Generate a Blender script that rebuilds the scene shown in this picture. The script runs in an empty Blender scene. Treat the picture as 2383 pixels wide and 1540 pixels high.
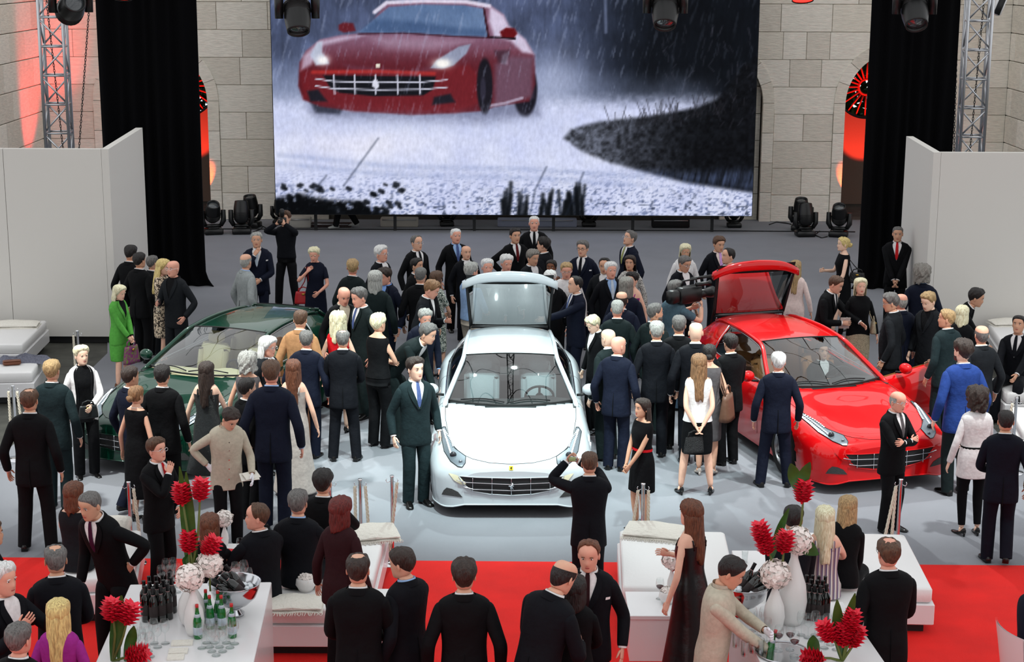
import bpy, math, random
import numpy as np
from mathutils import Vector, Matrix
from mathutils.bvhtree import BVHTree
R_ = math.radians
random.seed(7); rng = np.random.default_rng(7)
scene = bpy.context.scene
COL = scene.collection

# ---------------------------------------------------------------- camera
FPX, PITCH, CAMH, ROLL = 3870.0, R_(12.8), 6.4, 0.0040
camd = bpy.data.cameras.new('camera'); cam = bpy.data.objects.new('camera', camd); COL.objects.link(cam)
camd.sensor_fit = 'HORIZONTAL'; camd.sensor_width = 36.0; camd.lens = 36.0*FPX/2383.0
camd.clip_start = 0.1; camd.clip_end = 300
cam.matrix_world = Matrix.Translation((0, 0, CAMH)) @ Matrix.Rotation(math.pi/2-PITCH, 4, 'X') @ Matrix.Rotation(ROLL, 4, 'Z')
scene.camera = cam

# ---------------------------------------------------------------- sky, exposure, rig lights
vs = scene.view_settings
vs.view_transform = 'Standard'; vs.look = 'None'; vs.gamma = 1.0; vs.exposure = 0.0; vs.use_curve_mapping = False
world = bpy.data.worlds.new('sky'); scene.world = world; world.use_nodes = True
wb = world.node_tree.nodes['Background']
wb.inputs[0].default_value = (0.97, 0.985, 1.0, 1); wb.inputs[1].default_value = 1.08
scene.cycles.use_adaptive_sampling = True; scene.cycles.adaptive_threshold = .02; scene.cycles.max_bounces = 6; scene.cycles.diffuse_bounces = 3; scene.cycles.glossy_bounces = 4; scene.cycles.transparent_max_bounces = 12; scene.cycles.caustics_reflective = False; scene.cycles.caustics_refractive = False

def spot(name, loc, target, power, size_deg, color=(1, 1, 1), blend=1.0, radius=0.22):
    l = bpy.data.lights.new(name, 'SPOT'); l.energy = power; l.spot_size = R_(size_deg); l.spot_blend = blend
    l.color = color; l.shadow_soft_size = radius
    o = bpy.data.objects.new(name, l); COL.objects.link(o); o.location = loc
    o.rotation_euler = (Vector(target)-Vector(loc)).to_track_quat('-Z', 'Y').to_euler()
    return o
CW = (0.82, 1.0, 0.985)
spot('spotlight', (-1.6, 16.0, 9.5), (0, 19.8, 0.6), 5200, 40, CW)
spot('spotlight', (2.2, 15.0, 9.5), (0, 20.4, 0.6), 4400, 40, CW)
spot('spotlight', (0.3, 27.5, 9.8), (0, 21.0, 0.8), 3800, 44, CW)
spot('spotlight', (6.5, 16.5, 9.5), (4.4, 20.4, 0.6), 5400, 40, (0.95, 1.0, 0.98))
spot('spotlight', (2.6, 26.5, 9.8), (4.2, 21.2, 0.8), 3700, 42, (0.95, 1.0, 0.98))
spot('spotlight', (-6.5, 16.5, 9.5), (-4.2, 20.6, 0.6), 5600, 42, (0.95, 1.0, 0.95))
spot('spotlight', (-3.2, 26.5, 9.8), (-4.0, 21.8, 0.8), 3700, 42, (0.95, 1.0, 0.98))

# ---------------------------------------------------------------- pixel to place
def _ray(u, v):
    du, dv = u-1191.5, v-770.0
    u0 = du+ROLL*dv; v0 = dv-ROLL*du
    dx = u0/FPX; dy = -v0/FPX
    return np.array([dx, math.cos(PITCH)+dy*math.sin(PITCH), -math.sin(PITCH)+dy*math.cos(PITCH)])
def atz(u, v, z=0.0):
    d = _ray(u, v); t = (z-CAMH)/d[2]; return d*t+np.array([0, 0, CAMH])
def aty(u, v, y):
    d = _ray(u, v); t = y/d[1]; return d*t+np.array([0, 0, CAMH])

# ---------------------------------------------------------------- mesh helpers
def nrm(v):
    v = np.asarray(v, float); return v/(np.linalg.norm(v)+1e-12)
class MB:
    """collects faces; build() links them as one mesh object"""
    def __init__(s): s.v = []; s.f = []; s.m = []; s.n = 0
    def add(s, verts, faces, mat=0):
        verts = np.asarray(verts, float).reshape(-1, 3); o = s.n
        s.v.append(verts); s.n += len(verts)
        for f in faces: s.f.append([o+int(i) for i in f]); s.m.append(mat)
        return o
    def box(s, c, size, mat=0, rot=None, bev=0.0):
        x, y, z = np.array(size)/2.0
        if bev <= 0:
            V = np.array([[a*x, b*y, d*z] for d in (-1, 1) for a, b in ((-1, -1), (1, -1), (1, 1), (-1, 1))])
            F = [[3, 2, 1, 0], [4, 5, 6, 7], [0, 1, 5, 4], [1, 2, 6, 5], [2, 3, 7, 6], [3, 0, 4, 7]]
        else:
            b = min(bev, x*.9, y*.9, z*.9)
            def lp(xx, yy, zz):
                q = []
                for sx, sy in ((-1, -1), (1, -1), (1, 1), (-1, 1)):
                    a = [sx*xx, sy*(yy-b), zz]; c2 = [sx*(xx-b), sy*yy, zz]
                    q += ([a, c2] if sx*sy > 0 else [c2, a])
                return q
            L = [lp(x-b, y-b, -z), lp(x, y, -z+b), lp(x, y, z-b), lp(x-b, y-b, z)]
            V = np.array(sum(L, [])); F = []
            for k in range(3):
                for i in range(8):
                    j = (i+1) % 8; F.append([k*8+i, k*8+j, k*8+8+j, k*8+8+i])
            F.append(list(range(7, -1, -1))); F.append(list(range(24, 32)))
        if rot is not None: V = V@np.array(rot).T
        s.add(V+np.array(c, float), F, mat)
    def grid(s, P, closed_u=False, closed_v=False, mat=0, cap0=False, cap1=False):
        P = np.asarray(P, float); n, m = P.shape[:2]; F = []
        for i in range(n if closed_u else n-1):
            for j in range(m if closed_v else m-1):
                a = i*m+j; b = i*m+(j+1) % m; i2 = (i+1) % n
                F.append([a, b, i2*m+(j+1) % m, i2*m+j])
        if cap0: F.append(list(range(m-1, -1, -1)))
        if cap1: F.append([(n-1)*m+j for j in range(m)])
        return s.add(P.reshape(-1, 3), F, mat)
    def tube(s, pts, r, n=8, mat=0, cap=True, flat=None):
        pts = np.asarray(pts, float); k = len(pts)
        r = np.broadcast_to(np.asarray(r, float), (k,))
        t = np.gradient(pts, axis=0); t /= (np.linalg.norm(t, axis=1, keepdims=True)+1e-12)
        up = np.array([0, 0, 1.0]) if abs(t[0][2]) < .9 else np.array([1.0, 0, 0])
        x = nrm(np.cross(t[0], up)); A = np.linspace(0, 2*np.pi, n, endpoint=False); G = []
        for i in range(k):
            x = nrm(x-t[i]*np.dot(x, t[i])); y = np.cross(t[i], x)
            fl = 1.0 if flat is None else flat
            G.append(pts[i]+r[i]*(np.cos(A)[:, None]*x+fl*np.sin(A)[:, None]*y))
        s.grid(np.array(G), closed_v=True, mat=mat, cap0=cap, cap1=cap)
    def lathe(s, prof, n=16, c=(0, 0, 0), mat=0, axis=None, cap0=False, cap1=False):
        prof = np.asarray(prof, float); A = np.linspace(0, 2*np.pi, n, endpoint=False)
        P = np.stack([prof[:, 0][:, None]*np.cos(A), prof[:, 0][:, None]*np.sin(A), np.repeat(prof[:, 1][:, None], n, 1)], -1)
        if axis is not None:
            P = P@np.array(Vector(axis).to_track_quat('Z', 'Y').to_matrix()).T
        s.grid(P+np.array(c, float), closed_v=True, mat=mat, cap0=cap0, cap1=cap1)
    def ell(s, c, r, n=8, k=5, mat=0, M=None):
        T = np.linspace(0, np.pi, k+2)[1:-1]; A = np.linspace(0, 2*np.pi, n, endpoint=False)
        V = [[0, 0, -1]]+[[math.sin(t)*math.cos(a), math.sin(t)*math.sin(a), -math.cos(t)] for t in T for a in A]+[[0, 0, 1]]
        V = np.array(V)*np.array(r)
        if M is not None: V = V@np.array(M).T
        F = [[0, 1+(j+1) % n, 1+j] for j in range(n)]
        for i in range(k-1):
            for j in range(n): F.append([1+i*n+j, 1+i*n+(j+1) % n, 1+(i+1)*n+(j+1) % n, 1+(i+1)*n+j])
        e = 1+k*n
        F += [[e, 1+(k-1)*n+j, 1+(k-1)*n+(j+1) % n] for j in range(n)]
        s.add(V+np.array(c, float), F, mat)
    def prism(s, poly, y0, y1, mat=0, M=None, c=(0, 0, 0)):
        n = len(poly); V = [[p[0], y0, p[1]] for p in poly]+[[p[0], y1, p[1]] for p in poly]
        F = [list(range(n-1, -1, -1)), list(range(n, 2*n))]+[[i, (i+1) % n, n+(i+1) % n, n+i] for i in range(n)]
        V = np.array(V, float)
        if M is not None: V = V@np.array(M).T
        s.add(V+np.array(c, float), F, mat)
    def mesh(s, name, mats, smooth=True):
        me = bpy.data.meshes.new(name)
        V = np.concatenate(s.v) if s.v else np.zeros((0, 3))
        me.from_pydata(V.tolist(), [], s.f)
        for m in (mats if isinstance(mats, (list, tuple)) else [mats]): me.materials.append(m)
        if s.m and max(s.m) > 0: me.polygons.foreach_set('material_index', np.array(s.m, dtype=np.int32))
        if smooth: me.polygons.foreach_set('use_smooth', np.ones(len(s.f), dtype=bool))
        me.update(); return me
    def build(s, name, mats, parent=None, smooth=True, sub=0, loc=None, sharp=None):
        me = s.mesh(name, mats, smooth)
        if sharp is not None: me.set_sharp_from_angle(angle=R_(sharp))
        return link(name, me, parent, sub, loc)
def link(name, me, parent=None, sub=0, loc=None):
    o = bpy.data.objects.new(name, me); COL.objects.link(o)
    if parent is not None: o.parent = parent
    if loc is not None: o.location = loc
    if sub:
        md = o.modifiers.new('smooth', 'SUBSURF'); md.levels = sub; md.render_levels = sub
    return o
def tag(o, label=None, cat=None, group=None, kind=None):
    if label: o['label'] = label
    if cat: o['category'] = cat
    if group: o['group'] = group
    if kind: o['kind'] = kind
    return o
def empty(name, loc=(0, 0, 0), rz=0.0):
    o = bpy.data.objects.new(name, None); COL.objects.link(o); o.location = loc; o.rotation_euler = (0, 0, rz)
    o.empty_display_size = .1
    return o
def copy_tree(o, parent=None):
    c = o.copy(); COL.objects.link(c)
    if parent is not None: c.parent = parent
    for ch in list(o.children): copy_tree(ch, c)
    return c
def rz(a):
    c, s = math.cos(a), math.sin(a); return np.array([[c, -s, 0], [s, c, 0], [0, 0, 1.0]])
def rx(a):
    c, s = math.cos(a), math.sin(a); return np.array([[1.0, 0, 0], [0, c, -s], [0, s, c]])
def ry(a):
    c, s = math.cos(a), math.sin(a); return np.array([[c, 0, s], [0, 1.0, 0], [-s, 0, c]])

# ---------------------------------------------------------------- materials
def srgb(r, g, b):
    f = lambda c: ((c/255.0)/12.92 if c/255.0 <= .04045 else ((c/255.0+.055)/1.055)**2.4)
    return (f(r), f(g), f(b), 1.0)
MATS = {}
def mat(name, rgb=(128, 128, 128), rough=.6, metal=0.0, bump=0.0, bscale=40.0, var=0.0, vscale=6.0, stretch=None,
        trans=0.0, ior=1.45, emit=None, estr=0.0, coat=0.0, spec=None, sheen=0.0, alpha=1.0, rgb2=None):
    if name in MATS: return MATS[name]
    m = bpy.data.materials.new(name); m.use_nodes = True; nt = m.node_tree; b = nt.nodes['Principled BSDF']
    c = srgb(*rgb); b.inputs['Base Color'].default_value = c
    b.inputs['Roughness'].default_value = rough; b.inputs['Metallic'].default_value = metal
    b.inputs['Transmission Weight'].default_value = trans; b.inputs['IOR'].default_value = ior
    b.inputs['Coat Weight'].default_value = coat; b.inputs['Coat Roughness'].default_value = .03
    b.inputs['Sheen Weight'].default_value = sheen; b.inputs['Alpha'].default_value = alpha
    if spec is not None: b.inputs['Specular IOR Level'].default_value = spec
    if emit is not None:
        b.inputs['Emission Color'].default_value = srgb(*emit); b.inputs['Emission Strength'].default_value = estr
    if var > 0 or bump > 0 or rgb2 is not None:
        tc = nt.nodes.new('ShaderNodeTexCoord'); mp = nt.nodes.new('ShaderNodeMapping')
        nt.links.new(tc.outputs['Object'], mp.inputs[0])
        if stretch: mp.inputs['Scale'].default_value = stretch
    if var > 0 or rgb2 is not None:
        n = nt.nodes.new('ShaderNodeTexNoise'); n.inputs['Scale'].default_value = vscale; n.inputs['Detail'].default_value = 5
        nt.links.new(mp.outputs[0], n.inputs['Vector'])
        rp = nt.nodes.new('ShaderNodeValToRGB'); e = rp.color_ramp.elements
        c2 = srgb(*rgb2) if rgb2 else c
        e[0].position = .3; e[1].position = .7
        e[0].color = tuple(x*(1-var) for x in c[:3])+(1,); e[1].color = tuple(min(1, x*(1+var)) for x in c2[:3])+(1,)
        nt.links.new(n.outputs['Fac'], rp.inputs[0]); nt.links.new(rp.outputs[0], b.inputs['Base Color'])
    if bump > 0:
        n2 = nt.nodes.new('ShaderNodeTexNoise'); n2.inputs['Scale'].default_value = bscale; n2.inputs['Detail'].default_value = 4
        nt.links.new(mp.outputs[0], n2.inputs['Vector'])
        bp = nt.nodes.new('ShaderNodeBump'); bp.inputs['Strength'].default_value = bump; bp.inputs['Distance'].default_value = .02
        nt.links.new(n2.outputs['Fac'], bp.inputs['Height']); nt.links.new(bp.outputs[0], b.inputs['Normal'])
    MATS[name] = m; return m
stone_cols = [(226, 219, 205), (231, 225, 213), (218, 211, 198), (234, 228, 216)]
M_stone = [mat('travertine_%d' % i, c, .85, bump=.5, bscale=9, var=.10, vscale=5, stretch=(1.0, 1.0, 5.0)) for i, c in enumerate(stone_cols)]
M_mortar = mat('wall_joint', (84, 78, 70), .95, bump=.2)
M_paving = mat('dark_paving', (66, 66, 60), .8, bump=.3, bscale=6, var=.35, vscale=3)
M_gcarpet = mat('grey_carpet', (123, 125, 131), .95, bump=.25, bscale=180, var=.05, vscale=1.2)
M_rcarpet = mat('red_carpet', (222, 22, 15), .95, bump=.35, bscale=160, var=.10, vscale=2.2)
M_white = mat('white_board', (212, 209, 203), .7, bump=.04, bscale=300)
M_lacq = mat('white_lacquer', (226, 225, 226), .3, coat=.2)
M_cush = mat('white_leatherette', (232, 231, 230), .55, bump=.1, bscale=30)
M_black = mat('matt_black', (16, 17, 19), .6)
M_blackp = mat('black_plastic', (13, 14, 15), .38, bump=.05, bscale=60)
M_alu = mat('brushed_aluminium', (196, 198, 202), .32, metal=1.0)
M_chrome = mat('polished_chrome', (222, 224, 228), .1, metal=1.0)
M_drape = mat('black_molton', (7, 7, 9), .95, spec=.08, bump=.2, bscale=150)

# ================================================================ structure
WY = 40.4
def pxm(y, z): return FPX/(y*math.cos(PITCH)+(CAMH-z)*math.sin(PITCH))
m = MB(); m.box((0, 22, -.16), (60, 60, .3)); tag(m.build('floor', M_paving, smooth=False), kind='structure')
# grey carpet: its two sides taper towards the back partitions
def gpoly(name, pts, z0, z1, material):
    m = MB(); n = len(pts); V = [(p[0], p[1], z0) for p in pts]+[(p[0], p[1], z1) for p in pts]
    m.add(V, [list(range(n-1, -1, -1)), list(range(n, 2*n))]+[[i, (i+1) % n, n+(i+1) % n, n+i] for i in range(n)])
    return m.build(name, material, smooth=False)
cA = atz(0, 1298); cB = atz(2383, 1317); k = (cB-cA)/(cB[0]-cA[0])
edge = lambda x: cA+(x-cA[0])*k
e0, e1, e2 = atz(0, 1065), atz(250, 822), atz(250, 785)
q0, q1, q2 = atz(2383, 1075), atz(2180, 850), atz(2160, 785)
gp = [edge(-9.5), edge(9.5), (9.5, q0[1]-.6), q0, q1, q2, (q2[0], 27.9), (11.0, 28.2), (11.0, WY+.3), (-11.0, WY+.3), (-11.0, 28.2), (e2[0], 27.9), e2, e1, e0, (-9.5, e0[1]-.6)]
tag(gpoly('floor_carpet', gp, -.008, .004, M_gcarpet), kind='structure')
ea, eb = edge(-9.5), edge(9.5)
o = gpoly('red_carpet', [(-9.5, 2), (9.5, 2), (9.5, eb[1]), (-9.5, ea[1])], .004, .008, M_rcarpet)
tag(o, 'bright red carpet laid along the front of the grey floor', 'carpet')

# ---- travertine back wall with arched openings
def ax(u): return aty(u, 241, WY)[0]
ARX = [ax(363), ax(1656), ax(2087)]
SPR = aty(2087, 241, WY)[2]; RO, RI = 1.52, 1.24
CH = .655; NC = 13; WXL, WXR = aty(100, 300, WY)[0], aty(2338, 300, WY)[0]
wall = MB(); WT = NC*CH
def arch_top(x, c, r):
    d = abs(x-c)
    return SPR+math.sqrt(max(0, r*r-d*d))
xs = [WXL-.2]
for c in ARX: xs += [c-RI]+[c+RI]
xs += [WXR+.2]
for i in range(0, len(xs), 2):
    wall.box(((xs[i]+xs[i+1])/2, WY+.33, WT/2), (xs[i+1]-xs[i], .5, WT))
for c in ARX:
    A = np.linspace(math.pi, 0, 25); X = c+RI*np.cos(A); Z = SPR+RI*np.sin(A)
    for a in range(24):
        wall.prism([(X[a], Z[a]), (X[a+1], Z[a+1]), (X[a+1], WT), (X[a], WT)], WY+.08, WY+.58)
wall.box((ARX[1], WY+.45, 2.6), (2*RI+.1, .2, 5.2))
wall_o = tag(wall.build('wall_back', M_mortar, smooth=False), kind='structure')
def stone(parent, V8, mi):
    m = MB(); m.add(V8, [[3, 2, 1, 0], [4, 5, 6, 7], [0, 1, 5, 4], [1, 2, 6, 5], [2, 3, 7, 6], [3, 0, 4, 7]])
    return m.build('stone', M_stone[mi % 4], parent, smooth=False)
def stone_poly(parent, poly, mi, y0=WY, d=.1, g=.011):
    P = np.array(poly); c = P.mean(0); Q = c+(P-c)*(1-g/np.maximum(.05, np.abs(P-c).max(0)))
    m = MB(); n = len(P); V = [(p[0], y0+d, p[1]) for p in P]+[(p[0], y0+d-.085, p[1]) for p in Q*.35+P*.65]+[(p[0], y0, p[1]) for p in Q]
    F = [list(range(2*n, 3*n))]
    for k in (0, n):
        F += [[k+i, k+(i+1) % n, k+n+(i+1) % n, k+n+i] for i in range(n)]
    m.add(V, [f[::-1] for f in F]); return m.build('stone', M_stone[mi % 4], parent, smooth=False)
SXL, SXR = aty(636, 250, WY)[0]+.6, aty(1759, 250, WY)[0]-.9      # behind the screen no stones show
def arch_lim(x, z, side):
    """push x out of the arch surround at height z"""
    for c in ARX:
        r = RO if z <= SPR else math.sqrt(max(0, RO*RO-(z-SPR)**2))
        if z < SPR+RO and abs(x-c) < r: return c+side*r
    return x
cnt = 0
segs = [(WXL, None)]
for row in range(NC):
    z0, z1 = row*CH, (row+1)*CH
    zm = min(z0, SPR+RO)
    cuts = []
    for c in ARX:
        if z0 < SPR+RO: cuts.append((c-RO, c+RO, c))
    free = []; x = WXL
    for a, b, c in sorted(cuts):
        h0 = RO if z0 <= SPR else math.sqrt(max(0, RO*RO-(z0-SPR)**2))
        h1 = RO if z1 <= SPR else math.sqrt(max(0, RO*RO-(z1-SPR)**2)) if z1 < SPR+RO else 0.0
        free.append((x, c-h0, c-h1)); x = (c+h0, c+h1)
    free.append((x, WXR, WXR))
    for st, e_lo, e_hi in free:
        s_lo, s_hi = st if isinstance(st, tuple) else (st, st)
        L = max(e_lo, e_hi)-min(s_lo, s_hi)
        if L < .05: continue
        n = max(1, round(L/1.25)); off = (.5/n if (row % 2 and n > 1) else 0)
        ts = sorted(set([0.0]+[(i+(.5 if row % 2 else 0))/n for i in range(0 if row % 2 else 1, n)]+[1.0]))
        for a, b in zip(ts[:-1], ts[1:]):
            lo0 = s_lo if a == 0 else s_lo+(e_lo-s_lo)*a; hi0 = s_hi if a == 0 else lo0
            lo1 = e_lo if b == 1 else s_lo+(e_lo-s_lo)*b; hi1 = e_hi if b == 1 else lo1
            if min(lo0, hi0) > SXL and max(lo1, hi1) < SXR: continue
            if min(lo0, hi0) < -8.6 and z1 < 1.4 and False: continue
            if lo1-lo0 < .04: continue
            P = [(lo0, z0), (lo1, z0), (hi1, z1), (hi0, z1)]
            if hi1-hi0 < .05: P = [(lo0, z0), (lo1, z0), ((hi0+hi1)/2, z1)]
            stone_poly(wall_o, P, cnt*7+row*3); cnt += 1
for kz in range(7):                                                  # the bay beside the screen is walled up
    stone_poly(wall_o, [(ARX[1]+.3, kz*CH), (ARX[1]+RI-.01, kz*CH), (ARX[1]+RI-.01, (kz+1)*CH), (ARX[1]+.3, (kz+1)*CH)], kz, WY+.22, .12)
for c in ARX:                                                        # jambs and voussoirs
    for s in (-1, 1):
        for j in range(4):
            z0, z1 = SPR*j/4, SPR*(j+1)/4
            xa, xb = sorted((c+s*RI, c+s*RO))
            if xa > SXL and xb < SXR: continue
            stone_poly(wall_o, [(xa, z0), (xb, z0), (xb, z1), (xa, z1)], j+1, WY-.03, .13, .006)
    for j in range(9):
        a0, a1 = math.pi*j/9, math.pi*(j+1)/9; P = []
        aa = np.linspace(a0, a1, 4)
        P = [(c+RO*math.cos(t), SPR+RO*math.sin(t)) for t in aa]+[(c+RI*math.cos(t), SPR+RI*math.sin(t)) for t in aa[::-1]]
        if min(p[0] for p in P) > SXL and max(p[0] for p in P) < SXR: continue
        stone_poly(wall_o, P, j, WY-.03, .13, .006)
# ---- side returns of the court
def side_wall(name, x, s, yn):
    m = MB(); m.box((x+s*.32, (yn+WY+.6)/2, WT/2), (.5, WY+.6-yn, WT))
    m.box((x+s*2.3, yn+.33, WT/2), (4.4, .5, WT))
    w = tag(m.build(name, M_mortar, smooth=False), kind='structure'); i = 0
    for row in range(NC):
        z0, z1 = row*CH+.008, (row+1)*CH-.008; ys = [yn, WY] if False else list(np.arange(yn+(.6 if row % 2 else 0), WY, 1.2))
        if ys[0] > yn: ys = [yn]+ys
        ys.append(WY)
        for a, b in zip(ys[:-1], ys[1:]):
            if b-a < .2: continue
            mm = MB(); mm.box((x+s*.035, (a+b)/2, (z0+z1)/2), (.09, b-a-.012, z1-z0), bev=.012)
            mm.build('stone', M_stone[(i*3+row) % 4], w, smooth=False); i += 1
        for a, b in ((.0, .62), (.62, 1.9)) if row % 2 else ((.0, 1.2), (1.2, 2.4)):
            mm = MB(); mm.box((x+s*(a+b)/2, yn+.035, (z0+z1)/2), (b-a-.012, .09, z1-z0), bev=.012)
            mm.build('stone', M_stone[(i*3+row) % 4], w, smooth=False); i += 1
side_wall('wall_left', WXL, -1, 36.9)
side_wall('wall_right', WXR, 1, 36.4)
# ---- gallery behind the arches, with round windows
GY = 43.4
M_gal = mat('gallery_plaster', (120, 96, 84), .9, bump=.2, bscale=20)
M_redlit = mat('red_lit_iron', (196, 40, 24), .5)  # red gallery light put into the colour of hub and spokes
M_pane = mat('window_glass', (235, 240, 240), .05, trans=1.0, ior=1.1)
M_leaf = [mat('hedge_leaf_%d' % i, c, .7) for i, c in enumerate([(58, 84, 36), (78, 104, 50), (40, 62, 28)])]
OC = [(aty(430, 200, GY), .80), (aty(2018, 203, GY), .82)]
gal = MB()
xs = [WXL-2]+sum([[c[0][0]-c[1], c[0][0]+c[1]] for c in OC], [])+[WXR+2]
for i in range(0, len(xs), 2): gal.box(((xs[i]+xs[i+1])/2, GY+.2, 4), (xs[i+1]-xs[i], .4, 8))
for c, r in OC:
    A = np.linspace(math.pi, 0, 25); X = c[0]+r*np.cos(A); Z = r*np.sin(A)
    for a in range(24):
        gal.prism([(X[a], 0), (X[a+1], 0), (X[a+1], c[2]-Z[a+1]), (X[a], c[2]-Z[a])], GY, GY+.4)
        gal.prism([(X[a], c[2]+Z[a]), (X[a+1], c[2]+Z[a+1]), (X[a+1], 8), (X[a], 8)], GY, GY+.4)
tag(gal.build('wall_gallery', M_gal, smooth=False), kind='structure')
m = MB(); m.box((0, (WY+GY)/2+.3, 5.3), (26, 3.0, .2)); tag(m.build('ceiling_gallery', M_gal, smooth=False), kind='structure')
for i, (c, r) in enumerate(OC):
    w = tag(empty('window_%d' % (i+1), (c[0], GY+.1, c[2])), kind='structure')
    m = MB(); A = np.linspace(0, 2*math.pi, 49)[:-1]
    ring = lambda rr: [(rr*math.cos(a), 0, rr*math.sin(a)) for a in np.linspace(0, 2*math.pi, 49)]
    m.tube(ring(r-.02), .04, 6, cap=False); m.build('window_frame', M_black, w)
    m = MB(); m.tube(ring(.2), .035, 6, cap=False); m.build('hub_ring', M_redlit, w)
    for j in range(20):
        a = 2*math.pi*j/20; m = MB()
        m.tube([(.2*math.cos(a), 0, .2*math.sin(a)), ((r-.04)*math.cos(a), 0, (r-.04)*math.sin(a))], [.028, .016], 6)
        m.build('spoke', M_redlit, w)
    m = MB(); m.lathe([(0, .0), (r, 0)], 40, axis=(0, 1, 0), c=(0, .05, 0)); m.build('window_pane', M_pane, w)
    hb = MB()
    for j in range(2600):
        p = np.array([c[0]+rng.uniform(-2.2, 2.2), GY+1.7+rng.uniform(0, .9), rng.uniform(.2, 5.2)])
        q = rng.normal(size=(2, 3)); a = nrm(q[0])*.20; b = nrm(np.cross(a, q[1]))*.10
        hb.add([p-a, p+b, p+a, p-b], [[0, 1, 2, 3]], j % 3)
    h = hb.build('hedge', M_leaf, smooth=False)
    tag(h, ['green leaves behind the round window beside the tall truss with two chains',
            'green leaves behind the red-lit spoked round window'][i], 'hedge', kind='stuff')
spot('gallery_spotlight', (OC[1][0][0]-.2, WY+1.2, .3), (OC[1][0][0], GY, OC[1][0][2]-.9), 1100, 42, (1, .05, .02), .3, .05)
spot('gallery_spotlight', (OC[0][0][0]+.2, WY+1.2, .3), (OC[0][0][0]+.1, GY, OC[0][0][2]-.9), 1100, 42, (1, .05, .02), .3, .05)
jr = aty(1958, 400, WY); jl = aty(490, 395, WY)
spot('gallery_spotlight', (jr[0]+.55, WY-.55, .25), (jr[0]+.03, WY+.25, jr[2]+.1), 420, 26, (1, .12, .01), .2, .03)
spot('gallery_spotlight', (jl[0]-.55, WY-.55, .25), (jl[0]-.03, WY+.25, jl[2]+.1), 420, 26, (1, .12, .01), .2, .03)
# red washes on the court's corners
spot('red_washlight', (WXL+1.0, WY-2.0, .3), (WXL+.1, WY-.6, 4.2), 1500, 40, (1, .03, .02), .8, .1)
spot('red_washlight', (WXR-.5, WY-3.0, .3), (WXR+.6, WY-2.6, 4.0), 1100, 40, (1, .03, .03), .8, .1)

# ---- white partition walls
def partition(name, fu, fv, uu, cu, cv, wu, wv, fold):
    """front panel whose foot is at pixel row fv; cv/wv rows of the top corner and of the wing's end"""
    g = atz(fu, fv); top = aty(cu, cv, g[1])[2]
    c = aty(cu, cv, g[1]); w = atz(wu, wv, top); o = atz(uu, fv); ex = o[0]
    return g[1], top, c[0], w, ex
gY, PT, _, _, _ = partition('', 180, 799, 0, 235, 347, 316, 297, 0)
def build_partition(name, corner, wing, outer, seams):
    w = tag(empty(name, (0, 0, 0)), kind='structure')
    xs = [corner[0]]+seams+[outer]
    for a, b in zip(xs[:-1], xs[1:]):
        m = MB(); m.box(((a+b)/2, gY+.06, (PT+.12)/2), (abs(b-a)-.008, .12, PT-.12)); m.build('panel', M_white, w, smooth=False)
    d = nrm(np.array([wing[0]-corner[0], wing[1]-gY, 0])); L = math.hypot(wing[0]-corner[0], wing[1]-gY)
    ang = math.atan2(d[1], d[0]); m = MB()
    s = 1 if wing[0] > corner[0] else -1
    nn = np.array([d[1], -d[0], 0])*s*.06
    m.box(np.array([corner[0], gY, 0])+d*L/2-nn+np.array([0, 0, (PT+.12)/2]), (L, .12, PT-.12), rot=rz(ang)); m.build('wing_panel', M_white, w, smooth=False)
    m = MB(); m.box(((corner[0]+outer)/2, gY+.12, .06), (abs(outer-corner[0]), .1, .12)); m.build('plinth', M_black, w, smooth=False)
cl = aty(235, 347, gY); wl = atz(316, 297, PT); cr = aty(2190, 358, gY); wr = atz(2125, 317, PT)
build_partition('wall_partition_left', cl, wl, aty(-120, 600, gY)[0], [aty(22, 600, gY)[0]])
build_partition('wall_partition_right', cr, wr, aty(2500, 600, gY)[0], [])

# ---- LED screen and its picture
SY = 38.55
s0, s1 = aty(640, 400, SY)[0], aty(1753, 400, SY)[0]
zb = aty(1190, 500, SY)[2]; ZT = zb+6.6
NXS, NZS = 372, 216
X = np.linspace(s0, s1, NXS); Z = np.linspace(zb, ZT, NZS)
GX, GZ = np.meshgrid(X, Z)
# photo-like coordinates of the picture on the screen
def to_pix(x, z):
    d = SY*math.cos(PITCH)-(z-CAMH)*math.sin(PITCH); up = SY*math.sin(PITCH)+(z-CAMH)*math.cos(PITCH)
    u0 = FPX*x/d; v0 = -FPX*up/d
    return 1191.5+u0-ROLL*v0, 770+v0+ROLL*u0
U, V = to_pix(GX, GZ)
def noise2(u, v, sc, seed=0, octv=3):
    out = 0; amp = 1; tot = 0
    for o_ in range(octv):
        r = np.random.default_rng(seed*31+o_); T = r.random((64, 64)); uu = u/sc; vv = v/sc
        iu = np.floor(uu).astype(int); iv = np.floor(vv).astype(int); fu = uu-iu; fv = vv-iv
        fu = fu*fu*(3-2*fu); fv = fv*fv*(3-2*fv)
        g = lambda a, b: T[(iv+b) % 64, (iu+a) % 64]
        out = out+amp*((g(0, 0)*(1-fu)+g(1, 0)*fu)*(1-fv)+(g(0, 1)*(1-fu)+g(1, 1)*fu)*fv); tot += amp; amp *= .5; sc = sc/2
    return out/tot
def sst(e0, e1, x):
    t = np.clip((x-e0)/(e1-e0), 0, 1); return t*t*(3-2*t)
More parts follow.
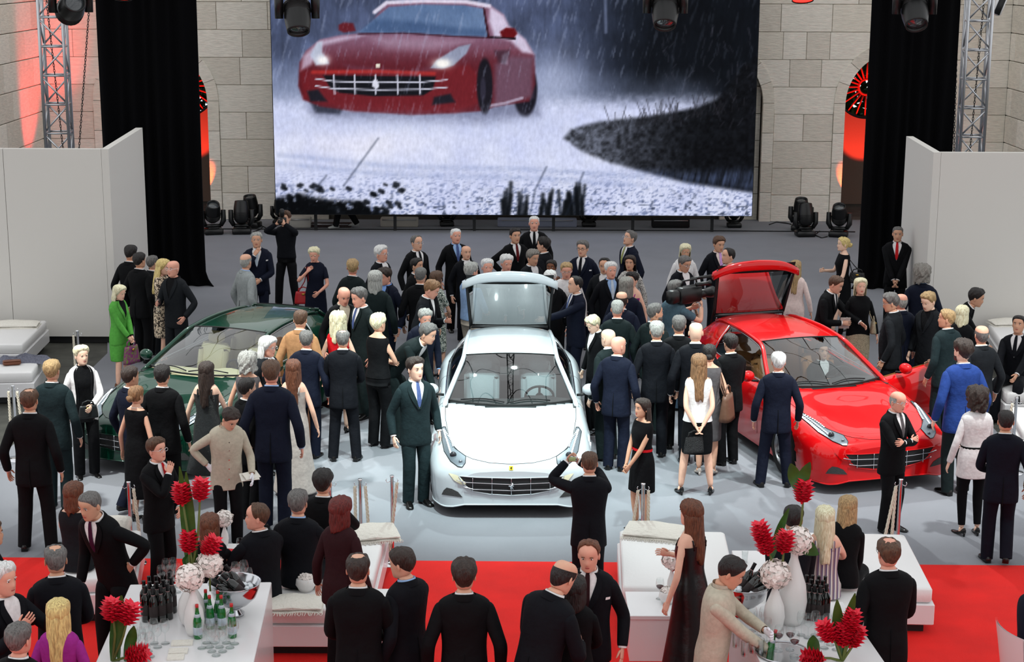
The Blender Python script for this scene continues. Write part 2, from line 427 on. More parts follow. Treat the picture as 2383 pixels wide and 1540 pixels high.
def pmask(P, soft=3.0):
    P = np.array(P, float); n = len(P); ins = np.zeros(U.shape, bool); dmin = np.full(U.shape, 1e9)
    for i in range(n):
        a, b = P[i], P[(i+1) % n]; ab = b-a
        t = np.clip(((U-a[0])*ab[0]+(V-a[1])*ab[1])/(ab@ab+1e-9), 0, 1)
        dmin = np.minimum(dmin, np.hypot(U-a[0]-t*ab[0], V-a[1]-t*ab[1]))
        cond = (a[1] > V) != (b[1] > V)
        with np.errstate(divide='ignore', invalid='ignore'):
            xx = (b[0]-a[0])*(V-a[1])/(b[1]-a[1]+1e-12)+a[0]
        ins ^= cond & (U < xx)
    sd = np.where(ins, -dmin, dmin)
    return 1-sst(-soft, soft, sd)
def lmask(P, w, soft=1.5):
    P = np.array(P, float); dm = np.full(U.shape, 1e9)
    for a, b in zip(P[:-1], P[1:]):
        ab = b-a; t = np.clip(((U-a[0])*ab[0]+(V-a[1])*ab[1])/(ab@ab+1e-9), 0, 1)
        dm = np.minimum(dm, np.hypot(U-a[0]-t*ab[0], V-a[1]-t*ab[1]))
    return 1-sst(w/2-soft/2, w/2+soft, dm)
IMG = np.zeros(U.shape+(3,))
def put(col, mask):
    global IMG
    mk = np.clip(mask, 0, 1)[..., None]; IMG = IMG*(1-mk)+np.asarray(col, float)*mk
def ramp(c0, c1, t): return np.asarray(c0)*(1-t[..., None])+np.asarray(c1)*t[..., None]
nz = noise2(U, V, 60, 1, 4); nf = noise2(U, V, 9, 2, 3); ns = noise2(U, V*.16, 7, 3, 3); nr = noise2(U+V*.25, V*.12, 5, 4, 2)
# woods behind the road: blue-grey left, nearly black right
t = sst(1240, 1560, U)
IMG = ramp((84, 94, 122), (18, 22, 28), t)*(0.62+.75*nz[..., None]*.7+.25*ns[..., None])
put(np.array((120, 132, 165)), (1-sst(650, 720, U))*.35*sst(60, 200, V))
# spray around the car and above the road
put((168, 178, 206), sst(110, 235, V+30*(nz-.5))*(1-sst(1240, 1480, U))*.75)
put((132, 142, 168), sst(150, 235, V+40*(nz-.5))*sst(1240, 1320, U)*.55*(1-sst(1600, 1700, U)))
put((188, 196, 222), np.exp(-((U-1290)/70)**2-((V-190)/75)**2)*.6)
# road
road = sst(208, 262, V+14*(nf-.5))
roadc = ramp((200, 207, 240), (228, 232, 250), nz)*(0.95+.09*nf[..., None])
put(roadc, road)
sp = sst(365, 490, V); grit = noise2(U, V*1.8, 6, 9, 2)
put((96, 110, 150), sp*sst(.48, .80, grit)*.75)
put((40, 50, 70), sst(410, 500, V)*sst(.64, .80, noise2(U, V*1.5, 11, 12, 2))*.7)
put((250, 244, 248), np.exp(-((U-830)/160)**2-((V-335)/35)**2)*.4)
for yy in (372, 392): put((120, 136, 176), lmask([(650, yy-12), (900, yy+14), (1240, yy+22), (1500, yy+40)], 7, 8)*.4*nf)
# dark bank with grass on the right
bank = [(1312, 322), (1330, 300), (1400, 282), (1455, 276), (1505, 270), (1560, 262), (1620, 250), (1668, 232), (1695, 200), (1722, 160), (1775, 118), (1780, 452), (1700, 440), (1600, 425), (1500, 400), (1420, 378), (1355, 352)]
bm = pmask(bank, 7)*sst(.08, .3, nf+.25)
put(ramp((92, 96, 108), (20, 22, 26), sst(1320, 1660, U))*(.30+1.35*nf[..., None]), bm)
put((104, 120, 160), pmask([(1480, 398), (1600, 400), (1760, 395), (1790, 450), (1700, 438), (1600, 424)], 16)*.55*nr*1.4)
g = np.random.default_rng(5)
for i in range(60):
    x = g.uniform(1420, 1720); y = 300-(x-1420)*.14; L = g.uniform(15, 55)
    put((44, 44, 50), lmask([(x, y), (x+g.uniform(-22, 22), y-L)], 1.6, 2)*.5)
for i in range(70):
    x = g.uniform(1540, 1765); y = g.uniform(60, 300); put((96, 94, 108), lmask([(x, y), (x+g.uniform(-12, 12), y-g.uniform(8, 26))], 2, 2)*.25)
put((150, 162, 196), lmask([(1408, -40), (1410, 75)], 5, 4)*.5)
# grass blades and dark plants along the lower edge
for i in range(130):
    left = i < 85; x = g.uniform(640, 900) if left else g.uniform(1170, 1360)
    y = 505; L = g.uniform(10, 60) if left else g.uniform(20, 80)
    if left: L *= max(.25, 1-(x-640)/300)
    put((14, 18, 22), lmask([(x, y), (x+g.uniform(-8, 10), y-L)], g.uniform(4, 12) if left else g.uniform(2, 6), 6)*(.9 if left else .75))
for P in ([(1232, 505), (1246, 440), (1272, 388)], [(1316, 505), (1335, 455), (1358, 402)], [(800, 432), (880, 322)], [(700, 480), (760, 408)], [(1208, 500), (1215, 440)], [(1290, 500), (1300, 450)]):
    put((40, 48, 64), lmask(P, 2.6, 4)*.4)
for i in range(40):
    x, y = g.uniform(650, 960), g.uniform(425, 495); put((14, 18, 24), lmask([(x, y), (x+5, y+2)], g.uniform(3, 10), 4)*.8)
put((8, 10, 12), pmask([(640, 462), (700, 452), (770, 466), (850, 470), (870, 500), (640, 505)], 10)*sst(.25, .45, nf)*.95)
# the car in the rain
put((60, 64, 92), pmask([(715, 250), (1250, 232), (1256, 268), (1130, 285), (740, 275)], 20)*.55)
put((22, 20, 30), 1-sst(.85, 1.1, np.hypot((U-1222)/29, (V-208)/64)))
put((24, 26, 38), pmask([(720, 235), (800, 250), (790, 266), (735, 262)], 6)*.8)
body = [(697, 145), (712, 118), (745, 92), (792, 82), (850, 76), (880, 30), (900, 8), (985, 1), (1085, 3), (1140, 12), (1172, 34), (1184, 60), (1222, 92), (1244, 128), (1246, 196), (1232, 236), (1150, 248), (1128, 258), (1075, 262), (960, 268), (820, 258), (745, 248), (706, 232), (694, 200)]
bm = pmask(body, 3.5)
put(ramp((138, 100, 122), (96, 24, 32), sst(85, 165, V)), bm)
put((222, 214, 236), pmask([(1140, 14), (1172, 36), (1184, 60), (1222, 92), (1242, 126), (1216, 122), (1190, 96), (1150, 84), (1138, 50)], 6)*.9)
put((216, 204, 226), pmask([(705, 130), (745, 95), (800, 84), (850, 82), (745, 108), (725, 150), (700, 165)], 7)*.75)
put((190, 168, 190), pmask([(860, 86), (1000, 88), (1100, 96), (1010, 118), (900, 112)], 16)*.55)
put((112, 62, 80), pmask([(800, 150), (960, 168), (1005, 150), (1060, 110), (1100, 104), (1010, 165), (955, 178), (820, 165)], 8)*.6)
put((126, 26, 30), pmask([(700, 165), (760, 160), (960, 172), (1090, 150), (1120, 180), (1118, 240), (1060, 262), (820, 258), (706, 230)], 8)*.62)
put((236, 230, 246), lmask([(872, 28), (900, 6), (985, 2), (1085, 4), (1138, 14)], 7, 4)*.9)
glass = [(832, 78), (878, 38), (905, 16), (985, 10), (1080, 12), (1126, 20), (1136, 86), (1060, 84), (940, 76)]
put(ramp((88, 112, 150), (128, 150, 184), nz), pmask(glass, 3))
put((116, 92, 112), pmask([(1152, 150), (1190, 130), (1242, 132), (1240, 226), (1150, 246)], 10)*.75)
put((214, 204, 226), pmask([(1168, 128), (1184, 120), (1180, 150), (1166, 148)], 4)*.6)
put((60, 84, 122), pmask([(832, 78), (870, 45), (960, 50), (1040, 60), (1130, 70), (1136, 86), (940, 76)], 8)*.5)
put((60, 20, 30), lmask([(1126, 20), (1137, 88)], 4, 2)); put((70, 30, 42), lmask([(832, 79), (940, 77), (1060, 85), (1136, 88)], 3, 2)*.8)
put((110, 40, 50), pmask([(788, 58), (800, 52), (822, 54), (828, 72), (800, 76), (788, 70)], 3))
put((110, 22, 28), pmask([(1163, 74), (1178, 64), (1198, 66), (1204, 78), (1195, 90), (1168, 88)], 3)); put((30, 16, 24), lmask([(1142, 87), (1170, 88), (1198, 90)], 4, 2))
put((40, 32, 44), pmask([(1150, 118), (1186, 116), (1186, 128), (1175, 150), (1160, 145)], 5)*.5)
put((190, 180, 200), lmask([(1140, 246), (1175, 240), (1215, 228)], 5, 3)*.8)
put((12, 12, 16), pmask([(752, 175), (1014, 178), (1008, 208), (985, 222), (870, 224), (790, 216), (768, 205)], 2.5))
put((196, 48, 40), lmask([(728, 168), (880, 166), (1010, 171)], 6, 4)*.7)
for x in (777, 825, 873, 924, 976): put((206, 206, 220), lmask([(x, 174), (x+2, 218)], 2.6, 1.6))
for y in (189, 206): put((206, 206, 220), lmask([(735, y-6), (775, y), (875, y+3), (980, y+2), (1040, y-3)], 2.4, 1.6))
put((228, 228, 240), pmask([(866, 200), (868, 188), (874, 182), (880, 190), (882, 202), (876, 208)], 2)); put((238, 232, 214), pmask([(875, 149), (884, 149), (884, 157), (875, 157)], 1.5))
put((24, 22, 30), pmask([(715, 212), (740, 208), (762, 236), (722, 236)], 4)); put((24, 22, 30), pmask([(1010, 226), (1048, 218), (1060, 238), (1006, 244)], 4))
put((190, 196, 214), pmask([(722, 128), (738, 98), (750, 96), (750, 122), (766, 148), (735, 152)], 4)); put((255, 252, 250), np.exp(-((U-752)/14)**2-((V-140)/11)**2)*1.2)
put((150, 156, 178), pmask([(1002, 158), (1016, 140), (1068, 108), (1096, 102), (1086, 124), (1056, 152), (1030, 160)], 3)); put((255, 252, 246), np.exp(-((U-1030)/20)**2-((V-148)/11)**2)*1.3)
put((18, 15, 22), 1-sst(.85, 1.1, np.hypot((U-1128)/19, (V-200)/66)))
put((70, 66, 86), (1-sst(.5, .9, np.hypot((U-1124)/9, (V-208)/42)))*.5)
put((196, 204, 232), np.exp(-((U-960)/300)**2-((V-285)/22)**2)*.55*nf*1.5)
# rain
put((186, 192, 222), pmask([(690, 120), (1250, 120), (1250, 300), (690, 300)], 60)*.10)
put((188, 198, 226), sst(.62, .86, nr)*.26*(1-sst(250, 330, V))*(1-.6*sst(1400, 1600, U)))
IMG = (np.clip(IMG, 0, 255)/255.0)**1.14
LIN = np.where(IMG <= .04045, IMG/12.92, ((IMG+.055)/1.055)**2.4)
M_led = bpy.data.materials.new('led_picture'); M_led.use_nodes = True; nt = M_led.node_tree; b = nt.nodes['Principled BSDF']
at = nt.nodes.new('ShaderNodeAttribute'); at.attribute_name = 'picture'
tc = nt.nodes.new('ShaderNodeTexCoord'); nn = nt.nodes.new('ShaderNodeTexNoise'); nn.inputs['Scale'].default_value = 14; nn.inputs['Detail'].default_value = 6
mp = nt.nodes.new('ShaderNodeMapping'); mp.inputs['Scale'].default_value = (1.0, 1.0, .45); nt.links.new(tc.outputs['Object'], mp.inputs[0]); nt.links.new(mp.outputs[0], nn.inputs['Vector'])
mr = nt.nodes.new('ShaderNodeMapRange'); mr.inputs[1].default_value = .3; mr.inputs[2].default_value = .7; mr.inputs[3].default_value = .90; mr.inputs[4].default_value = 1.1; nt.links.new(nn.outputs['Fac'], mr.inputs[0])
mx = nt.nodes.new('ShaderNodeVectorMath'); mx.operation = 'SCALE'; nt.links.new(at.outputs['Color'], mx.inputs[0]); nt.links.new(mr.outputs[0], mx.inputs['Scale'])
b.inputs['Base Color'].default_value = (.004, .004, .005, 1); b.inputs['Roughness'].default_value = 1.0; b.inputs['Specular IOR Level'].default_value = 0.0
nt.links.new(mx.outputs[0], b.inputs['Emission Color']); b.inputs['Emission Strength'].default_value = 1.0
scr = tag(empty('led_screen', ((s0+s1)/2, SY, 0)), 'giant video screen showing a red car driving through rain', 'screen')
idx = np.arange(NXS*NZS).reshape(NZS, NXS)
F = np.stack([idx[:-1, :-1], idx[:-1, 1:], idx[1:, 1:], idx[1:, :-1]], -1).reshape(-1, 4)
me = bpy.data.meshes.new('picture'); Vt = np.stack([GX-(s0+s1)/2, np.zeros_like(GX), GZ], -1).reshape(-1, 3)
me.from_pydata(Vt.tolist(), [], F.tolist()); me.materials.append(M_led)
ca = me.color_attributes.new('picture', 'FLOAT_COLOR', 'POINT')
ca.data.foreach_set('color', np.concatenate([LIN.reshape(-1, 3), np.ones((NXS*NZS, 1))], 1).astype(np.float32).ravel()); me.update()
o = link('picture', me, scr); o['label'] = 'red car on a wet mountain road in spray'
m = MB(); m.box((0, .13, (zb+ZT)/2), (s1-s0+.03, .24, ZT-zb+.03)); m.build('housing', M_black, scr, smooth=False)
for x in np.linspace(-.42, .42, 6):
    m = MB(); m.box((x*(s1-s0), .27, ZT/2), (.07, .05, ZT)); m.build('support', M_black, scr, smooth=False)

# ---- cable roof over the court (mirrored in the glass of the cars)
roof = tag(empty('ceiling', (0, 0, 0)), kind='structure')
for yy in range(-8, 39, 4):
    for k in range(-3, 3):
        m = MB(); t = np.linspace(0, 1, 13); m.tube(np.stack([(k+t)*4.0, yy+.6*np.sin(t*math.pi*2), 12.2-1.1*np.sin(t*math.pi)], -1), .045, 5); m.build('roof_cable', M_black, roof)
for xx in range(-8, 9, 4):
    m = MB(); t = np.linspace(0, 1, 73); m.tube(np.stack([xx+.25*np.sin(t*40), -8+46*t, 12.2-.9*np.abs(np.sin(t*math.pi*11.5))], -1), .05, 5); m.build('roof_cable', M_black, roof)
for xx in (-.25, .25):
    m = MB(); m.tube([(xx, -8, 10.6), (xx, 38, 10.6)], .05, 6); m.build('roof_beam', M_black, roof)
for yy in np.arange(-8, 38, .9):
    m = MB(); m.tube([(-.25, yy, 10.6), (.25, yy+.45, 10.6), (-.25, yy+.9, 10.6)], .03, 5); m.build('roof_brace', M_black, roof)
# ================================================================ the three coupes
from mathutils.geometry import delaunay_2d_cdt
def pchip(x, y, q):
    x = np.asarray(x, float); y = np.asarray(y, float); q = np.asarray(q, float)
    h = np.diff(x); d = np.diff(y)/h; m = np.zeros_like(y)
    m[0], m[-1] = d[0], d[-1]
    for i in range(1, len(x)-1):
        if d[i-1]*d[i] > 0:
            w1 = 2*h[i]+h[i-1]; w2 = h[i]+2*h[i-1]; m[i] = (w1+w2)/(w1/d[i-1]+w2/d[i])
    i = np.clip(np.searchsorted(x, q)-1, 0, len(x)-2); t = (q-x[i])/h[i]
    return y[i]*(1+2*t)*(1-t)**2+h[i]*m[i]*t*(1-t)**2+y[i+1]*t*t*(3-2*t)+h[i]*m[i+1]*t*t*(t-1)
ST = np.array([  # s, zc, xs, zs, w, zw, wb, zb
 [0.00, .580, .30, .570, .56, .44, .54, .175], [0.03, .640, .40, .628, .70, .45, .675, .142], [0.09, .672, .47, .660, .81, .46, .78, .130], [0.20, .700, .54, .692, .895, .48, .86, .135],
 [0.40, .735, .61, .742, .945, .52, .92, .13], [0.70, .775, .66, .815, .970, .58, .93, .14], [0.98, .815, .69, .855, .978, .62, .93, .15], [1.40, .920, .73, .915, .965, .64, .925, .15],
 [1.72, .965, .78, .925, .950, .66, .925, .15], [2.40, .955, .80, .935, .945, .66, .92, .15], [3.10, .965, .80, .950, .955, .67, .92, .15], [3.60, .985, .79, .980, .972, .68, .925, .16],
 [3.97, 1.00, .76, .995, .978, .68, .93, .17], [4.40, .995, .70, .975, .945, .66, .88, .20], [4.72, .965, .64, .945, .880, .64, .80, .26], [4.86, .92, .56, .90, .80, .62, .72, .32], [4.905, .84, .46, .83, .68, .60, .60, .40]])
SS = np.unique(np.concatenate([[0, .006, .015, .03, .05, .07, .09, .12, .15, .2, .25, .3, .35, .42, .5], np.arange(.58, 4.6, .06), [4.62, 4.68, 4.72, 4.77, 4.82, 4.86, 4.885, 4.905]]))
KS = 34
def sections():
    T = [pchip(ST[:, 0], ST[:, i], SS) for i in range(8)]; out = []
    for i, s in enumerate(SS):
        _, zc, xs, zs, w, zw, wb, zb = [t[i] for t in T]
        C = np.array([(0, zc), (xs*.5, zc+(zs-zc)*.30), (xs*.85, zc+(zs-zc)*.85), (xs+(w-xs)*.35, zs-(zs-zw)*.06), (xs+(w-xs)*.80, zs-(zs-zw)*.38), (w, zw), (w-(w-wb)*.25, zw+(zb-zw)*.5), (wb, zb)])
        tt = np.array([0, .18, .32, .45, .58, .72, .86, 1.0]); q = np.linspace(0, 1, KS)
        out.append(np.stack([pchip(tt, C[:, 0], q), np.full(KS, s-2.45), pchip(tt, C[:, 1], q)], -1))
    return np.array(out)
SEC = sections(); WC = [(.98-2.45, .345), (3.97-2.45, .345)]; RA = .385
for y0, z0 in WC:                      # draw the grid lines near the arches onto the arch circle
    d = np.hypot(SEC[:, :, 1]-y0, SEC[:, :, 2]-z0); sel = (np.abs(d-RA) < .03) & (SEC[:, :, 0] > .55) & (SEC[:, :, 2] < .74)
    f = RA/np.maximum(d, 1e-6); SEC[:, :, 1] = np.where(sel, y0+(SEC[:, :, 1]-y0)*f, SEC[:, :, 1]); SEC[:, :, 2] = np.where(sel, z0+(SEC[:, :, 2]-z0)*f, SEC[:, :, 2])
def car_faces():
    """faces of the right half by panel"""
    pan = {'body': [], 'bonnet': [], 'door': []}
    for i in range(len(SS)-1):
        s = (SS[i]+SS[i+1])/2
        for k in range(KS-1):
            c = (SEC[i, k]+SEC[i+1, k+1]+SEC[i+1, k]+SEC[i, k+1])/4
            if any(math.hypot(c[1]-y0, c[2]-z0) < RA-.004 for y0, z0 in WC) and c[0] > .5 and c[2] < .74: continue
            q = (i*KS+k, i*KS+k+1, (i+1)*KS+k+1, (i+1)*KS+k); t = (k+.5)/(KS-1)
            if 1.46+.34*(c[0]/.82)**2 < s < 4.50 and t < .40: continue                    # open cabin
            if .34 < s < 1.44 and t < .30+.06*(s > .9): pan['bonnet'].append(q)
            elif 1.74 < s < 3.02 and .42 < t < .93: pan['door'].append(q)
            else: pan['body'].append(q)
    return pan
PAN = car_faces(); SV = SEC.reshape(-1, 3); SVm = SV*np.array([-1, 1, 1])
def panel(name, both=True, side=1):
    b = MB()
    for sg in ((1, -1) if both else (side,)):
        b.add(SV if sg > 0 else SVm, [f[::-1] if sg > 0 else f for f in [list(x) for x in PAN[name]]])
    return b
def prune(me):
    """drop unused vertices"""
    import bmesh
    bm = bmesh.new(); bm.from_mesh(me); bmesh.ops.delete(bm, geom=[v for v in bm.verts if not v.link_faces], context='VERTS')
    bmesh.ops.remove_doubles(bm, verts=bm.verts, dist=.0004); bm.to_mesh(me); bm.free(); return me
full = MB()
for sg in (1, -1):
    for nm in PAN: full.add(SV if sg > 0 else SVm, [list(x) for x in PAN[nm]])
n0 = KS
front_cap = [list(range(KS))]
full.add(np.concatenate([SEC[0], (SEC[0]*np.array([-1, 1, 1]))[::-1]]), [list(range(2*KS))])
bvh = BVHTree.FromPolygons([tuple(v) for v in np.concatenate(full.v)], full.f)
CARW = (np.array([-.02, 20.77, 0]), R_(.4))                    # where the white one stands
def onbody(u, v, lift=.004, cw=CARW):
    """pixel on the white car -> point on the panel surface in car coordinates"""
    o = np.array([0, 0, CAMH]); d = _ray(u, v); M = rz(-cw[1]); lo = M@(o-cw[0]); ld = nrm(M@d)
    h = bvh.ray_cast(Vector(lo), Vector(ld))
    if h[0] is None: return None
    n = np.array(h[1]); n = n if np.dot(n, ld) < 0 else -n
    return np.array(h[0])+n*lift
def patch(b, poly, lift=.004, step=3.0, mat=0, mirror=True):
    poly = np.array(poly, float); pts = []
    for a, c in zip(poly, np.roll(poly, -1, 0)):
        n = max(1, int(np.hypot(*(c-a))/step)); pts += [a+(c-a)*t/n for t in range(n)]
    nb = len(pts); lo, hi = poly.min(0), poly.max(0)
    for x in np.arange(lo[0], hi[0], step):
        for y in np.arange(lo[1], hi[1], step):
            ins = False
            for a, c in zip(poly, np.roll(poly, -1, 0)):
                if (a[1] > y) != (c[1] > y) and x < (c[0]-a[0])*(y-a[1])/(c[1]-a[1]+1e-12)+a[0]: ins = not ins
            if ins and min(np.hypot(p[0]-x, p[1]-y) for p in pts[:nb]) > step*.6: pts.append(np.array([x, y]))
    r = delaunay_2d_cdt([Vector(p) for p in pts], [], [list(range(nb))], 1, 1e-4)
    V = [onbody(p[0], p[1], lift) for p in r[0]]
    ok = [v is not None for v in V]; V = [v if v is not None else np.zeros(3) for v in V]
    F = [list(f) for f in r[2] if all(ok[i] for i in f)]
    b.add(V, F, mat)
    if mirror: b.add(np.array(V)*np.array([-1, 1, 1]), [f[::-1] for f in F], mat)
def online(pts, lift=.005, n=6):
    out = []
    for a, c in zip(pts[:-1], pts[1:]):
        for t in range(n):
            p = onbody(a[0]+(c[0]-a[0])*t/n, a[1]+(c[1]-a[1])*t/n, lift)
            if p is not None: out.append(p)
    p = onbody(*pts[-1], lift)
    if p is not None: out.append(p)
    return np.array(out)
M_glass = bpy.data.materials.new('car_glass'); M_glass.use_nodes = True
def make_glass(m, tint, f0=.06, f1=.7):
    nt = m.node_tree; nt.nodes.clear(); out = nt.nodes.new('ShaderNodeOutputMaterial')
    tr = nt.nodes.new('ShaderNodeBsdfTransparent'); tr.inputs[0].default_value = tint
    gl = nt.nodes.new('ShaderNodeBsdfGlossy'); gl.inputs['Roughness'].default_value = .02
    lw = nt.nodes.new('ShaderNodeLayerWeight'); lw.inputs[0].default_value = .5
    pw = nt.nodes.new('ShaderNodeMath'); pw.operation = 'POWER'; pw.inputs[1].default_value = 3.0; nt.links.new(lw.outputs['Facing'], pw.inputs[0])
    mr = nt.nodes.new('ShaderNodeMapRange'); mr.inputs[3].default_value = f0; mr.inputs[4].default_value = f1
    mx = nt.nodes.new('ShaderNodeMixShader'); nt.links.new(pw.outputs[0], mr.inputs[0]); nt.links.new(mr.outputs[0], mx.inputs[0])
    nt.links.new(tr.outputs[0], mx.inputs[1]); nt.links.new(gl.outputs[0], mx.inputs[2]); nt.links.new(mx.outputs[0], out.inputs[0])
M_glass2 = bpy.data.materials.new('rear_glass'); M_glass2.use_nodes = True; make_glass(M_glass2, (.24, .28, .28, 1), .46, .9)
make_glass(M_glass, (.62, .68, .68, 1), .13, .9)
M_lens = bpy.data.materials.new('lamp_lens'); M_lens.use_nodes = True; make_glass(M_lens, (.92, .95, .97, 1), .08, .8)
M_rubber = mat('tyre_rubber', (18, 18, 18), .75); M_rim = mat('alloy_rim', (150, 152, 156), .25, metal=1.0); M_gap = mat('panel_gap', (12, 12, 12), .7)
M_lampin = mat('lamp_reflector', (120, 130, 138), .3, metal=.6); M_led = mat('lamp_led', (235, 240, 245), .2)
M_badge = mat('yellow_badge', (214, 186, 40), .35); M_intake = mat('intake_mesh', (52, 52, 52), .6, bump=.6, bscale=120)
M_tail = mat('tail_lamp', (150, 14, 14), .15)
HORSE = np.array([(-.10, -.95), (.06, -.95), (.10, -.62), (.26, -.42), (.42, -.62), (.52, -.86), (.66, -.86), (.58, -.52), (.44, -.22), (.36, .05), (.56, .12), (.72, -.06), (.86, .02), (.70, .28), (.44, .34), (.62, .52), (.84, .48), (.88, .62), (.62, .72), (.40, .92), (.24, .98), (.18, .72), (-.02, .52), (-.16, .24), (-.36, .16), (-.62, .30), (-.86, .26), (-.92, .06), (-.72, -.02), (-.56, .06), (-.42, -.14), (-.30, -.44), (-.42, -.66), (-.24, -.72), (-.12, -.50), (-.02, -.66)])
_cache = {}
def shared(key, fn):
    if key not in _cache: _cache[key] = fn()
    return _cache[key]
def inst(key, name, fn, mats, parent, smooth=True, sharp=None):
    """part whose mesh is shared between the cars unless the paint differs"""
    mats = mats if isinstance(mats, list) else [mats]; kk = (key,)+tuple(m_.name for m_ in mats)
    if kk not in _cache:
        me = fn().mesh(name, mats, smooth); prune(me)
        if sharp is not None: me.set_sharp_from_angle(angle=R_(sharp))
        _cache[kk] = me
    return link(name, _cache[kk], parent)
def surf(f, nu, nv):
    return np.array([[f(u_, v_) for u_ in np.linspace(-1, 1, nu)] for v_ in np.linspace(0, 1, nv)])
WSf = lambda u_, v_: np.array([(.80+(.575-.80)*v_)*u_, (1.48+.30*u_*u_)*(1-v_)+(2.52+.05*u_*u_)*v_-2.45, (.965-.012*u_*u_)*(1-v_)+(1.372-.035*u_*u_)*v_+.045*math.sin(math.pi*v_)*(1-.5*u_*u_)])
def RFf(u_, v_):
    s = 2.52+.05*u_*u_*(1-v_)+(4.18-2.52)*v_; hw = .575+(.525-.575)*v_
    return np.array([hw*u_, s-2.45, pchip([2.45, 2.8, 3.3, 3.8, 4.2], [1.366, 1.402, 1.420, 1.402, 1.350], s)-.040*u_**2-.016*u_**6])
belt = lambda s: np.array([pchip([1.74, 2.4, 3.1, 3.7, 4.5], [.800, .812, .815, .80, .72], s), s-2.45, pchip([1.74, 2.4, 3.1, 3.7, 4.5], [.945, .962, .980, 1.005, .985], s)])
rail = lambda s: np.array([pchip([1.74, 2.1, 2.5, 3.2, 4.1, 4.62], [.795, .69, .588, .570, .535, .60], s), s-2.45, pchip([1.74, 2.1, 2.5, 3.2, 3.8, 4.1, 4.62], [.945, 1.135, 1.322, 1.368, 1.350, 1.300, .99], s)])
def mirror_pts(P): return np.asarray(P)*np.array([-1, 1, 1])
def car(name, label, loc, yaw, paint, leather, hatch_open=True, doors=(0, 0), dash=None):
    c = tag(empty(name, loc, yaw), label, 'car', 'coupes on show')
    ml = mat('leather_%d_%d_%d' % leather, leather, .55, bump=.15, bscale=60)
    def body():
        b = panel('body')
        b.add(np.concatenate([SEC[0], (SEC[0]*np.array([-1, 1, 1]))[::-1]]), [list(range(2*KS))[::-1]])
        b.add(np.concatenate([SEC[-1], (SEC[-1]*np.array([-1, 1, 1]))[::-1]]), [list(range(2*KS))])
        for sg in (1, -1):          # rear quarters rising to the roof
            sq = np.linspace(3.52, 4.60, 14); G = []
            for s in sq:
                a0, a1 = belt(min(s, 4.5)), rail(s); t = min(1, max(0, (s-3.52)/.10))
                G.append([a0+(a1-a0)*q+np.array([.03*math.sin(math.pi*q), 0, .012*math.sin(math.pi*q)]) for q in np.linspace(0, 1, 7)])
            G = np.array(G); b.grid(G if sg < 0 else mirror_pts(G))
        return b
    bo = inst('body', 'body_shell', body, paint, c, sharp=50)
    o = inst('bonnet', 'bonnet', lambda: panel('bonnet'), paint, c)
    def lip(off):
        b = MB(); Q = [SEC[i_, -1]+np.array([0, -.004, .004]) for i_ in range(len(SS)) if SS[i_] <= .52]
        Q = np.array([np.array([0, Q[0][1], Q[0][2]])]+[np.array(q) for q in Q]); b.tube(Q, .009, 6); b.tube(mirror_pts(Q), .009, 6); return b
    inst('lip', 'front_splitter', lambda: lip(0), paint, c)
    # bonnet shut line
    seam = [(1036, 934), (1037, 975), (1044, 1012), (1058, 1040), (1074, 1056), (1100, 1068), (1140, 1077), (1190, 1080)]
    def gap():
        b = MB(); P = online(seam, .002, 5); P[:, 0] = np.minimum(P[:, 0], 0); b.tube(P, .0032, 4); b.tube(mirror_pts(P), .0032, 4); return b
    inst('gap', 'bonnet_gap', gap, M_gap, c)
    # roof, pillars, glass
    inst('roof', 'roof', lambda: (lambda b: (b.grid(surf(RFf, 17, 16)[:, ::-1]), b)[1])(MB()), paint, c)
    def ws():
        b = MB(); b.grid(surf(WSf, 17, 10)[:, ::-1]); return b
    inst('ws', 'windscreen', ws, M_glass, c)
    def wsf():
        b = MB(); E = [WSf(1, v_) for v_ in np.linspace(0, 1, 10)]; b.tube(E, .010, 5); b.tube(mirror_pts(E), .010, 5)
        b.tube([WSf(u_, 0)+np.array([0, -.01, .002]) for u_ in np.linspace(-1, 1, 15)], .014, 5); b.tube([WSf(u_, 1) for u_ in np.linspace(-1, 1, 15)], .010, 5); return b
    inst('wsf', 'windscreen_seal', wsf, M_gap, c)
    for sg in (1, -1):
        mp_ = (lambda P: np.asarray(P)) if sg > 0 else mirror_pts
        def pillar():
            b = MB(); S_ = np.concatenate([np.linspace(1.62, 2.5, 10), np.linspace(2.6, 4.1, 12)])
            P = [rail(max(s, 1.74))+np.array([.012, 0, .006])+(np.array([.015, -.12, -.05]) if s < 1.7 else 0) for s in S_]; b.tube(mp_(P), np.interp(S_, [1.6, 2.5, 4.1], [.034, .030, .024]), 7); return b
        inst('pillar%d' % sg, 'roof_pillar', pillar, paint, c)
        def glass():
            b = MB(); G = []
            for s in np.linspace(1.86, 3.56, 16):
                a0, a1 = belt(s), rail(s); G.append([a0+(a1-a0)*q+np.array([.025*math.sin(math.pi*q), 0, 0]) for q in np.linspace(0, 1, 6)])
            b.grid(mp_(G)); return b
        if doors[0 if sg < 0 else 1] == 0: inst('sglass%d' % sg, 'side_window', glass, M_glass, c)
        def trim():
            b = MB(); b.tube(mp_([belt(s)+np.array([.012, 0, .004]) for s in np.linspace(1.80, 3.56, 14)]), .009, 5)
            b.tube(mp_([rail(s)+np.array([.034, 0, -.022]) for s in np.linspace(1.9, 3.56, 16)]), .008, 5); b.tube(mp_([belt(3.56)+np.array([.01, 0, 0]), (belt(3.56)+rail(3.56))/2+np.array([.03, 0, 0]), rail(3.56)+np.array([.03, 0, -.02])]), .014, 5); return b
        inst('trim%d' % sg, 'window_trim', trim, M_chrome if leather[0] > 100 else M_black, c)
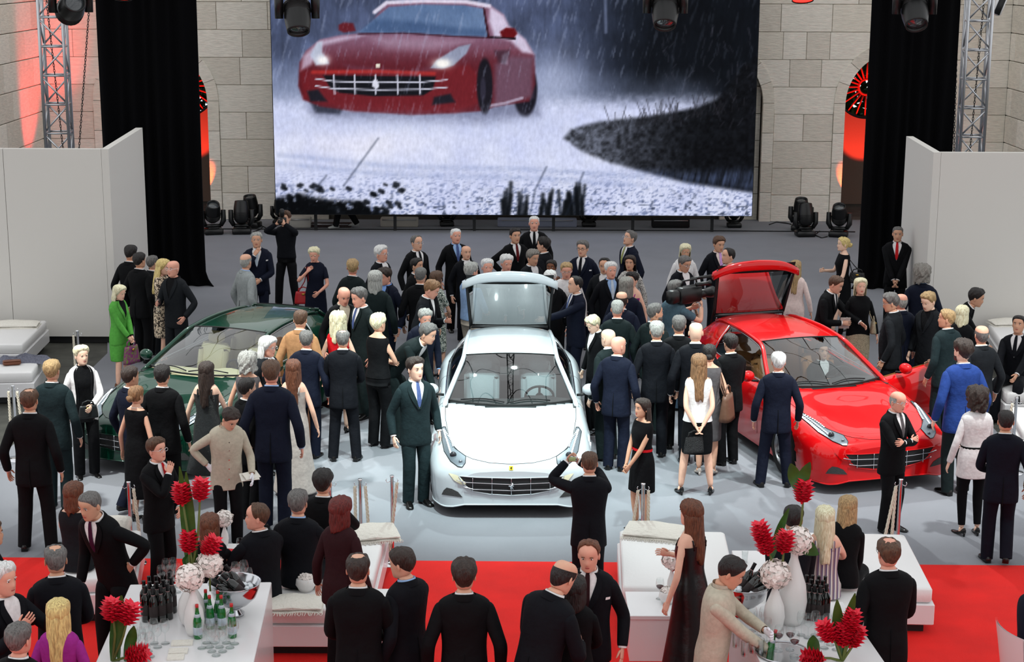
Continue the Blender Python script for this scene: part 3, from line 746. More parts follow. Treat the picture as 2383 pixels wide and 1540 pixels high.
    # doors with mirrors
    for sg in (1, -1):
        ang = doors[0 if sg < 0 else 1]
        d = inst('door%d' % sg, 'door', lambda: panel('door', False, sg), paint, c)
        hx, hy = sg*.94, 1.74-2.45
        if ang:
            d.matrix_local = Matrix.Translation((hx, hy, 0)) @ Matrix.Rotation(-sg*R_(ang), 4, 'Z') @ Matrix.Translation((-hx, -hy, 0))
            def card():
                b = MB(); ys = np.linspace(1.78, 3.0, 8)-2.45
                b.grid(np.array([[(sg*x_, y_, z_) for x_, z_ in ((.80, .93), (.79, .80), (.83, .70), (.78, .62), (.86, .45), (.89, .26))] for y_ in ys])); return b
            inst('card%d' % sg, 'door_card', card, ml, d)
            inst('cardtop%d' % sg, 'armrest', lambda: (lambda b: (b.box((sg*.77, 2.3-2.45, .64), (.09, .6, .06), bev=.02), b)[1])(MB()), ml, d)
        def mir():
            b = MB(); b.ell((sg*1.00, 2.00-2.45, 1.03), (.095, .065, .075), 14, 8); return b
        mo = inst('mir%d' % sg, 'wing_mirror', mir, paint, d)
        inst('marm%d' % sg, 'mirror_arm', lambda: (lambda b: (b.tube([(sg*.84, 2.02-2.45, .95), (sg*.91, 2.01-2.45, .96), (sg*.97, 2.0-2.45, .98)], .018, 6), b)[1])(MB()), M_black, mo)
        inst('mgl%d' % sg, 'mirror_glass', lambda: (lambda b: (b.ell((sg*1.00, 2.035-2.45, 1.03), (.08, .035, .06), 12, 6), b)[1])(MB()), M_chrome, mo)
    for sg in (1, -1):
        for which in (0, 1):
            i_ = (np.searchsorted(SS, 1.74), np.searchsorted(SS, 3.02))[which]
            inst('dg%d%d' % (sg, which), 'door_gap', lambda: (lambda b: (b.tube((SEC[i_, int(.42*(KS-1)):int(.95*(KS-1))])*np.array([sg, 1, 1]), .003, 4), b)[1])(MB()), M_gap, c)
    # lamps: outlines read off the white car, laid on the panels
    HL = [(1025, 1004), (1031, 994), (1037, 994), (1043, 1013), (1059, 1044), (1084, 1062), (1083, 1078), (1076, 1087), (1066, 1086), (1049, 1074), (1034, 1050)]
    for sg in (-1, 1):
        def one(fn):
            b = MB(); fn(b)
            if sg > 0:
                for a_ in b.v: a_ *= np.array([-1, 1, 1])
                b.f = [f[::-1] for f in b.f]
            return b
        h = inst('hl%d' % sg, 'headlamp', lambda: one(lambda b: patch(b, HL, .006, mirror=False)), M_lampin, c)
        def leds(b):
            for t in np.linspace(0, 1, 17):
                p = (1030+17*t, 1003+56*t); q = onbody(p[0]+3, p[1], .012)
                if q is not None: b.ell(q, (.016, .016, .010), 6, 4)
                q = onbody(p[0]+10*math.sin(t*2.6)+3, p[1]-2, .012)
                if q is not None and t < .75: b.ell(q, (.014, .014, .009), 6, 4)
        inst('led%d' % sg, 'led_strip', lambda: one(leds), M_led, h)
        def proj(b):
            q = onbody(1055, 1060, .012); b.ell(q, (.040, .030, .040), 14, 8)
        def turn(b): b.ell(onbody(1072, 1075, .010), (.022, .016, .02), 10, 6)
        inst('turn%d' % sg, 'turn_lamp', lambda: one(turn), M_lampin, h)
        inst('proj%d' % sg, 'projector_lens', lambda: one(proj), mat('projector_glass', (30, 34, 40), .06, coat=.5), h)
        inst('hlrim%d' % sg, 'lamp_seal', lambda: one(lambda b: b.tube(online(HL+[HL[0]], .008, 4), .004, 4)), M_gap, h)
        inst('int%d' % sg, 'brake_intake', lambda: one(lambda b: patch(b, [(1028, 1150), (1033, 1140), (1040, 1134), (1052, 1137), (1066, 1144), (1077, 1157), (1055, 1154)], .005, 2.0, mirror=False)), M_intake, c)
        inst('fin%d' % sg, 'grille_blade', lambda: one(lambda b: patch(b, [(1044, 1100), (1060, 1104), (1070, 1108), (1085, 1126), (1072, 1127), (1056, 1116)], .008, 2.5, mirror=False)), mat('pale_blade', (214, 208, 178), .4) if paint is PW else paint, c)
    # grille
    GR = [(1068, 1107), (1110, 1110), (1190, 1112), (1270, 1110), (1312, 1107), (1300, 1126), (1280, 1141), (1240, 1149), (1190, 1152), (1140, 1149), (1099, 1142), (1079, 1126)]
    gr = inst('grille', 'grille', lambda: (lambda b: (patch(b, GR, .006, 4, mirror=False), b)[1])(MB()), M_black, c)
    inst('grillerim', 'grille_surround', lambda: (lambda b: (b.tube(online(GR+[GR[0]], .010, 4), .007, 5), b)[1])(MB()), paint, gr)
    for i, L in enumerate(([(1064, 1116), (1084, 1121), (1190, 1126), (1296, 1121), (1316, 1116)], [(1078, 1131), (1103, 1137), (1190, 1140), (1277, 1137), (1302, 1131)])):
        inst('bar%d' % i, 'grille_bar', lambda: (lambda b: (b.tube(online(L, .022, 6), .006, 5), b)[1])(MB()), M_chrome, gr)
    for i, x in enumerate((1100, 1145, 1190, 1235, 1280)):
        inst('vbar%d' % i, 'grille_bar', lambda: (lambda b: (b.tube(online([(x, 1111), (x, 1150 if 1110 < x < 1270 else 1143)], .018, 8), .005, 5), b)[1])(MB()), M_chrome, gr)
    def horse():
        b = MB(); p = onbody(1190, 1130, .030); b.prism(HORSE*np.array([.036, .046]), -.008, .008, c=p); return b
    o = inst('horse', 'emblem', horse, M_chrome, gr); o['label'] = 'chrome rearing horse emblem'
    bdg = inst('badge', 'bonnet_badge', lambda: (lambda b: (patch(b, [(1185, 1084), (1194, 1084), (1194, 1094), (1185, 1094)], .006, 2, mirror=False), b)[1])(MB()), M_badge, c); bdg['label'] = 'small yellow nose badge with dark horse'
    def bh():
        b = MB(); p = onbody(1189.5, 1089, .010); b.prism(HORSE*np.array([.013, .017]), -.002, .002, c=p, M=rx(-.9)); return b
    inst('bhorse', 'badge_horse', bh, M_black, bdg)
    # wipers
    for i, (u0, u1) in enumerate(((-.78, -.10), (-.05, .62))):
        inst('wip%d' % i, 'wiper', lambda: (lambda b: (b.tube([WSf(u_, .03+.05*math.sin(3*(u_-u0)/(u1-u0)))+np.array([0, -.02, .012]) for u_ in np.linspace(u0, u1, 8)], .009, 5), b)[1])(MB()), M_black, c)
    # wheels
    for i, (y0, z0) in enumerate(WC):
        for sg in (1, -1):
            w = link('wheel', shared('tyre', lambda: (lambda b: (b.lathe([(.235, -.12), (.30, -.135), (.335, -.12), (.345, -.06), (.345, .06), (.335, .12), (.30, .135), (.235, .12)], 32, axis=(1, 0, 0)), b.mesh('tyre', M_rubber))[1])(MB())), c)
            w.location = (sg*.83, y0, z0+.002); w.rotation_euler = (0, 0, 0 if sg > 0 else math.pi)
            def rim():
                b = MB(); b.lathe([(.24, .125), (.225, .11), (.215, .02), (.24, -.12)], 32, axis=(1, 0, 0)); b.lathe([(.0, .09), (.05, .085), (.06, .05)], 16, axis=(1, 0, 0))
                for j in range(5):
                    a = 2*math.pi*j/5
                    for e in (-.13, .13):
                        b.tube([(.075, .05*math.cos(a), .05*math.sin(a)), (.095, .225*math.cos(a+e), .225*math.sin(a+e))], [.022, .016], 5)
                return b
            r_ = link('rim', shared('rim', lambda: rim().mesh('rim', M_rim)), w)
            link('brake_disc', shared('disc', lambda: (lambda b: (b.lathe([(0, .0), (.19, .0), (.19, .02), (0, .02)], 24, axis=(1, 0, 0)), b.mesh('disc', M_lampin))[1])(MB())), w)
    def wells():
        b = MB()
        for y0, z0 in WC:
            for sg in (1, -1):
                A = np.linspace(-.45, math.pi+.45, 22)
                G = np.array([[(sg*x_, y0+(RA-.002)*math.cos(a), z0+(RA-.002)*math.sin(a)) for a in A] for x_ in (.925, .62)]); b.grid(G)
                b.add([(sg*.62, y0, z0)]+[(sg*.62, y0+RA*math.cos(a), z0+RA*math.sin(a)) for a in A], [[0, k_+1, k_+2] for k_ in range(21)])
        b.box((0, 0, .165), (1.70, 2.2, .03)); b.box((0, -1.95, .16), (1.5, .5, .03)); return b
    inst('wells', 'underbody', wells, M_gap, c, smooth=False)
    # cabin
    md = mat('dash_%d_%d_%d' % (dash or (26, 26, 28)), dash or (26, 26, 28), .6)
    def tub():
        b = MB(); b.box((0, .4, .34), (1.56, 3.0, .04)); b.box((.79, .55, .62), (.03, 2.9, .60)); b.box((-.79, .55, .62), (.03, 2.9, .60)); b.box((0, 1.98, .60), (1.4, .04, .55)); b.box((0, 1.55, .72), (1.3, .9, .04)); return b
    inst('tub', 'cabin_floor', tub, md, c, smooth=False)
    def dashf():
        b = MB(); G = []
        for x_ in np.linspace(-.77, .77, 17):
            hmp = .045*math.exp(-((x_-.37)/.2)**2); e = .34*(x_/.8)**2
            G.append([(x_, 1.44+e*.9-2.45, .925-.02*(x_/.8)**2), (x_, 1.66+e*.5-2.45, .945+hmp*.4-.01), (x_, 1.86+e*.1-2.45, .945+hmp), (x_, 1.96-2.45, .90+hmp*.6), (x_, 1.98-2.45, .72), (x_, 1.90-2.45, .55)])
        b.grid(np.array(G)); return b
    inst('dash', 'dashboard', dashf, ml if dash is None and leather[0] > 190 else md, c)
    def wheelf():
        b = MB(); ctr = np.array([.37, 2.12-2.45, .90]); A = np.linspace(0, 2*np.pi, 25); Mx = rx(R_(-62))
        b.tube([ctr+Mx@np.array([.18*math.cos(a), .18*math.sin(a), 0]) for a in A], .016, 6, cap=False)
        for a in (R_(180), R_(0), R_(270)): b.tube([ctr, ctr+Mx@np.array([.175*math.cos(a), .175*math.sin(a), 0])], .017, 5)
        b.ell(ctr, (.055, .03, .055), 10, 5); return b
    inst('steer', 'steering_wheel', wheelf, M_black, c)
    for i, (x_, s_, k) in enumerate(((.37, 2.45, 1), (-.37, 2.45, 1), (.34, 3.28, .9), (-.34, 3.28, .9))):
        def seatf():
            b = MB(); R0 = rx(R_(-16)); 
            b.box((0, 0, .12), (.46*k, .48, .16), bev=.06)
            b.box((0, .27, .42), (.46*k, .13, .62*k), rot=R0, bev=.06); b.box((.19*k, .23, .40), (.08, .15, .5*k), rot=R0, bev=.035); b.box((-.19*k, .23, .40), (.08, .15, .5*k), rot=R0, bev=.035)
            b.box((0, .37, .79*k), (.26*k, .10, .17), rot=R0, bev=.045); return b
        so = inst('seat%.1f' % k, 'seat', seatf, ml, c); so.location = (x_, s_-2.45, .36)
    # tailgate
    L = .80
    if hatch_open: org, ax_ = np.array([0, 4.20-2.45, 1.345]), rx(R_(18))
    else: org, ax_ = np.array([0, 4.19-2.45, 1.340]), rx(R_(-122))
    H_ = lambda p: org+ax_@np.array(p, float)      # panel drawn upright: x across, z away from the hinge
    bend = lambda t: -.10*math.sin(t*1.5)
    def hfr():
        b = MB(); G = []
        for t in np.linspace(0, 1, 9):
            hw = .54+.06*t; G.append([H_((hw*x_, .02*x_*x_+.015, t*L)) for x_ in (-1, -.88, -.4, 0, .4, .88, 1)])
        G = np.array(G); b.grid(G[:, :2]); b.grid(G[:, -2:]); b.grid(G[-3:, 1:-1]); b.grid(G[:1].repeat(2, 0)[:, 1:-1]+np.array([0, 0, 1])[None, None]*np.array([0, .05])[:, None, None]); return b
    hk = 'o' if hatch_open else 'c'
    hf = inst('hf'+hk, 'tailgate', hfr, M_black, c)
    def hgl():
        b = MB(); b.grid(np.array([[H_(((.52+.05*t)*x_, .02*x_*x_-.012, .04+t*(L-.16))) for x_ in np.linspace(-1, 1, 9)] for t in np.linspace(0, 1, 7)])); return b
    inst('hg'+hk, 'rear_window', hgl, M_glass2, hf)
    def spo():
        b = MB(); G = []
        for x_ in np.linspace(-1, 1, 19):
            hw = .655; z_ = L-.02-.14*abs(x_)**3.2; th = .15-.04*abs(x_)
            cs = [(-.04, 0), (-.06, .03), (-.03, th), (.03, th*.9), (.05, .04), (.02, 0)]
            G.append([H_((hw*x_, y_+.03*x_*x_, z_+q-.05)) for y_, q in cs])
        b.grid(np.array(G), closed_v=True, cap0=True, cap1=True); return b
    inst('sp'+hk, 'rear_spoiler', spo, paint, hf)
    def hsd():
        b = MB()
        for sg in (1, -1): b.tube([H_((sg*(.545+.06*t), .02, t*L)) for t in np.linspace(0, .92, 7)], .018, 6)
        b.tube([H_((x_, .0, 0)) for x_ in np.linspace(-.53, .53, 7)], .022, 6); return b
    inst('hs'+hk, 'tailgate_rim', hsd, paint if not hatch_open else M_black, hf)
    if hatch_open:
        for sg in (1, -1):
            inst('strut%d' % sg, 'gas_strut', lambda: (lambda b: (b.tube([(sg*.56, 4.35-2.45, 1.02), H_((sg*.55, .03, .42))], .010, 6), b)[1])(MB()), M_black, hf)
    for sg in (1, -1):
        inst('tail%d' % sg, 'tail_lamp', lambda: (lambda b: (b.lathe([(0, .02), (.06, .02), (.075, 0)], 16, c=(sg*.60, 4.90-2.45, .78), axis=(0, 1, 0)), b)[1])(MB()), M_tail, c)
    return c
def paint(name, rgb, metal, rough=.22):
    m_ = mat(name, rgb, rough, metal=metal, coat=.8, spec=.15); return m_
PW = paint('white_pearl_paint', (184, 191, 196), 0.0, .30); PR = paint('red_paint', (200, 6, 12), 0.0, .30); PG = paint('dark_green_metallic_paint', (5, 46, 33), .10, .25)
CAR_W = car('sports_coupe', 'white coupe with raised tailgate, facing straight ahead', tuple(CARW[0]), CARW[1], PW, (176, 182, 186))
CAR_R = car('sports_coupe', 'red coupe with open doors and raised tailgate', (3.91, 21.75, 0), R_(16.4), PR, (168, 112, 62), doors=(0, 62))
CAR_G = car('sports_coupe', 'dark green coupe with cream leather seats', (-3.91, 22.2, 0), R_(-20.1), PG, (222, 206, 166), hatch_open=False)
# ================================================================ people
NB = 20
HANG = np.radians([0, 10, 24, 40, 58, 78, 98, 120, 142, 160, 180])
HANG = np.concatenate([HANG, -HANG[1:-1][::-1]])          # 20 columns, dense at the face
BANG = np.linspace(0, 2*np.pi, NB, endpoint=False)
HZ = np.array([-.116, -.108, -.092, -.074, -.056, -.040, -.026, -.008, .012, .034, .058, .080, .098, .110, .116])
HW = np.array([.020, .040, .053, .060, .064, .067, .070, .073, .075, .0765, .0765, .072, .058, .035, .004])
HF = np.array([.074, .086, .0905, .091, .0915, .092, .092, .090, .086, .093, .0905, .080, .060, .034, .004])
HB = np.array([.010, .020, .040, .062, .075, .084, .090, .096, .100, .101, .098, .088, .070, .042, .004])
def headpt(z, phi, grow=0.0):
    """point of the head surface: local x right, y forward, z up"""
    w = np.interp(z, HZ, HW); f = np.interp(z, HZ, HF); b = np.interp(z, HZ, HB)
    s, c = np.sin(phi), np.cos(phi); p = 2/2.25
    x = (w+grow)*np.sign(s)*np.abs(s)**p
    y = np.where(c >= 0, f+grow, b+grow)*np.sign(c)*np.abs(c)**p
    return np.stack([x, y, np.broadcast_to(z, np.shape(x))+grow*np.clip((np.asarray(z)-.05)/.066, 0, 1)], -1)
def frame_from(yaw=0.0, pitch=0.0, roll=0.0):
    """columns right, forward, up; yaw turns the face to image right, pitch > 0 looks down"""
    M = np.array([[1, 0, 0], [0, -1, 0], [0, 0, 1.0]]).T       # x=right, y=forward(-Y), z=up
    return rz(yaw)@rx(pitch)@ry(roll)@M
def ringpts(o, M, a, bf, bb, p=2.3, ang=BANG):
    s, c = np.sin(ang), np.cos(ang); q = 2/p
    x = a*np.sign(s)*np.abs(s)**q; y = np.where(c >= 0, bf, bb)*np.sign(c)*np.abs(c)**q
    return o+x[:, None]*M[:, 0]+y[:, None]*M[:, 1]
SKIN = {'f': (230, 182, 158), 'm': (218, 168, 142), 't': (206, 156, 128), 'r': (224, 162, 140), 'd': (120, 76, 54), 'p': (236, 196, 172)}
HAIRC = {'black': (22, 18, 17), 'dark': (40, 29, 24), 'brown': (74, 51, 36), 'lbrown': (118, 86, 58), 'blond': (206, 172, 112), 'lblond': (232, 214, 164),
         'white': (214, 214, 208), 'grey': (142, 142, 138), 'dgrey': (88, 86, 84), 'pepper': (112, 108, 102), 'auburn': (88, 50, 32), 'red': (84, 22, 18), 'sand': (150, 124, 86)}
def m_skin(k): return mat('skin_'+k, SKIN[k], .5, var=.05, vscale=18, spec=.35)
def m_hair(k):
    c = HAIRC[k]; return mat('hair_'+k, c, .5, bump=.8, bscale=16, var=.30, vscale=16, stretch=(6, 6, 1), rgb2=tuple(min(255, x*1.18+5) for x in c))
CLOTH = {'black': (9, 10, 13), 'ink': (13, 15, 21), 'navy': (17, 22, 38), 'char': (24, 27, 31), 'teal': (26, 40, 43), 'green': (21, 31, 32), 'grey': (146, 152, 152), 'tan': (170, 126, 88),
         'beige': (186, 178, 160), 'white': (228, 226, 226), 'lblue': (150, 182, 224), 'shirtblue': (120, 156, 216), 'blue': (36, 62, 126), 'khaki': (190, 180, 166), 'lime': (84, 158, 66), 'slate': (58, 76, 92),
         'greige': (176, 166, 160), 'red': (200, 24, 34), 'magenta': (152, 44, 138), 'plum': (62, 18, 46), 'redtie': (186, 30, 36), 'bluetie': (72, 88, 134), 'lilac': (196, 150, 206), 'oxblood': (88, 22, 26),
         'silver': (190, 204, 218), 'olive': (146, 150, 92), 'pink': (226, 206, 200), 'wine': (46, 20, 24), 'dgrey': (86, 82, 84), 'purple': (150, 30, 130), 'gold': (196, 156, 64), 'uniform': (12, 15, 27), 'gblue': (70, 92, 104), 'lgrey': (150, 152, 150), 'brown': (92, 62, 46)}
def m_cloth(k):
    if k == 'snake':
        return pattern_mat('snake_print', (214, 194, 168), (46, 34, 28), 13, .50)
    if k == 'leopard':
        return pattern_mat('leopard_print', (206, 190, 160), (44, 34, 26), 42, .42)
    if k == 'leafprint':
        return pattern_mat('leaf_print', (196, 200, 190), (40, 62, 56), 16, .5)
    if k == 'blotch':
        return pattern_mat('black_white_print', (222, 220, 214), (22, 22, 24), 22, .42)
    if k == 'stripes':
        return stripe_mat('striped_cloth')
    if k == 'sequin':
        return mat('cloth_sequin', (24, 30, 32), .25, bump=1.0, bscale=160, var=.5, vscale=90)
    if k == 'silk': return mat('cloth_silk', (12, 12, 14), .32, bump=.3, bscale=9)
    return mat('cloth_'+k, CLOTH[k], .78, bump=1.0, bscale=6.0, var=.10, vscale=30, spec=.16)
def pattern_mat(name, c1, c2, sc, thr):
    if name in MATS: return MATS[name]
    m = mat(name, c1, .75); nt = m.node_tree; b = nt.nodes['Principled BSDF']
    tc = nt.nodes.new('ShaderNodeTexCoord'); v = nt.nodes.new('ShaderNodeTexVoronoi'); v.feature = 'DISTANCE_TO_EDGE'; v.inputs['Scale'].default_value = sc
    n = nt.nodes.new('ShaderNodeTexNoise'); n.inputs['Scale'].default_value = sc*.8; nt.links.new(tc.outputs['Object'], n.inputs['Vector'])
    mx = nt.nodes.new('ShaderNodeMixRGB'); mx.inputs[0].default_value = .25; nt.links.new(tc.outputs['Object'], mx.inputs[1]); nt.links.new(n.outputs['Color'], mx.inputs[2])
    nt.links.new(mx.outputs[0], v.inputs['Vector'])
    r = nt.nodes.new('ShaderNodeValToRGB'); e = r.color_ramp.elements; e[0].position = .07*thr*2; e[0].color = srgb(*c2); e[1].position = .10*thr*2; e[1].color = srgb(*c1)
    nt.links.new(v.outputs['Distance'], r.inputs[0]); nt.links.new(r.outputs[0], b.inputs['Base Color']); return m
def stripe_mat(name):
    if name in MATS: return MATS[name]
    m = mat(name, (200, 200, 200), .7); nt = m.node_tree; b = nt.nodes['Principled BSDF']
    tc = nt.nodes.new('ShaderNodeTexCoord'); s = nt.nodes.new('ShaderNodeSeparateXYZ'); nt.links.new(tc.outputs['Object'], s.inputs[0])
    w = nt.nodes.new('ShaderNodeMath'); w.operation = 'MULTIPLY'; w.inputs[1].default_value = 26; nt.links.new(s.outputs['X'], w.inputs[0])
    f = nt.nodes.new('ShaderNodeMath'); f.operation = 'FRACT'; nt.links.new(w.outputs[0], f.inputs[0])
    r = nt.nodes.new('ShaderNodeValToRGB'); r.color_ramp.interpolation = 'CONSTANT'; e = r.color_ramp.elements
    e[0].color = srgb(214, 206, 200); e[1].position = .3; e[1].color = srgb(60, 58, 104)
    for p, c in ((.5, (150, 120, 140)), (.7, (40, 36, 48)), (.8, (196, 180, 176))):
        q = e.new(p); q.color = srgb(*c)
    nt.links.new(f.outputs[0], r.inputs[0]); nt.links.new(r.outputs[0], b.inputs['Base Color']); return m
M_eye = mat('eye_dark', (38, 28, 24), .2); M_eyew = mat('eye_white', (226, 220, 214), .3); M_lip = mat('lips', (168, 84, 78), .45); M_lipr = mat('lips_red', (176, 30, 40), .35)
M_glove = mat('white_glove', (232, 232, 238), .8, bump=.3, bscale=30)
M_shoe = mat('black_shoe_leather', (14, 13, 13), .22)

def ik(S, T, l1, l2, pole):
    d = T-S; L = np.linalg.norm(d); L2 = min(L, (l1+l2)*.995); u = d/(L+1e-9); T = S+u*L2
    a = (l1*l1-l2*l2+L2*L2)/(2*L2); h = math.sqrt(max(0, l1*l1-a*a))
    p = pole-u*np.dot(pole, u); p = nrm(p)
    return S+u*a+p*h, T
def limb_rings(pts, rad, n, x0, flat=None):
    pts = np.asarray(pts); k = len(pts); t = np.zeros_like(pts)
    t[1:-1] = pts[2:]-pts[:-2]; t[0] = pts[1]-pts[0]; t[-1] = pts[-1]-pts[-2]
    A = np.linspace(0, 2*np.pi, n, endpoint=False); G = []; x = np.asarray(x0, float)
    for i in range(k):
        ti = nrm(t[i]); x = nrm(x-ti*np.dot(x, ti)); y = np.cross(ti, x)
        ra = rad[i] if np.ndim(rad[i]) else (rad[i], rad[i])
        G.append(pts[i]+ra[0]*np.cos(A)[:, None]*x+ra[1]*np.sin(A)[:, None]*y)
    return np.array(G)
def bend_path(A, B, C, ra, rb, rc, soft=.07, n1=2, n2=2):
    """A-B-C polyline with the joint at B rounded; returns points and radii"""
    u = nrm(A-B); w = nrm(C-B); P = []; Rr = []
    for t in np.linspace(0, 1, n1+1)[:-1]:
        P.append(A+(B+u*soft-A)*t); Rr.append(ra+(rb-ra)*t)
    P += [B+u*soft, B+(u+w)*soft*.16, B+w*soft]; Rr += [rb, rb*1.02, rb]
    for t in np.linspace(0, 1, n2+1)[1:]:
        P.append(B+w*soft+(C-B-w*soft)*t); Rr.append(rb+(rc-rb)*t)
    return P, Rr
class Shell:
    """torso rings plus limbs welded into one surface"""
    def __init__(s): s.b = MB()
    def torso(s, rings, mat=0, capb=False, capt=False, holes=None):
        G = np.array(rings); n = len(G); o = s.b.n; F = []; skip = set()
        for (i0, j0) in (holes or []):
            for i in (i0, i0+1):
                for j in (j0, j0+1): skip.add((i, j % NB))
        for i in range(n-1):
            for j in range(NB):
                if (i, j) in skip: continue
                F.append([i*NB+j, i*NB+(j+1) % NB, (i+1)*NB+(j+1) % NB, (i+1)*NB+j])
        if capb: F.append(list(range(NB-1, -1, -1)))
        if capt: F.append([(n-1)*NB+j for j in range(NB)])
        s.b.add(G.reshape(-1, 3), F, mat); s.G = G.copy(); s.o = o; return o
    def holeloop(s, i0, j0):
        r = lambda i, j: s.o+i*NB+j % NB
        return [r(i0, j0), r(i0, j0+1), r(i0, j0+2), r(i0+1, j0+2), r(i0+2, j0+2), r(i0+2, j0+1), r(i0+2, j0), r(i0+1, j0)]
    def weld(s, loop, rings, mat=0, cap=False):
        """join an existing vertex loop to a stack of rings with as many columns"""
        V = np.concatenate(s.b.v); L = V[loop]; n = len(loop); best = None
        for dr in (1, -1):
            for k in range(n):
                idx = [(k+dr*i) % n for i in range(n)]; d = np.sum((rings[0][idx]-L)**2)
                if best is None or d < best[0]: best = (d, idx, dr)
        idx = best[1]; G = rings[:, idx]; m = len(G); o = s.b.n; F = []
        for j in range(n): F.append([('L', j), ('L', (j+1) % n), o+(j+1) % n, o+j])
        s.b.v.append(G.reshape(-1, 3)); s.b.n += m*n
        def fix(q): return [loop[x[1]] if isinstance(x, tuple) else x for x in q]
        for i in range(m-1):
            for j in range(n): F.append([o+i*n+j, o+i*n+(j+1) % n, o+(i+1)*n+(j+1) % n, o+(i+1)*n+j])
        if cap: F.append([o+(m-1)*n+j for j in range(n)])
        c = V.mean(0)
        for q in F: s.b.f.append(fix(q)); s.b.m.append(mat)
        return o+(m-1)*n
    def legs(s, rl, rr, crotch, mat=0, ring=0, cap=False):
        """split torso ring 0 into two legs through three crotch points"""
        oc = s.b.n; s.b.v.append(np.array(crotch)); s.b.n += 3
        h = NB//2
        left = [s.o+ring*NB+j for j in range(0, h+1)]+[oc+2, oc+1, oc]
        right = [s.o+ring*NB+j % NB for j in range(h, NB+1)]+[oc, oc+1, oc+2]
        s.weld(left, rl, mat, cap); s.weld(right, rr, mat, cap)
NLEG = NB//2+4

def hand(mb, W, d, n, sz, side, curl=.35, mat=0, grow=0.0, spread=.12, thumb_in=.5):
    """palm, four fingers, thumb; d along the hand, n palm normal"""
    d = nrm(d); n = nrm(n-d*np.dot(n, d)); s = np.cross(d, n)*side
    k = sz/1.78; g = grow
    A = np.linspace(0, 2*np.pi, 8, endpoint=False); G = []
    for t, w, th in ((-.012, .027, .021), (.02, .033, .018), (.055, .041, .016), (.085, .042, .014), (.098, .038, .011)):
        G.append(W+d*t*k+((w*k+g)*np.cos(A))[:, None]*s+((th*k+g)*np.sin(A))[:, None]*n)
    mb.grid(np.array(G), closed_v=True, mat=mat, cap1=True)
    for i, (off, L) in enumerate(((.030, .068), (.010, .078), (-.011, .072), (-.030, .056))):
        p = W+(d*.088+s*off)*k; P = [p]; dd = d+s*off*spread*8
        for q in range(3):
            a = curl*(.55+.5*q); dv = nrm(dd)*math.cos(a*(q+1)*.75)+n*math.sin(a*(q+1)*.75)
            p = p+dv*L*k*(.42, .33, .27)[q]; P.append(p)
        mb.tube(P, np.array([.0095, .009, .008, .0062])*k+g, 6, mat)
    p = W+(d*.022+s*.026)*k; a = nrm(d*.75+s*.75+n*thumb_in); P = [p, p+a*.034*k, p+nrm(a+d*.5)*.062*k, p+nrm(a+d*.9+n*.3)*.084*k]
    mb.tube(P, np.array([.014, .0115, .0098, .007])*k+g, 6, mat)

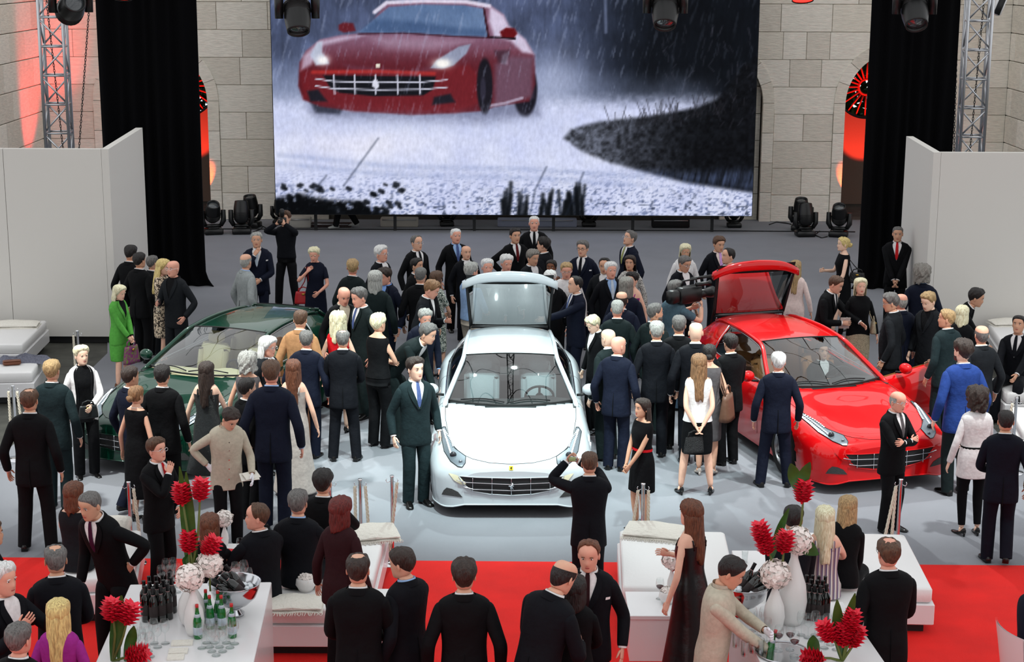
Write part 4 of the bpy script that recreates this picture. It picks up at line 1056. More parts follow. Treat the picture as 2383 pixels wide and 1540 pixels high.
def hair_mesh(style, Mh, oc, s, seed):
    """shell of hair over the skull; style: short, crop, horseshoe, receding, wavy, bob, long, bun, curly, big"""
    b = MB(); g = np.random.default_rng(seed); nc = 26
    ang = np.linspace(-np.pi, np.pi, nc, endpoint=False)
    th = {'short': .013, 'crop': .006, 'horseshoe': .009, 'receding': .010, 'wavy': .020, 'bob': .024, 'long': .020, 'bun': .012, 'curly': .045, 'big': .042, 'side': .017, 'pony': .014, 'crown': .010}[style]
    aa = np.abs(ang)
    line = np.interp(aa, np.radians([0, 20, 45, 62, 78, 92, 110, 140, 180]), [.080, .078, .072, .040, -.012, .0, -.030, -.062, -.080])
    if style == 'receding': line = np.interp(aa, np.radians([0, 12, 30, 55, 78, 92, 110, 140, 180]), [.104, .102, .108, .085, -.01, .0, -.03, -.062, -.080])
    if style in ('bob', 'long', 'big', 'curly', 'pony', 'bun'): line = np.interp(aa, np.radians([0, 20, 45, 62, 78, 92, 110, 140, 180]), [.078, .074, .058, .015, -.035, -.05, -.06, -.075, -.085])
    top = .116 if style != 'crown' else .1055
    rows = 9; G = []
    ph = g.uniform(0, 6.28, 5)
    rough = {'curly': .016, 'big': .014, 'wavy': .007, 'short': .004, 'crop': .002, 'side': .005}.get(style, .004)
    nzf = lambda a, t: rough*(np.sin(a*7+ph[0]+t*5)+np.sin(a*11+ph[1]-t*9)*.8+np.sin(a*17+ph[2]+t*14)*.6)
    if style == 'horseshoe':
        sel = aa > R_(66); an = ang[sel]; an = np.sort(np.where(an < 0, an+2*np.pi, an)); ln = np.interp(np.abs(np.where(an > np.pi, an-2*np.pi, an)), aa[np.argsort(aa)], line[np.argsort(aa)])
        hi = .055+.012*np.cos(np.where(an > np.pi, an-2*np.pi, an)*1.0)
        for t in np.linspace(0, 1, 7):
            z = ln+(hi-ln)*t; gr = th*math.sin(math.pi*min(1, .12+t*.80))-.004+nzf(an, t)*.4
            edge = np.ones_like(an); edge[[0, -1]] = 0; gr = np.where(edge > 0, np.maximum(gr, .0025), .001)
            G.append(np.array([headpt(zz, a, gg) for zz, a, gg in zip(z, an, gr)]))
        G = np.array(G); b.grid(oc+(G*s)@Mh.T)
        return b
    for t in np.linspace(0, 1, rows):
        q = t**.8; z = line+(top-line)*q
        gr = th*min(1, t*3.2+.0)-.003*(t < .01)
        if style == 'crown': gr = gr*max(.1, min(1, (1-t)*5))
        if style in ('side', 'wavy'): gr = gr+.010*max(0, t-.3)
        pts = np.array([headpt(zz, a, gr+nz_*min(1, t*4)) for zz, a, nz_ in zip(z, ang, nzf(ang, t))])
        G.append(pts)
    G = np.array(G); b.grid(oc+(G*s)@Mh.T, closed_v=True, cap1=style != 'crown')
    if style in ('bob', 'long', 'big', 'curly', 'pony'):
        L = {'bob': .10, 'long': .36, 'big': .20, 'curly': .03, 'pony': .3}[style]
        a0 = {'bob': 62, 'long': 80, 'big': 66, 'curly': 70, 'pony': 140}[style]
        an = np.linspace(R_(a0), 2*np.pi-R_(a0), 17); sg = np.where(an > np.pi, an-2*np.pi, an)
        outer, inner = [], []
        for t in np.linspace(0, 1, 8):
            z = .035-(.035+.075+L)*t; zz = max(z, -.05)
            p = np.array([headpt(zz, a, 0) for a in sg])
            wid = np.interp(zz, HZ, HW); 
            sx = np.sin(sg); cy = np.cos(sg)
            ex = {'bob': .026, 'long': .024+.006*t, 'big': .050, 'curly': .045, 'pony': -.01}[style]
            taper = 1-.95*max(0, t-.50)**1.3 if style == 'long' else (1-.5*t if style == 'pony' else 1)
            if style == 'bob': taper = 1-.25*max(0, t-.75)*4
            px_ = (.074+ex)*sx*taper; py_ = np.where(cy < 0, (.094+ex)*cy, .03*cy)
            if style in ('long', 'pony'): py_ = py_-.02*t+.0*t
            nz_ = nzf(sg, t*1.6)*(1.6 if style != 'bob' else .5)
            str_ = (.0045*(-1.0)**np.arange(len(sg))+g.normal(0, .002, len(sg)))*min(1, t*2)
            P = np.stack([(px_+str_*np.sign(sx))*(1+nz_*2), py_-np.abs(str_)*1.2+nz_, np.full_like(px_, z)+g.normal(0, .026, len(sg))*(t > .9)+g.normal(0, .010, len(sg))*(t > .7)], -1)
            Q = P.copy(); Q[:, 0] *= .72; Q[:, 1] = Q[:, 1]*.66
            outer.append(P); inner.append(Q)
        G = np.array(outer+inner[::-1]); b.grid(oc+(G*s)@Mh.T, closed_u=True)
        m = len(outer); nn_ = 17
    if style == 'bun':
        c = oc+(np.array([0, -.118, -.015])*s)@Mh.T; b.ell(c, np.array([.045, .045, .042])*s, 10, 6)
        b.ell(c+(np.array([.02, -.012, .01])*s)@Mh.T, np.array([.03, .03, .03])*s, 8, 5)
    return b

PEOPLE = []
ARM = {  # wrist target: outward, forward, height (1.78 m body); elbow pole outward, forward, up
 'down': ((.285, .035, .885), (.5, -1, 0)), 'pocket': ((.245, .09, .95), (1, -.9, 0)), 'clasp_f': ((.035, .235, .90), (1, -.4, -.2)), 'clasp_b': ((.045, -.19, .93), (1, -.6, 0)),
 'cross': ((-.065, .215, 1.19), (1, .15, -.5)), 'hold': ((.10, .31, 1.16), (.7, -.5, -1)), 'camera': ((.075, .27, 1.60), (1, .2, -.6)), 'chin': ((.03, .20, 1.43), (.6, .3, -1)), 'hip': ((.225, -.03, 1.03), (1, -.5, .1)),
 'reach': ((.10, .52, 1.20), (.5, -.4, -1)), 'point': ((.30, .36, 1.12), (.8, -.6, -.8)), 'fold': ((.02, .26, 1.08), (1, -.2, -.8)), 'belly': ((.06, .25, 1.02), (1, -.4, -.6)), 'strap': ((.13, .17, 1.36), (.9, -.1, -1)),
 'lap': ((.08, .36, .78), (1, -.4, -.2)), 'knees': ((.12, .46, .70), (1, -.3, -.2)), 'behind': ((.20, -.24, .80), (1, -.8, 0)), 'swing': ((.25, .22, .93), (.5, -1, 0)), 'raise': ((.16, .34, 1.38), (.6, .2, -1)), 'table': ((.12, .42, .98), (.8, -.3, -.6))}
def build_person(u, v, label, a=180, h=None, fv=None, sex='m', top='suit', cloth='black', legs=None, hair='short', hc='dark', skin='m', arms=('down', 'down'), hy=0, hp=0,
           lean=0, twist=0, side=0, tie=None, shirt='white', stance=.0, walk=0, sit=False, dress_len=.50, glove=False, fat=0.0, spec=False, ztop=None, curl=.35, shoes='black', z=0.0, far=False,
           pocket=False, necklace=False, beard=False, sleeve='long', fu=None, straps=False, xyz=None, belt=None, bag=None, legsn=False, crouch=0.0, seat=.46):
    h = h or (1.79 if sex == 'm' else 1.69); s = h/1.78; pid = len(PEOPLE)
    seed = 100+pid; g = np.random.default_rng(seed)
    if sit: topz = z+seat+.93*s*math.cos(R_(lean)*.8)-.02
    else: topz = z+h*(1-.50*(1-math.cos(R_(lean)*.95)))
    topz += .01
    if xyz is not None: base = np.array(xyz, float)
    elif fv is not None:
        raise ValueError
    else:
        p = atz(u, v, topz); base = np.array([p[0], p[1], z])
    yaw = R_(a); hd_off = np.array([0, 0, 0.0])
    # head displacement of leaning or seated bodies is taken back out of the base so the head stays on its sight line
    fwd = np.array([math.sin(yaw), -math.cos(yaw), 0]); rgt = np.array([math.cos(yaw), math.sin(yaw), 0])
    leanr = R_(lean); sider = R_(side)
    hipback = -.16*math.sin(leanr)*s
    off = fwd*((.62*s)*math.sin(leanr)+hipback)+rgt*(-(.62*s)*math.sin(sider))
    if xyz is None and fv is None: base = base-off
    # ---- skeleton, in metres of a 1.78 body, then scaled
    fem = sex == 'f'; F_ = lambda m_, f_: f_ if fem else m_
    pel = np.array([0, -hipback/s, .95-crouch]) if not sit else np.array([0, 0, seat/s+.11])
    def tors(d):
        """frame of the torso d above the pelvis"""
        t = min(1, max(0, (d+.1)/.45)); M = frame_from(R_(twist)*t, leanr*(.35+.65*t) if d > -.12 else leanr*.2, sider*t)
        n = 10; o = pel.copy(); step = d/n
        for i in range(n):
            dd = step*(i+.5); tt = min(1, max(0, (dd+.1)/.45)); Mi = frame_from(0, leanr*(.55+.45*tt) if not sit else leanr*tt, sider*tt); o = o+Mi[:, 2]*step
        return o, M
    def R_of(tab, grow=0):
        out = []
        for d, aw, bf, bb in tab:
            o, M = tors(d); out.append(ringpts(o, M, aw+grow, bf+grow, bb+grow))
        return out
    k_ = fat
    if fem:
        tab = [(-.10, .165, .09, .115), (0, .172, .095, .125), (.09, .15, .098, .10), (.17, .125, .095, .08), (.27, .138, .115, .085), (.345, .150, .135, .09), (.42, .158, .105, .092), (.48, .156, .078, .086), (.522, .128, .060, .070), (.55, .068, .05, .056)]
    else:
        tab = [(-.10, .160, .095, .11), (0, .165, .105+k_*.5, .12), (.10, .155+k_*.4, .11+k_, .10), (.18, .150+k_*.5, .11+k_, .09), (.28, .165+k_*.3, .12+k_*.5, .10), (.36, .178, .122, .105), (.43, .185, .11, .105), (.495, .182, .086, .095), (.54, .142, .066, .078), (.567, .072, .058, .064)]
    body = Shell()
    HM = frame_from(R_(hy), R_(hp)+leanr*.45, sider*.5)
    no, nM = tors(tab[-1][0]); hs = F_(1.075, 1.02)
    pivot = no+nM[:, 2]*.03
    hc_ = pivot+HM[:, 2]*(.110*hs-.006)+HM[:, 1]*.020
    tilt = 0
    covered = top in ('suit', 'coat', 'open', 'shirt', 'tunic', 'blouse', 'tee') and sleeve != 'short'
    rings = R_of([(d, w*.78, f_*.74, b_*.74) if .25 < d < .54 else (d, w-.012, f_-.01, b_-.01) for d, w, f_, b_ in tab]) if covered else R_of(tab)
    nw = F_(.060, .050)
    mid = (no*.45+(hc_-HM[:, 2]*.09*hs)*.55); rings.append(ringpts(mid-HM[:, 1]*.006, (nM+HM)/2, nw, nw*.95, nw*1.02))
    # head rings: jaw to crown
    q0 = len(rings)
    low = hc_+HM@np.array([0, -.012, -.088])*hs
    rings.append(ringpts(low-HM[:, 2]*.012, HM, nw*.98, .055, nw*.95, ang=HANG))
    for i, z_ in enumerate(HZ[1:-1]):
        P = headpt(z_, HANG); 
        if z_ < -.1: P[:, 2] += np.where(np.cos(HANG) < .2, .03, 0)
        nb = {-.040: .012, -.026: .020, -.008: .013, .012: .006}.get(float(z_), 0)
        P[0, 1] += nb*F_(1, .85); P[1, 1] += nb*.35; P[-1, 1] += nb*.35
        if abs(z_-.012) < 1e-6:
            for j in (2, 3, -2, -3): P[j, 1] -= .005
        rings.append(hc_+(P*hs)@HM.T)
    n_r = len(rings)
    i_arm = 5 if fem else 5
    holes = [(i_arm, NB//4-1), (i_arm, 3*NB//4-1)]
    body.torso(rings, 0, capb=False, capt=True, holes=holes)
    # arms
    LU, LF = F_(.300, .275), F_(.262, .245); hands = []; armpts = []
    for si, sgn in ((0, 1), (1, -1)):
        so, sM = tors(.44 if not fem else .425)
        S = so+sM[:, 0]*sgn*F_(.178, .150)
        pose = arms[si]; pose = ARM[pose] if isinstance(pose, str) else pose
        t, pl = pose
        if lean > 12 and isinstance(arms[si], str) and arms[si] not in ('down',):
            T = pel+ (tors(.3)[1])@np.array([sgn*t[0], t[1], t[2]-.95])
        else: T = np.array([sgn*t[0], -t[1], t[2]])
        if sit and isinstance(arms[si], str) and arms[si] not in ('lap', 'knees'): T = T+np.array([0, 0, pel[2]-.95])
        if lean > 12 and arms[si] == 'down': T = S+np.array([sgn*.05, -.05, -.54])
        E, W = ik(S, T, LU, LF, np.array([sgn*pl[0], -pl[1], pl[2]]))
        P, rr = bend_path(S, E, W, F_(.050, .041), F_(.040, .034), F_(.028, .024), .05, 2, 2)
        x0 = nrm(np.cross(nrm(E-S), np.array([0, 1.0, 0.1])))
        P0 = np.array(P)
        if covered: rr = [q_*.48 for q_ in rr[:-1]]+[rr[-1]]
        Rg = limb_rings(P0, rr, 8, x0)
        body.weld(body.holeloop(*holes[si]), (Rg if covered else Rg[1:]), 0)
        nW = nrm(np.array([-sgn, .2, 0]) if pose[0][2] < 1.0 else np.array([-sgn*.7, .9, -.1]))
        fd = nrm(W-E)
        if abs(np.dot(fd, nW)) > .9: nW = np.array([-sgn, 0, .3])
        hand(body.b, W, fd, nW, 1.78*F_(1, .9), -sgn, curl if isinstance(curl, (int, float)) else curl[si], 1 if glove else 0, .003 if glove else 0)
        hands.append((W, fd, nW)); armpts.append((S, E, W))
    # legs
    legp = []; LT, LC = .414, .412
    for sgn in (1, -1):
        Hp = pel+np.array([sgn*.088, 0, -.045])
        if sit:
            K = Hp+np.array([sgn*.06, -.42, .0]); A_ = K+np.array([0, -.02, -(K[2]-.085)])
        else:
            A_ = np.array([sgn*(.095+stance*.5), -sgn*walk*.5, .085+(0 if walk == 0 else (.05 if sgn*walk < 0 else 0))])
            K, A_ = ik(Hp, A_, LT, LC, np.array([sgn*.1, -1, 0]))
        legp.append((Hp, K, A_))
    bot = body.G[0]; ctr = bot.mean(0)
    dn = np.array([0, -.02 if sit else 0, -1.0])
    cro = [ctr+np.array([0, -.045, -.045 if not sit else -.01]), ctr+np.array([0, 0, -.06 if not sit else -.045]), ctr+np.array([0, .055, -.045])]
    def legrings(r1, r2, r3, n1=2, shift=0.0, hem=None, rf=1.0):
        out = []
        for (Hp, K, A_) in legp:
            A2 = A_ if hem is None else A_+(K-A_)*hem
            P, rr = bend_path(Hp+(K-Hp)*.30, K, A2, r1, r2, r3, .07, n1, 3)
            if rf != 1.0: rr[-3] = rr[-3]*rf
            out.append(limb_rings(P, rr, NLEG, nrm(np.array([0.0, -1.0, .02]))))
        return out
    rl, rr_ = legrings(F_(.082, .084), F_(.058, .052), F_(.040, .034), rf=1.12)
    body.legs(rl, rr_, cro, 0, cap=True)
    bb = body.b
    # ears, eyes, brows, mouth
    def hp_(x, y, z_): return hc_+HM@(np.array([x, y, z_])*hs)
    sk = 0
    for sgn in (1, -1):
        bb.ell(hp_(sgn*.077, -.010, -.008), np.array([.009, .020, .031])*hs, 6, 4, 0, HM@rz(sgn*.35))
        if not far or abs((a+hy+180) % 360-180) < 110:
            bb.ell(hp_(sgn*.031, .0795, .012), np.array([.0145, .006, .0065])*hs, 8, 4, 2, HM)
            bb.ell(hp_(sgn*.031, .0835, .012), np.array([.0065, .004, .0062])*hs, 6, 4, 3, HM)
            bb.ell(hp_(sgn*.033, .0885, .029), np.array([.019, .006, .0042])*hs, 8, 4, 4, HM@ry(sgn*.12)@rz(-sgn*.25))
    bb.ell(hp_(0, .0895, -.058), np.array([.022, .007, .0075])*hs, 8, 4, 5, HM)
    lipm = M_lipr if (fem and spec == 'red') else M_lip
    near = base[1] < 27.5
    loc = base.copy(); loc[2] = z
    T_ = lambda V_: V_
    for arr in bb.v: arr *= s
    o = bb.build('person', [m_skin(skin), M_glove, M_eyew, M_eye, m_hair(hc), lipm], sub=1 if near else 0)
    o.location = loc; o.rotation_euler = (0, 0, yaw)
    tag(o, label, 'person', 'guests and staff around the cars')
    def part(mb, name, mats, sub=0, lab=None, sharp=None):
        for arr in mb.v: arr *= s
        q = mb.build(name, mats, o, sub=sub, sharp=sharp)
        if lab: q['label'] = lab
        return q
    # ---- hair
    if hair not in ('bald', None):
        hb = hair_mesh(hair, HM, hc_, hs, seed)
        part(hb, 'hair', m_hair(hc), 1 if near else 0)
    if beard:
        b2 = MB(); G = []
        an = np.radians(np.linspace(-80, 80, 13))
        for t in np.linspace(0, 1, 5):
            z_ = -.045-.062*t; G.append(np.array([headpt(z_-.02*abs(math.sin(x_))*0, x_, .004 if 0 < t < 1 else -.002) for x_ in an]))
        b2.grid(hc_+(np.array(G)*hs)@HM.T); part(b2, 'beard', m_hair(hc))
    if spec and spec != 'red':
        b2 = MB(); A = np.linspace(0, 2*np.pi, 13)
        for sgn in (1, -1):
            b2.tube([hp_(sgn*.033+.023*math.cos(t), .099, .008+.017*math.sin(t)) for t in A], .0022, 4, cap=False)
            b2.tube([hp_(sgn*.056, .097, .012), hp_(sgn*.082, .03, .012), hp_(sgn*.083, -.015, .002)], .0020, 4)
        b2.tube([hp_(-.010, .100, .010), hp_(.010, .100, .010)], .0022, 4)
        part(b2, 'glasses', {'white': mat('white_frames', (230, 230, 232), .4), 'dark': M_black}.get(spec, M_chrome))
    # ---- clothes
    cm = m_cloth(cloth); lm = m_cloth(legs if legs and not legs.startswith('skirt') else cloth); sh = 1 if near else 0
    def sleeves(shell, holes_, r1, r2, r3, upto=1.0, mi=0, short=False):
        for si in (0, 1):
            S, E, W = armpts[si]
            if short:
                E2 = S+(E-S)*.62; P = [S+(E2-S)*t for t in (.3, .65, 1)]; q = [r1, (r1+r2)/2, r2]
            else:
                P, q = bend_path(S, E, E+(W-E)*upto, r1, r2, r3, .055, 2, 3)
            u_ = nrm(E-S); P = [S-u_*r1*.86, S-u_*r1*.55, S]+list(P[1:] if not short else P); q = [r1*.42, r1*.84, r1]+list(q[1:] if not short else q)
            P = np.array(P); x0 = nrm(np.cross(u_, np.array([0, 1.0, .1])))
            Rg = limb_rings(P, q, 10, x0)
            Rg = np.concatenate([Rg, (Rg[-1:]-P[-1])*.80+P[-1], (Rg[-1:]-P[-1])*.78+P[-1]-(P[-1]-P[-2])*.5])
            shell.b.grid(Rg, closed_v=True, mat=mi, cap0=True)
    def overlay(shell, rows, wfun, lift, name, material, x0fun=None, nx=5):
        """patch that follows the front of a garment: rows are ring positions, wfun gives half angle"""
        G = shell.G; b2 = MB(); out = []
        for t in rows:
            i = min(int(t), len(G)-2); f_ = t-i; rg = G[i]*(1-f_)+G[i+1]*f_; c = rg.mean(0)
            w0, w1 = wfun(t); line = []
            for x_ in np.linspace(w0, w1, nx):
                j = x_ % NB; j0 = int(math.floor(j)) % NB; j1 = (j0+1) % NB; ff = j-math.floor(j)
                p = rg[j0]*(1-ff)+rg[j1]*ff; n_ = p-c; n_[2] = 0; line.append(p+(nrm(n_)+np.array([0, 0, 1.0*max(0, min(1, (t-(len(G)-4.5))/2.5))]))*(lift+(.004 if fem else .001)))
            out.append(line)
        out = np.array(out); b2.grid(out)
        inn = out-(out-out.mean((0, 1)))*.0; 
        return part(b2, name, material, 0)
    jk = None
    if top in ('suit', 'coat', 'open'):
        f = F_(1, .90)
        if fem: jt = [(-.20, .190, .115, .140), (-.10, .192, .118, .142), (0, .180, .115, .138), (.09, .162, .115, .115), (.17, .145, .115, .10), (.27, .155, .132, .105), (.345, .165, .148, .11), (.42, .176, .118, .112), (.48, .176, .092, .104), (.522, .142, .074, .086), (.552, .086, .064, .070)]
        else: jt = [(-.215, .200, .125+k_*.4, .145), (-.11, .196, .128+k_*.6, .145), (0, .186+k_*.3, .128+k_*.9, .138), (.10, .178+k_*.4, .130+k_, .118), (.18, .176+k_*.5, .132+k_, .110), (.28, .188+k_*.3, .140+k_*.5, .120), (.36, .202, .140, .126), (.43, .214, .127, .126), (.493, .216, .104, .116), (.538, .176, .084, .096), (.568, .092, .066, .075)]
        if sit: jt = jt[1:]; jt[0] = (-.10, jt[0][1]*1.02, .12, .15)
        jk = Shell(); ia = next(i for i, r in enumerate(jt) if abs(r[0]-(.345 if fem else .36)) < .001)
        hl = [(ia, NB//4-1), (ia, 3*NB//4-1)]
        rgs = R_of(jt)
        # hem turned in
        rgs = [rgs[0]*.93+rgs[0].mean(0)*.07+np.array([0, 0, .03])]+rgs; hl = [(i+1, j) for i, j in hl]
        if not sit:   # slight flare and irregular hem
            rgs[1] = rgs[1]+g.normal(0, .006, rgs[1].shape)*np.array([1, 1, .5])
        jk.torso(rgs, 0); sleeves(jk, hl, F_(.071, .060), F_(.057, .050), F_(.047, .042), .96)
        n_j = len(rgs); part(jk.b, 'jacket', cm, sh)
        # shirt V, lapels, tie, collar
        vb = n_j-6.2 if top != 'open' else 1.2; vt = n_j-1.0
        if (abs((a+180) % 360-180) < 125):
            rows = np.append(np.arange(vb, vt, .5), vt)
            wv = 1.35 if not fem else 1.4
            fw = (lambda t: (-wv*((t-vb)/(vt-vb))**.9-.02, wv*((t-vb)/(vt-vb))**.9+.02)) if top != 'open' else (lambda t: (-1.3-.3*(t-vb)/(vt-vb), 1.3+.3*(t-vb)/(vt-vb)))
            overlay(jk, rows, fw, .006, 'shirt', m_cloth(shirt))
            for sg in (1, -1):
                fl = lambda t, sg=sg: ((sg*(fw(t)[1]-.05), sg*(fw(t)[1]+.75*math.sin(math.pi*min(1, (t-vb)/(vt-vb)*.95+.05))+.08)))
                overlay(jk, np.append(np.arange(vb, vt-.3, .5), vt-.3), fl, .012, 'lapel', cm if top != 'open' or cloth != 'white' else m_cloth('black'), nx=3)
            if tie:
                ft = lambda t: (-.26-.14*max(0, (n_j-3.2-t)/3), .26+.14*max(0, (n_j-3.2-t)/3)) if t < n_j-1.35 else (-.42, .42)
                ft2 = lambda t: (max(ft(t)[0], fw(t)[0]), min(ft(t)[1], fw(t)[1])); overlay(jk, np.append(np.arange(vb+.3, vt-.12, .5), vt-.12), ft2, .013, 'tie', m_cloth(tie), nx=3)
            if pocket:
                overlay(jk, [n_j-4.9, n_j-4.6], lambda t: (2.3, 3.1), .012, 'pocket_square', m_cloth('white'), nx=3)
        nb = MB(); G = []
        po = no
        tiltc = np.outer(np.cos(BANG), nM[:, 2])*.013
        for dz, gr in ((-.025, .014), (-.002, .012), (.013, .009)):
            G.append(ringpts(po+(nM[:, 2]*.6+HM[:, 2]*.4)*(dz+.010), nM, nw+gr, nw*.95+gr, nw*1.02+gr)-tiltc)
        G.append(ringpts(po+nM[:, 2]*.010, nM, nw+.003, nw*.95+.003, nw*1.02+.003)-tiltc)
        nb.grid(np.array(G), closed_v=True); part(nb, 'shirt_collar', m_cloth(shirt), 0)
        if top != 'open' or True:     # folded jacket collar round the nape
            jb = MB(); G = []; an = np.radians(np.linspace(62, 298, 15)); tl = np.outer(np.cos(an), nM[:, 2])*.020
            for dz, gr in ((-.040, .040), (-.020, .034), (.004, .024), (.010, .019), (.000, .014)):
                G.append(ringpts(po+nM[:, 2]*(dz-.002), nM, nw+gr, nw*.95+gr, nw*1.02+gr, ang=an)-tl)
            jb.grid(np.array(G)); part(jb, 'jacket_collar', cm, 0)
            if not sit and sex == 'm' and abs((a+180) % 360-180) > 70:      # centre vent and back seam
                G0 = jk.G; h2 = NB//2; line = []
                for t in np.linspace(1, 4.2, 7):
                    i = int(t); f_ = t-i; line.append((G0[i][h2]*(1-f_)+G0[i+1][h2]*f_)-(tors(0)[1][:, 1])*.002)
                jb = MB(); jb.tube(line, [.007, .0065, .006, .005, .004, .003, .002], 5); part(jb, 'vent', m_cloth('black'), 0)
        for si in (0, 1):   # shirt cuffs
            S, E, W = armpts[si]; d_ = nrm(W-E); cb = MB()
            cb.tube([W-d_*.035, W-d_*.012, W+d_*.004], [.036*F_(1, .85), .037*F_(1, .85), .035*F_(1, .85)], 8, cap=False)
            part(cb, 'shirt_cuff', m_cloth(shirt), 0)
    elif top in ('shirt', 'tunic', 'blouse', 'tee'):
        tt = [( -.03 if top == 'shirt' else (-.24 if top == 'tunic' else -.16),)+ (tab[0][1:] if top != 'shirt' else tab[1][1:])]+[r for r in tab if r[0] > (-.02 if top == 'shirt' else -.12)]
        gr = {'shirt': .017, 'tunic': .028, 'blouse': .016, 'tee': .012}[top]
        if top == 'tunic': tt[0] = (-.24, .178, .12, .13)
        if sit and tt[0][0] < -.1: tt[0] = (-.06,)+tt[0][1:]
        rgs = R_of(tt, gr); rgs[-1] = R_of([tt[-1]], .012)[0]
        jk = Shell(); ia = next(i for i, r in enumerate(tt) if abs(r[0]-(.345 if fem else .36)) < .001); hl = [(ia, NB//4-1), (ia, 3*NB//4-1)]
        rgs = [rgs[0]*.94+rgs[0].mean(0)*.06+np.array([0, 0, .03])]+rgs; hl = [(i+1, j) for i, j in hl]
        jk.torso(rgs, 0)
        if sleeve == 'short': sleeves(jk, hl, F_(.066, .052), F_(.060, .05), .05, short=True)
        else: sleeves(jk, hl, F_(.064, .054), F_(.052, .046), F_(.042, .038), .95)
        part(jk.b, {'tunic': 'tunic', 'shirt': 'shirt', 'tee': 'top'}.get(top, 'blouse'), cm, sh)
        if top == 'tunic':
            nb = MB(); nb.grid(np.array([ringpts(no+nM[:, 2]*dz, nM, nw+.012, nw+.01, nw+.012) for dz in (-.015, .03)]), closed_v=True); part(nb, 'collar', cm)
            for t in (2.2, 3.6, 5.0, 6.4, 7.8): overlay(jk, [t, t+.12], lambda t_: (-.08, .08), .012, 'button', M_chrome, nx=2)
        if belt:
            o_, M_ = tors(.12); nb = MB(); nb.grid(np.array([ringpts(tors(.10+dz)[0], M_, .165, .125, .118) for dz in (0, .05)]), closed_v=True); part(nb, 'belt', m_cloth(belt))
    elif top in ('dress', 'gown', 'tank'):
        up = {'dress': .53, 'gown': .42, 'tank': .42 if straps else .53}[top]
        tt = [r for r in tab if 0 <= r[0] <= up]
        rgs = R_of(tt, .011)
        if top != 'tank':
            Ls = dress_len; low = []
            flare = .19 if top == 'dress' else .30
            if not sit:
                for t in np.linspace(1, 0.0, 6)[:-1]:
                    d = -Ls*t; o_ = pel+np.array([0, 0, d]); w_ = .185+(flare-.185)*max(0, (t-.3)/.7)
                    rg = ringpts(o_, frame_from(0, 0, 0), w_, (.125+(.03 if top == 'dress' else .10)*t), .14+(.02 if top == 'dress' else .12)*t)
                    if t > .5: rg = rg+(np.sin(BANG*(5 if top == 'dress' else 9)+seed)*(.006 if top == 'dress' else .018)*t)[:, None]*np.stack([np.sin(BANG), -np.cos(BANG), 0*BANG], -1)
                    low.append(rg)
                rgs = [low[0]*.95+low[0].mean(0)*.05+np.array([0, 0, .02])]+low+rgs
            else: rgs = R_of([(-.10, .18, .11, .14)], .012)+rgs
        jk = Shell(); jk.torso(rgs, 0); part(jk.b, 'top' if top == 'tank' else 'dress', cm, sh)
        b2 = MB(); on, Mn = tors(.475)
        for sg in ((1, -1) if up < .5 else ()):   # straps over the shoulders
            P = [tors(up-.03)[0]+tors(up-.03)[1]@np.array([sg*.085, .110, 0]), tors(.47)[0]+Mn@np.array([sg*.092, .07, 0]), tors(.512)[0]+Mn@np.array([sg*.088, 0, .004]), tors(.47)[0]+Mn@np.array([sg*.088, -.078, 0]), tors(up-.03)[0]+tors(up-.03)[1]@np.array([sg*.085, -.092, 0])]
            b2 = MB(); b2.tube(P, .008 if straps else .013, 6); part(b2, 'strap', cm)
        if belt:
            nb = MB(); o_, M_ = tors(.15); nb.grid(np.array([ringpts(tors(.135+dz)[0], M_, .152, .118, .105) for dz in (0, .035)]), closed_v=True); part(nb, 'belt', m_cloth(belt))
        if sit and top != 'tank': legs = legs or 'skirt'
    # ---- below the waist
    bare = top in ('dress', 'gown') or (legs and legs.startswith('skirt'))
    if legs and legs.startswith('skirt') and not sit:
        c_ = legs.split(':')[1] if ':' in legs else cloth; rgs = []
        for t in np.linspace(1, 0, 6):
            rgs.append(ringpts(pel+np.array([0, 0, .08-(dress_len+.08)*t]), frame_from(0, 0, 0), .165+.03*math.sin(t*2.4), .105+.02*t, .128+.01*math.sin(t*3)))
        rgs[-1] = ringpts(pel+np.array([0, 0, .12]), frame_from(0, 0, 0), .145, .105, .098)
        rgs = [rgs[0]*.95+rgs[0].mean(0)*.05+np.array([0, 0, .02])]+rgs
        k2 = Shell(); k2.torso(rgs, 0); part(k2.b, 'skirt', m_cloth(c_), sh)
    elif sit and bare:
        c_ = legs.split(':')[1] if (legs and ':' in legs) else cloth
        k2 = Shell(); tt = [(-.085, .188, .115, .14), (0, .186, .115, .142), (.08, .166, .115, .115)]
        k2.torso(R_of(tt), 0); hl = legrings(.105, .09, .085, 1)
        cut = [x[:4] for x in hl]; k2.legs(cut[0], cut[1], [c + np.array([0, 0, -.01]) for c in cro], 0); part(k2.b, 'skirt', m_cloth(c_), sh)
    elif not bare:
        k2 = Shell(); tt = [(-.10, .172, .105, .122), (0, .180, .115+k_*.6, .132), (.09, .165+k_*.4, .118+k_*.9, .112), (.12, .162+k_*.4, .112+k_*.9, .104)]
        if fem: tt = [(-.10, .174, .10, .124), (0, .180, .103, .134), (.09, .156, .105, .108)]
        k2.torso(R_of(tt), 0, capt=False)
        slim = fem and legsn
        rl2, rr2 = legrings(F_(.096, .092), .078 if not slim else .06, .070 if not slim else .042, 2, hem=-.10 if not slim else .12)
        k2.legs(rl2, rr2, [c+np.array([0, 0, -.018]) for c in cro], 0); part(k2.b, 'trousers', lm, sh)
